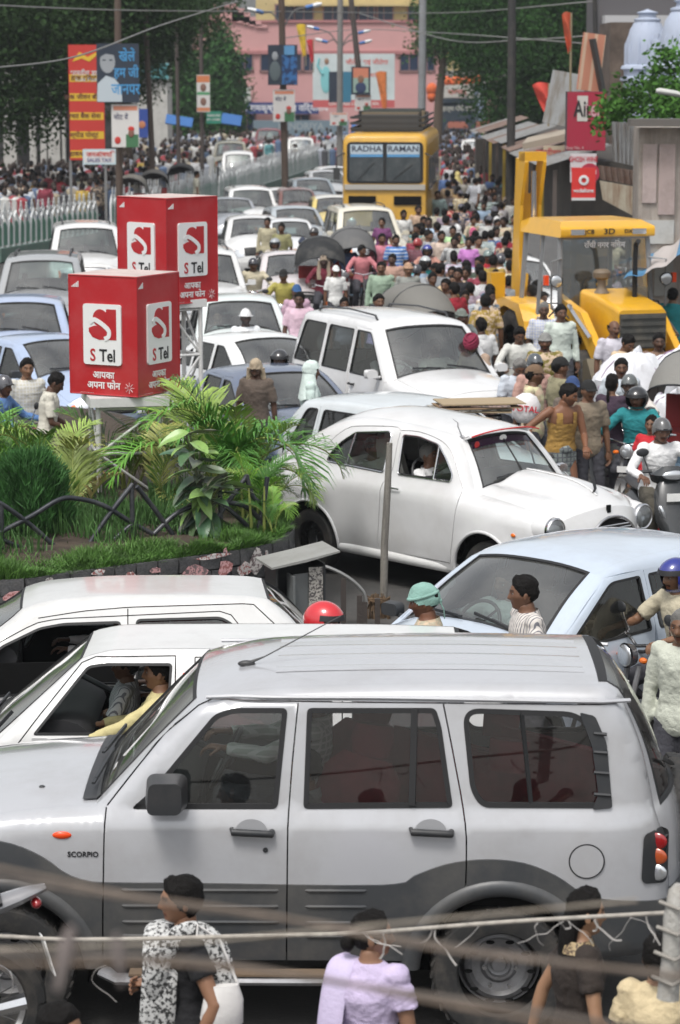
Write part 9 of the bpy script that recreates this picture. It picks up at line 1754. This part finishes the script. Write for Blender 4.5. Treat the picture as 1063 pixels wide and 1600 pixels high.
vehicle('rickshaw',(PZ(985,1000,1.35).x,PZ(985,1000,1.35).y,0),R(-120),'empty cycle rickshaw with a folded black hood behind the silver wagon','cycle rickshaw',(.015,.015,.015))
put(888,602,'bare-armed man in a mustard vest and checked lungi, pushing a cycle',25,pose='push',sleeve='vest',lower='lungi',ppat='lungi',pants=(.22,.25,.24),shirt=(.34,.20,.05),face='s',skin=(.19,.085,.045),voxel=.011,h=1.72)
vehicle('bicycle',(PZ(872,700,1.0).x - .35,PZ(872,700,1.0).y - .25,0),R(-65),'bicycle pushed by the man in the mustard vest','bicycle',(.06,.06,.06))
put(836,572,'man in a brown cap and cream printed shirt, half turned, holding a white bag',70,gearkind='cap',gearcol=(.16,.10,.06),shirt=(.62,.58,.36),pat='print',yaw=.5,h=1.72)
put(876,560,'man in a black cap and olive shirt behind the brown-capped man',110,gearkind='cap',gearcol=(.012,.012,.012),shirt=(.26,.24,.15),h=1.74)
put(812,562,'white-haired man in a pale blue shirt beside the white off-roader',10,face='m',haircol='g',shirt=(.52,.56,.62),h=1.62,pose='bow')
put(836,556,'man in a dark cap behind the white-haired man',20,gearkind='halfhelmet',gearcol=(.06,.07,.08),shirt=(.5,.3,.25))
rider(812,512,'young cyclist in a white shirt looking down, front of the digger wheel','bicycle',10,shirt=(.62,.62,.58),sleeve='long',face='',nod=.3)
put(850,474,'grey-haired man in a blue checked shirt in front of the digger',0,haircol='g',face='',shirt=(.40,.44,.60),pat='check',h=1.74)
put(877,478,'young man in a pale green shirt in front of the digger, looking aside',15,shirt=(.58,.64,.58),sleeve='long',face='',h=1.74)
put(852,522,'man with a grey cap and olive patterned scarf below the digger',-5,gearkind='scarf',gearcol=(.22,.22,.21),shirt=(.18,.15,.03),pat='print',face='b')
put(960,502,'balding man with spectacles in a lavender white shirt before the digger grille',20,hairs='bald',face='m',shirt=(.56,.54,.60),h=1.72)
put(982,524,'man in a cream shirt bowing his head before the digger',35,pose='bow',shirt=(.62,.48,.32),h=1.72)
put(971,562,'man in a blue-white shirt among the riders at the right',0,shirt=(.5,.55,.6),h=1.66)
put(895,590,'man in a navy cap behind the vest-wearing man',15,gearkind='cap',gearcol=(.03,.06,.16),shirt=(.15,.12,.10)); put(920,596,'man in a black cap marked white behind the vest-wearing man',20,gearkind='cap',gearcol=(.012,.012,.012),shirt=(.22,.18,.13))
put(957,586,'woman with a long dark plait among the riders',150,female=True,face='',hairs='woman',gearkind='plait',lower='kurta',shirt=(.05,.03,.05),pants=(.1,.1,.1))
rider(984,588,'motorcyclist in a grey helmet and white shirt, second from the right sacks','motorcycle',-15,gearkind='halfhelmet',gearcol=(.10,.11,.11),shirt=(.66,.62,.58))
rider(996,604,'motorcyclist in a glossy black helmet and teal shirt','motorcycle',-20,(.02,.02,.02),gearkind='helmet',gearcol=(.012,.012,.014),shirt=(.02,.22,.24),sleeve='long',voxel=.011)
put(1018,650,'girl in red with a black veil between the teal and white riders',-20,female=True,face='',hairs='woman',lower='kurta',shirt=(.50,.02,.03),pants=(.3,.02,.02),h=1.50)
rider(1034,657,'moustached scooter rider in a white shirt and grey helmet at the right edge','scooter',12,(.025,.028,.03),gearkind='halfhelmet',gearcol=(.09,.09,.09),shirt=(.72,.72,.72),sleeve='long',pants=(.10,.09,.07),voxel=.011,h=1.72)
sack(990,610,33.5,(.52,.45,.46),'largest white cloth bundle behind the riders, stitched with string'); sack(1060,605,34.2,(.50,.45,.48),'white cloth bundle cut by the right edge'); sack(1048,655,33.0,(.34,.36,.30),'lowest white cloth bundle under the right-hand one'); cart = thing('handcart','wooden handcart loaded with the white cloth bundles','cart',(PY(1020,650,33.6).x,33.8,0)); m = MB(); m.box((.2,0,.95),(1.9,1.1,.08)); m.build('deck',K_((.2,.13,.07)),cart)
for s in (-1,1): m = MB(); m.tube([(s * .7 + .2,-.62,.45 + .0),(s * .7 + .2,.62,.45)],.03,8); m.build('axle',K_((.05,.05,.05)),cart); put_wheel(cart,0,.42,.03,.2 + s * 1.05)
m = MB(); m.tube([(0,0,0),(0,0,.06),(0,0,.20),(0,0,.30),(0,0,.34)],[(.10,.07),(.16,.11),(.17,.11),(.12,.07),(.05,.03)],16); p = PY(822,660,30.3); bag = thing('plastic_bag','full white plastic bag with a red word, held by the brown-capped man','bag',tuple(p)); m.build('bag_body',mat('bag_plastic',(.70,.68,.68),.4,bump=.5,bscale=20),bag); text('TOTAL',.10,K_((.55,.02,.04)),bag,(-.02,-.116,.17),(R(90),.1,0),1,True)
p = PZ(745,640,1.52); cb = thing('cardboard_pile','flattened cardboard and newspaper pile tied on the car roof','cardboard',(p.x,p.y,1.50),.1)
for k in range(5): m = MB(); m.box((random.uniform(-.08,.08),random.uniform(-.05,.05),.02 + k * .022),(.82 + random.uniform(-.15,.1),.55,.014),0,random.uniform(-.2,.2)); m.build('sheet',K_(((.34,.26,.16),(.40,.38,.33),(.30,.2,.12),(.42,.30,.26))[k % 4],None,pat=('blot',22,(.12,.11,.10)) if k % 2 else None),cb,smooth=False)
# crowd behind the off-roader, named one by one
put(738,524,'man in a maroon turban and tan shirt leaning by the white off-roader',-30,gearkind='turban',gearcol=(.20,.015,.045),face='b',shirt=(.38,.28,.21),h=1.72,pose='bow')
rider(721,484,'rickshaw puller in a grey cap and grey shirt','rickshaw',24,(.16,.155,.14),gearkind='scarf',gearcol=(.16,.18,.16),shirt=(.17,.19,.19),sleeve='long',skin=(.09,.045,.03)); put(752,498,'man in a white tee shirt behind the grey hooded rickshaw',200,shirt=(.6,.6,.6))
rider(506,400,'rickshaw puller in a maroon shirt with a pale scarf','rickshaw',3,(.012,.013,.014),gearkind=None,shirt=(.14,.015,.03),sleeve='long',extra=[('headcloth',(.30,.24,.18))],skin=(.06,.035,.028)); rider(566,384,'rickshaw puller in pink with red sleeves turned to the right','rickshaw',8,(.10,.10,.10),shirt=(.55,.20,.22),sleeve='long',yaw=.6)
L1 = [(611,456,'bearded man in a light blue shirt beside the off-roader roof',dict(face='b',shirt=(.30,.52,.60),hairs='short')),(592,461,'man in a lavender shirt left of the bearded man',dict(shirt=(.42,.35,.60))),(538,466,'black-haired boy showing only his head behind the off-roader',dict(shirt=(.2,.2,.25),h=1.55)),
 (468,458,'moustached man in a pink shirt left of the off-roader',dict(shirt=(.62,.44,.52))),(464,446,'man in a blue cap and pink shirt behind the moustached man',dict(gearkind='cap',gearcol=(.03,.09,.22),shirt=(.55,.36,.46))),(596,410,'man in a pale green shirt standing before the rickshaws',dict(shirt=(.30,.40,.30),sleeve='long')),(525,416,'boy in a white cap by the black rickshaw hood',dict(gearkind='cap',gearcol=(.7,.7,.7),h=1.5)),
 (638,412,'man with a tan cloth round his head in a grey shirt',dict(gearkind='scarf',gearcol=(.42,.26,.17),shirt=(.26,.27,.25),sleeve='long')),(676,427,'young man in a cream shirt behind the grey hooded rickshaw',dict(face='',shirt=(.62,.48,.30))),(696,437,'young man in a brown shirt beside the cream-shirted one',dict(face='',shirt=(.12,.10,.09))),(716,420,'young man in a black printed tee shirt',dict(face='',shirt=(.02,.02,.025))),
 (613,398,'boy in peach beside the man in the tan head cloth',dict(shirt=(.45,.28,.22),h=1.6)),(619,368,'man in a blue and white banded polo shirt',dict(shirt=(.08,.20,.50),pat='band')),(597,366,'man in a pink shirt behind the pink rickshaw puller',dict(shirt=(.60,.22,.28))),(597,341,'woman in a purple sari standing before the cream off-roader',dict(female=True,face='',hairs='woman',lower='saree',shirt=(.16,.05,.14),pants=(.16,.05,.14))),
 (631,329,'young man in a white shirt at the right of the cream off-roader',dict(shirt=(.68,.68,.66),face='')),(670,341,'moustached man in a sky-white shirt and dark trousers',dict(shirt=(.48,.60,.74))),(654,322,'man in a tan shirt behind the white-shirted man',dict(shirt=(.5,.35,.25))),(708,354,'man in a bright pale green shirt',dict(shirt=(.45,.66,.35),face='')),(690,362,'man in a peach shirt beside the bright green one',dict(shirt=(.60,.48,.40))),(733,372,'woman in a pink and blue wrap',dict(female=True,face='',hairs='woman',lower='kurta',shirt=(.50,.20,.50),pants=(.2,.3,.6))),
 (748,370,'man in a sand tee shirt with an outstretched neighbour',dict(shirt=(.42,.39,.33),face='')),(684,299,'man in a grey-green shirt standing by the bus corner',dict(shirt=(.25,.33,.32))),(793,362,'man seen from behind in a dark red shirt by the digger boom',dict(shirt=(.25,.015,.03),rzd=180)),(770,437,'woman from behind with her hair down beside the digger leg',dict(female=True,face='',hairs='woman',lower='saree',shirt=(.04,.10,.16),pants=(.10,.04,.02),rzd=170)),(797,408,'man from behind in a pale and dark vest near the boom',dict(shirt=(.55,.5,.35),rzd=190)),
 (440,350,'bareheaded man in olive riding pillion',dict(shirt=(.26,.25,.12))),(418,341,'man in a cream waistcoat standing up among the riders',dict(shirt=(.42,.38,.26),sleeve='long')),(491,357,'policeman in dark blue behind the pinkish saloon',dict(gearkind='halfhelmet',gearcol=(.02,.02,.02),shirt=(.02,.03,.06))),(1052,452,'man in a teal shirt at the right edge behind the digger bonnet',dict(shirt=(.02,.24,.26),rzd=160)),(1030,522,'man before the digger wheel at the right edge',dict(shirt=(.2,.12,.08))),
 (487,566,'woman under a white head scarf beside the slate blue saloon',dict(female=True,face='',hairs='woman',lower='kurta',gearkind='hood',gearcol=(.62,.72,.68),shirt=(.55,.66,.62),pants=(.6,.6,.6),rzd=95)),(400,562,'man with a fawn cloth over his head among palm tips',dict(gearkind='headcloth',gearcol=(.42,.34,.24),shirt=(.13,.10,.08),nod=.4)),(42,562,'curly-haired man in a black and white checked shirt by the conifer',dict(face='',shirt=(.55,.53,.45),pat='check',sleeve='long',h=1.74,rzd=20)),(88,584,'dark-haired rider bending in a pale shirt behind the palms',dict(shirt=(.6,.58,.5),pose='bow',rzd=90)),
 (308,268,'man in a cream shirt standing at the gap in the green fence',dict(shirt=(.50,.48,.40),rzd=100)),(384,482,'policeman in a white hard helmet and white shirt',dict(gearkind='hardhat',gearcol=(.78,.78,.78),shirt=(.72,.74,.76),skin=(.05,.03,.025),face='b'))]
for px,py,lb,k in L1: rzd = k.pop('rzd',random.uniform(-20,20)); put(px,py,lb,rzd,**k)
for px,py,lb,v,k in ((396,405,'motorcyclist in a dark helmet and cream shirt','motorcycle',dict(gearkind='halfhelmet',gearcol=(.03,.03,.04),shirt=(.58,.52,.38),sleeve='long')),(443,422,'motorcyclist in a black cap and olive-yellow shirt','motorcycle',dict(gearkind='cap',gearcol=(.012,.012,.012),shirt=(.36,.32,.08))),(430,372,'motorcyclist in a silver-topped helmet','motorcycle',dict(gearkind='helmet',gearcol=(.3,.32,.34),shirt=(.5,.45,.4))),
 (542,375,'motorcyclist in a grey visored helmet','motorcycle',dict(gearkind='helmet',gearcol=(.12,.13,.14),shirt=(.10,.16,.3))),(473,372,'motorcyclist in a dark beret behind the pinkish saloon','motorcycle',dict(gearkind='scarf',gearcol=(.04,.05,.08),shirt=(.4,.3,.25))),(665,400,'motorcyclist in a white and black helmet and teal jacket','motorcycle',dict(gearkind='helmet',gearcol=(.45,.47,.48),shirt=(.02,.2,.2))),(668,382,'motorcyclist in a royal blue helmet','motorcycle',dict(gearkind='helmet',gearcol=(.02,.03,.25),shirt=(.5,.25,.2))),
 (762,393,'cyclist in a grey-green cap and red shirt','bicycle',dict(gearkind='halfhelmet',gearcol=(.16,.22,.2),shirt=(.4,.02,.03))),(437,546,'motorcyclist in a black helmet beside the slate blue saloon','motorcycle',dict(gearkind='helmet',gearcol=(.02,.02,.022),shirt=(.1,.1,.1))),(6,590,'motorcyclist in a grey helmet and blue shirt at the left edge','motorcycle',dict(gearkind='halfhelmet',gearcol=(.07,.07,.08),shirt=(.10,.2,.42),sleeve='long',rzd=70))):
 rzd = k.pop('rzd',random.uniform(-14,14)); rider(px,py,lb,v,rzd,(random.choice([(.03,.03,.03),(.25,.02,.02),(.03,.05,.15),(.02,.25,.28)])),**k)
for px,py,lb,c_,a in ((1032,541,'cycle rickshaw with a pale grey hood at the right, before the digger',(.20,.195,.18),-25),(218,262,'cycle rickshaw with a tan hood beside the rust brown pole',(.15,.14,.12),175),(243,255,'cycle rickshaw with a dark grey hood behind the fence',(.09,.085,.08),182),(290,246,'cycle rickshaw with a black hood behind the fence',(.03,.03,.03),178)):
 p = PZ(px,py,2.0); vehicle('rickshaw',(p.x,p.y,0),R(a),lb,'cycle rickshaw',c_); TAKEN += [(p.x,p.y,.6),(p.x,p.y + 1.2,.6)]
# ---------------- filler crowd
PAL = [(.66,.66,.64),(.62,.64,.68),(.55,.52,.46),(.40,.02,.04),(.08,.14,.30),(.30,.40,.52),(.48,.30,.10),(.12,.10,.10),(.05,.05,.06),(.45,.36,.44),(.20,.26,.20),(.60,.55,.40),(.30,.05,.08),(.18,.17,.16),(.65,.45,.10),(.10,.28,.30),(.70,.70,.70),(.42,.44,.46)]
CN = {0: 'white',1: 'bluish-white',2: 'beige',3: 'red',4: 'navy',5: 'sky-blue',6: 'mustard',7: 'charcoal',8: 'black',9: 'mauve',10: 'grey-green',11: 'cream',12: 'maroon',13: 'brown',14: 'orange-yellow',15: 'teal',16: 'bright white',17: 'grey'}
LABS = set()
def crowd(poly,n,face_away,where,group,sep=.50,seed=3,tries=9000):
 rr = random.Random(seed); made = 0; A = np.array(poly); x0,y0 = A.min(0); x1,y1 = A.max(0); Pn = []; out = []
 for _ in range(tries):
  if made >= n: break
  px,py = rr.uniform(x0,x1),y0 + (y1 - y0) * rr.random() ** .75
  if not inpoly([(px,py)],poly)[0]: continue
  h = rr.uniform(1.55,1.74); p = PZ(px,py,h)
  if any((p.x - a) ** 2 + (p.y - b) ** 2 < (c + sep * .5) ** 2 for a,b,c in TAKEN): continue
  TAKEN.append((p.x,p.y,sep * .5)); q2 = rr.uniform(.45,1.0); fem = rr.random() < .16; ci = rr.randrange(len(PAL)); away = rr.random() < face_away; rz = (180 if away else 0) + rr.uniform(-40,40)
  g = None; gc = (.5,.5,.5); q = rr.random()
  if not fem and q < .06: g,gc = 'cap',(.1,.1,.12)
  elif not fem and q < .10: g,gc = 'halfhelmet',rr.choice([(.05,.05,.06),(.3,.3,.3),(.3,.02,.02)])
  elif fem and q < .25: g,gc = 'hood',rr.choice([(.6,.5,.2),(.5,.1,.2),(.6,.6,.6)])
  elif fem and q < .7: g = rr.choice(['plait','bun'])
  k = dict(pose=rr.choice(['walk','stand','walk2','stand']) if not fem else rr.choice(['stand','walk']),female=fem,lower=('kurta' if fem else 'pants'),sleeve='short' if fem or rr.random() < .6 else 'long',face='' if fem else rr.choice(['m','m','','s']),hairs='woman' if fem else 'short',gearkind=g,gearcol=gc,shirt=tuple(v * q2 for v in PAL[ci]),pants=rr.choice([(.05,.05,.06),(.12,.11,.1),(.06,.08,.14),(.2,.18,.15)]),pat=rr.choice([None,None,'check','stripe','print']) if not fem else rr.choice([None,'print','band']),h=h)
  if k['sleeve'] == 'long' and k['pose'] == 'walk2': k['sleeve'] = 'short'
  for q in range(40):
   lab = '%s in %s %s, %s, %s' % ('woman' if fem else 'man',CN[ci] + (' checked' if k['pat'] == 'check' else ' striped' if k['pat'] == 'stripe' else ' patterned' if k['pat'] else ''),('shirt' if not fem else 'kurta') + ({'cap': ' and cap','halfhelmet': ' and helmet','hood': ' and scarf','plait': ' with plait','bun': ' with bun'}.get(g,'')),('walking ' if k['pose'] != 'stand' else '') + ('away' if away else 'towards us') if k['pose'] != 'stand' else ('back turned' if away else 'facing us'),where(px,py))
   if lab not in LABS: break
   ci = rr.randrange(len(PAL)); k['shirt'] = tuple(v * q2 for v in PAL[ci])
  LABS.add(lab); person((p.x,p.y,0),R(rz),lab,group,**k); made += 1
 return made
def wr_(px,py): return 'right street %s, %s' % ('far end' if py < 250 else 'mid-way' if py < 300 else 'by digger','left edge' if px < 715 else 'middle' if px < 765 else 'right edge')
def wl_(px,py): return '%s, %s' % ('left crowd %s' % ('front' if py > 275 else 'middle' if py > 245 else 'back'),'picture edge' if px < 60 else 'under banded board' if px < 150 else 'by rust pole' if px < 230 else 'near tricolour poster' if px < 300 else 'below tall trees')
n1 = crowd([(692,232),(825,232),(822,320),(800,345),(795,430),(760,470),(650,420),(640,345),(700,300)],124,.55,wr_,'people in the right-hand street',.38,5)
n2 = crowd([(0,228),(200,212),(440,205),(420,222),(330,240),(190,272),(150,286),(0,302)],82,.75,wl_,'people on the left carriageway',.50,8)
# far crowd: too many and too small to tell apart
fm = MB(); rr = random.Random(9)
for _ in range(1120):
 left = rr.random() < .62; px = rr.uniform(20,540) if left else rr.uniform(690,830); py = rr.uniform(199,222 if left else 232); p = PZ(px,py,1.65)
 if 420 < _ < 700: px,py = rr.uniform(0,330),rr.uniform(224,268); p = PZ(px,py - px * .08,1.65)
 if _ >= 900: px,py = rr.uniform(0,215),rr.uniform(236,292); p = PZ(px,py - px * .08,1.65)
 elif _ >= 700: py = rr.uniform(215,262); px = rr.uniform(696,824); p = PZ(px,py,1.65)
 if any((p.x - a) ** 2 + (p.y - b) ** 2 < (c + .12) ** 2 for a,b,c in TAKEN): continue
 k = rr.randrange(6); h = rr.uniform(1.5,1.72); fm.tube([(p.x,p.y,.1),(p.x,p.y,.85),(p.x,p.y,1.15),(p.x,p.y,h - .36),(p.x,p.y,h - .27)],[(.10,.08),(.16,.11),(.16,.11),(.20,.11),(.07,.07)],9,k); fm.ball((p.x,p.y,h - .12),(.075,.09,.12),10,6)
o = fm.build('distant_crowd',[K_((.55,.55,.53)),K_((.40,.42,.48)),K_((.08,.08,.09)),K_((.30,.04,.05)),K_((.35,.30,.22)),K_((.10,.15,.25)),mat('dark_heads',(.035,.022,.016),.7)]); tag(o,'distant crowd filling the far end of both carriageways','crowd',kind='stuff')
print('crowd',n1,n2)
# ================================================================ foreground: walkers, motorcycle, cables
def fw(px,py,label,rzd,**k): return put(px,py,label,rzd,voxel=.011,**k)
w1 = fw(283,1372,'woman with short black hair in a black and white patterned scarf carrying a white bag',-78,pose='bag',female=True,face='',hairs='fringe',gearkind=None,lower='saree',shirt=(.01,.01,.012),pants=(.10,.10,.11),h=1.60,skin=(.26,.135,.08))
w2 = fw(582,1428,'woman in a lavender blouse with a hair bun, seen from behind',150,pose='stand',female=True,face='',hairs='woman',gearkind='bun',lower='kurta',shirt=(.52,.44,.62),pants=(.5,.45,.6),h=1.52,skin=(.24,.13,.08),yaw=-1.0)
w3 = fw(918,1392,'girl in a black and brown kurta with long loose hair, facing right',100,pose='walk',female=True,face='',hairs='woman',gearkind='longhair',lower='kurta',shirt=(.03,.022,.018),pants=(.05,.04,.03),h=1.60,skin=(.30,.17,.10))
w4 = fw(1030,1462,'woman in a cream embroidered blouse at the bottom right corner',165,pose='stand',female=True,face='',hairs='woman',gearkind='bun',lower='saree',shirt=(.55,.45,.28),pants=(.5,.4,.25),h=1.50,skin=(.28,.16,.10)); fw(95,1574,'dark-haired person at the bottom edge beside the motorcycle',60,pose='stand',shirt=(.3,.3,.3),h=1.45,face='')
# scarf over the shoulder, bag
sc_m = mat('patterned_scarf',(.55,.55,.54),.9,pat=('blot',55,(.04,.04,.04)))
def local(o,mb,nm,m): return mb.build(nm,m,o)
m = MB(); P = [(.10,-.12,1.06),(.145,-.16,1.22),(.150,-.10,1.385),(.135,.01,1.435),(.15,.11,1.36),(.17,.15,1.15),(.20,.16,.85),(.20,.17,.60)]
m.tube(catmull(P,5),[(.018,.052)] * (5 * (len(P) - 1) + 1),12); local(w1,m,'scarf',sc_m); m = MB(); P = [(-.16,-.05,1.38),(-.06,-.10,1.39),(.05,-.125,1.32),(.12,-.14,1.2),(.10,-.155,.95),(.06,-.17,.70)]; m.tube(catmull(P,5),[(.08,.02)] * (5 * (len(P) - 1) + 1),12); local(w1,m,'scarf',sc_m)
bg_ = thing('shoulder_bag','soft white shoulder bag hanging behind the woman with the patterned scarf','bag',tuple(w1.location)); bg_.rotation_euler = w1.rotation_euler; m = MB(); m.tube([(.23,.10,.92),(.24,.12,1.0),(.24,.13,1.10),(.235,.13,1.16)],[(.035,.06),(.05,.10),(.045,.09),(.03,.07)],18); m.build('bag_body',mat('bag_leather',(.66,.64,.62),.55,bump=.4,bscale=14),bg_); m = MB(); m.tube([(.21,.05,1.15),(.19,.01,1.28),(.155,.03,1.42),(.19,.12,1.36),(.21,.20,1.15)],.007,8); m.build('strap',mat('bag_leather',(.66,.64,.62)),bg_)
for o,c_ in ((w2,(.55,.48,.66)),): m = MB(); P = [(.10,-.10,1.25),(.12,-.03,1.40),(.12,.07,1.39),(.13,.13,1.2),(.14,.16,.9),(.14,.17,.6)]; m.tube(catmull(P,5),[(.07,.018)] * (5 * (len(P) - 1) + 1),12); local(o,m,'dupatta',mat('dupatta_cloth',c_,.9,bump=.3))
m = MB(); m.grid(lambda u,v: Vector((math.sin((u - .5) * 5.2) * (.095 + .035 * v),-math.cos((u - .5) * 5.2) * (.075 + .03 * v) - .0,1.415 - .055 * v)),24,3); local(w3,m,'embroidered_neckline',mat('gold_embroidery',(.36,.27,.14),.6,pat=('blot',60,(.08,.05,.03)))); m = MB(); m.tube([(0,-.09,1.36),(0,-.125,1.15),(0,-.12,.95)],[(.03,.012)] * 3,8); local(w3,m,'gold_panel',mat('gold_embroidery',(.36,.27,.14)))
# parked motorcycle at the left edge, tail towards the right
mp = PZ(48,1432,1.12); mc = vehicle('motorcycle',(mp.x - .93,mp.y + .24,.22),R(-76),'black and silver motorcycle with a tilted number plate at the bottom left','motorcycle',(.22,.22,.23));
a = empty('registration_plate',(.02,.98,.55),0,mc); m = MB(); m.box((0,0,0),(.17,.008,.20)); pl = m.build('plate',M_WHITE,a,smooth=False); a.rotation_euler = (R(15),R(-8),0); text('JH 01\n4 7 7',.05,M_BLACK,pl,(0,.006,.02),(R(90),0,R(180)),1)
# cables across the foreground: strung between poles out of frame, close to the camera
def cable(pts,r,label,col,Y=None,parts=None):
 root = thing('cable',label,'cable',(0,0,0),0,'cables strung across the foreground'); P = [PY(x,y,Yy * .62 if Yy < 7.5 else Yy) for x,y,Yy in pts]; a = P[0] + (P[0] - P[1]) * 2.5; b = P[-1] + (P[-1] - P[-2]) * 2.5; m = MB(); m.tube(catmull([tuple(a)] + [tuple(p) for p in P] + [tuple(b)],8),r,8); m.build('strand',K_(col,None,var=.3,vscale=20),root); return root
cable([(-20,1462,10.6),(130,1468,10.6),(400,1462,10.5),(560,1458,10.4),(800,1440,10.3),(1080,1424,10.2)],.009,'taut pale string crossing in front of the silver wagon\'s wheels',(.36,.33,.29))
cable([(-20,1370,6.4),(200,1404,6.2),(500,1444,6.0),(700,1478,5.9),(1080,1532,5.7)],.0042,'thick brown cable sloping down from the left across the wagon doors',(.11,.09,.075)); cable([(-20,1352,6.0),(200,1398,5.9),(420,1430,5.8),(700,1485,5.7),(1080,1525,5.6)],.0029,'thinner brown cable close above the thick one',(.18,.14,.11))
cable([(-20,1490,6.3),(300,1500,6.2),(560,1540,6.1),(780,1572,6.0),(1080,1620,5.9)],.0045,'brown cable running down to the bottom right corner',(.12,.10,.085)); cable([(-20,1508,5.9),(250,1506,5.8),(480,1526,5.8),(650,1560,5.7),(900,1606,5.6)],.0032,'lowest brown cable crossing the side step',(.16,.12,.09)); cable([(-20,1484,7.0),(200,1476,7.0),(330,1470,7.0),(520,1452,7.0)],.0026,'thin tan cable meeting the pale string',(.30,.26,.21))
def scraps(label,base,n,Y,r_,col,seed):
 root = thing('plastic_scraps',label,'plastic scraps',(0,0,0)); rr = random.Random(seed)
 for i in range(n): x = base[0] + rr.uniform(0,base[2]); y = base[1] + rr.uniform(-4,4); p = PY(x,y,Y); q = [p];
 for i in range(n):
  x = base[0] + rr.uniform(0,base[2]); y = base[1] - (x - 560) * .055; p = PY(x,y,Y); q = [tuple(p)]; d = Vector((rr.uniform(-1,1),rr.uniform(-.3,.3),-rr.uniform(.2,1))).normalized(); L = rr.uniform(.04,.20)
  for k in range(5): p = p + d * L / 4; d = (d + Vector((rr.uniform(-.9,.9),rr.uniform(-.3,.3),rr.uniform(-.6,.6)))).normalized(); q.append(tuple(p))
  m = MB(); m.tube(catmull(q,4),[(r_,r_ * .3)] * (4 * 5 + 1),5); m.build('scrap',K_(col),root)
scraps('tangled strips of pale plastic caught on the string',(560,1457,460),15,10.35,.004,(.38,.36,.34),3); scraps('few pale threads hanging from the string at the left',(0,1487,330),4,10.5,.003,(.4,.38,.36),4)
for px0,py0,px1,py1,r_,Y,lb in ((112,1448,90,1548,.011,3.2,'blurred grey rag hanging on the left cables'),(182,1460,190,1540,.007,3.2,'narrow blurred rag right of the grey one')):
 root = thing('rag',lb,'rag',(0,0,0),0,'rags on the cables'); a,b = PY(px0,py0,Y),PY(px1,py1,Y); m = MB(); m.tube([a,a.lerp(b,.25),a.lerp(b,.6),b],[(r_ * .5,.004),(r_,.006),(r_ * .8,.006),(r_ * .4,.004)],10); m.build('cloth',K_((.20,.17,.16)),root)
root = thing('insulator_cluster','pale grey fluted insulator bundle at the right edge near the bottom','insulator',(0,0,0)); p0,p1 = PY(1062,1382,9.8),PY(1044,1560,9.8); m = MB(); m.tube([p0,p0.lerp(p1,.06),p0.lerp(p1,.3),p0.lerp(p1,.6),p1],[.02,.04,.05,.04,.045],16); m.build('insulator_body',mat('old_porcelain',(.42,.41,.38),.5,dirt=.6,dirtcol=(.2,.16,.12),dscale=12,bump=.5,bscale=60),root); m = MB();
for k in range(4): m = MB(); q = p0.lerp(p1,.15 + .22 * k); m.tube([q + Vector((-.07,0,0)),q + Vector((0,-.07,-.01)),q + Vector((.07,0,0))],.008,6); m.build('binding_wire',K_((.3,.28,.25)),root)
# cables over the street
for pts,lb in (([(-10,106,40),(120,88,44),(250,40,52),(372,2,60)],'sagging pale cable in the upper left in front of the banded board'),([(-10,8,60),(200,16,75),(440,18,97),(700,20,110),(930,2,62)],'high cable crossing the whole street'),([(560,20,126),(700,62,100),(820,62,75),(930,55,62)],'cable before the huge dark tree'),([(440,60,97),(560,46,128),(700,52,100),(940,70,62)],'lower cable before the huge dark tree')):
 o = thing('cable',lb,'cable',(0,0,0),0,'cables above the street'); m = MB(); m.tube(catmull([tuple(PY(*p)) for p in pts],8),.020 if pts[0][2] > 50 else .014,6); m.build('strand',K_((.22,.22,.21)),o)
# ================================================================ thin haze over the street
hz = MB(); hz.box((0,320,8.0),(860,800,18.2)); hm_ = bpy.data.materials.new('haze_air'); hm_.use_nodes = True; hn = hm_.node_tree; hn.nodes.clear(); ho = hn.nodes.new('ShaderNodeOutputMaterial'); hv = hn.nodes.new('ShaderNodeVolumePrincipled')
hv.inputs['Density'].default_value = .0004; hv.inputs['Color'].default_value = (.86,.90,.95,1); hv.inputs['Anisotropy'].default_value = .2; hn.links.new(hv.outputs[0],ho.inputs['Volume']); hz.build('haze',hm_,smooth=False)['kind'] = 'stuff'
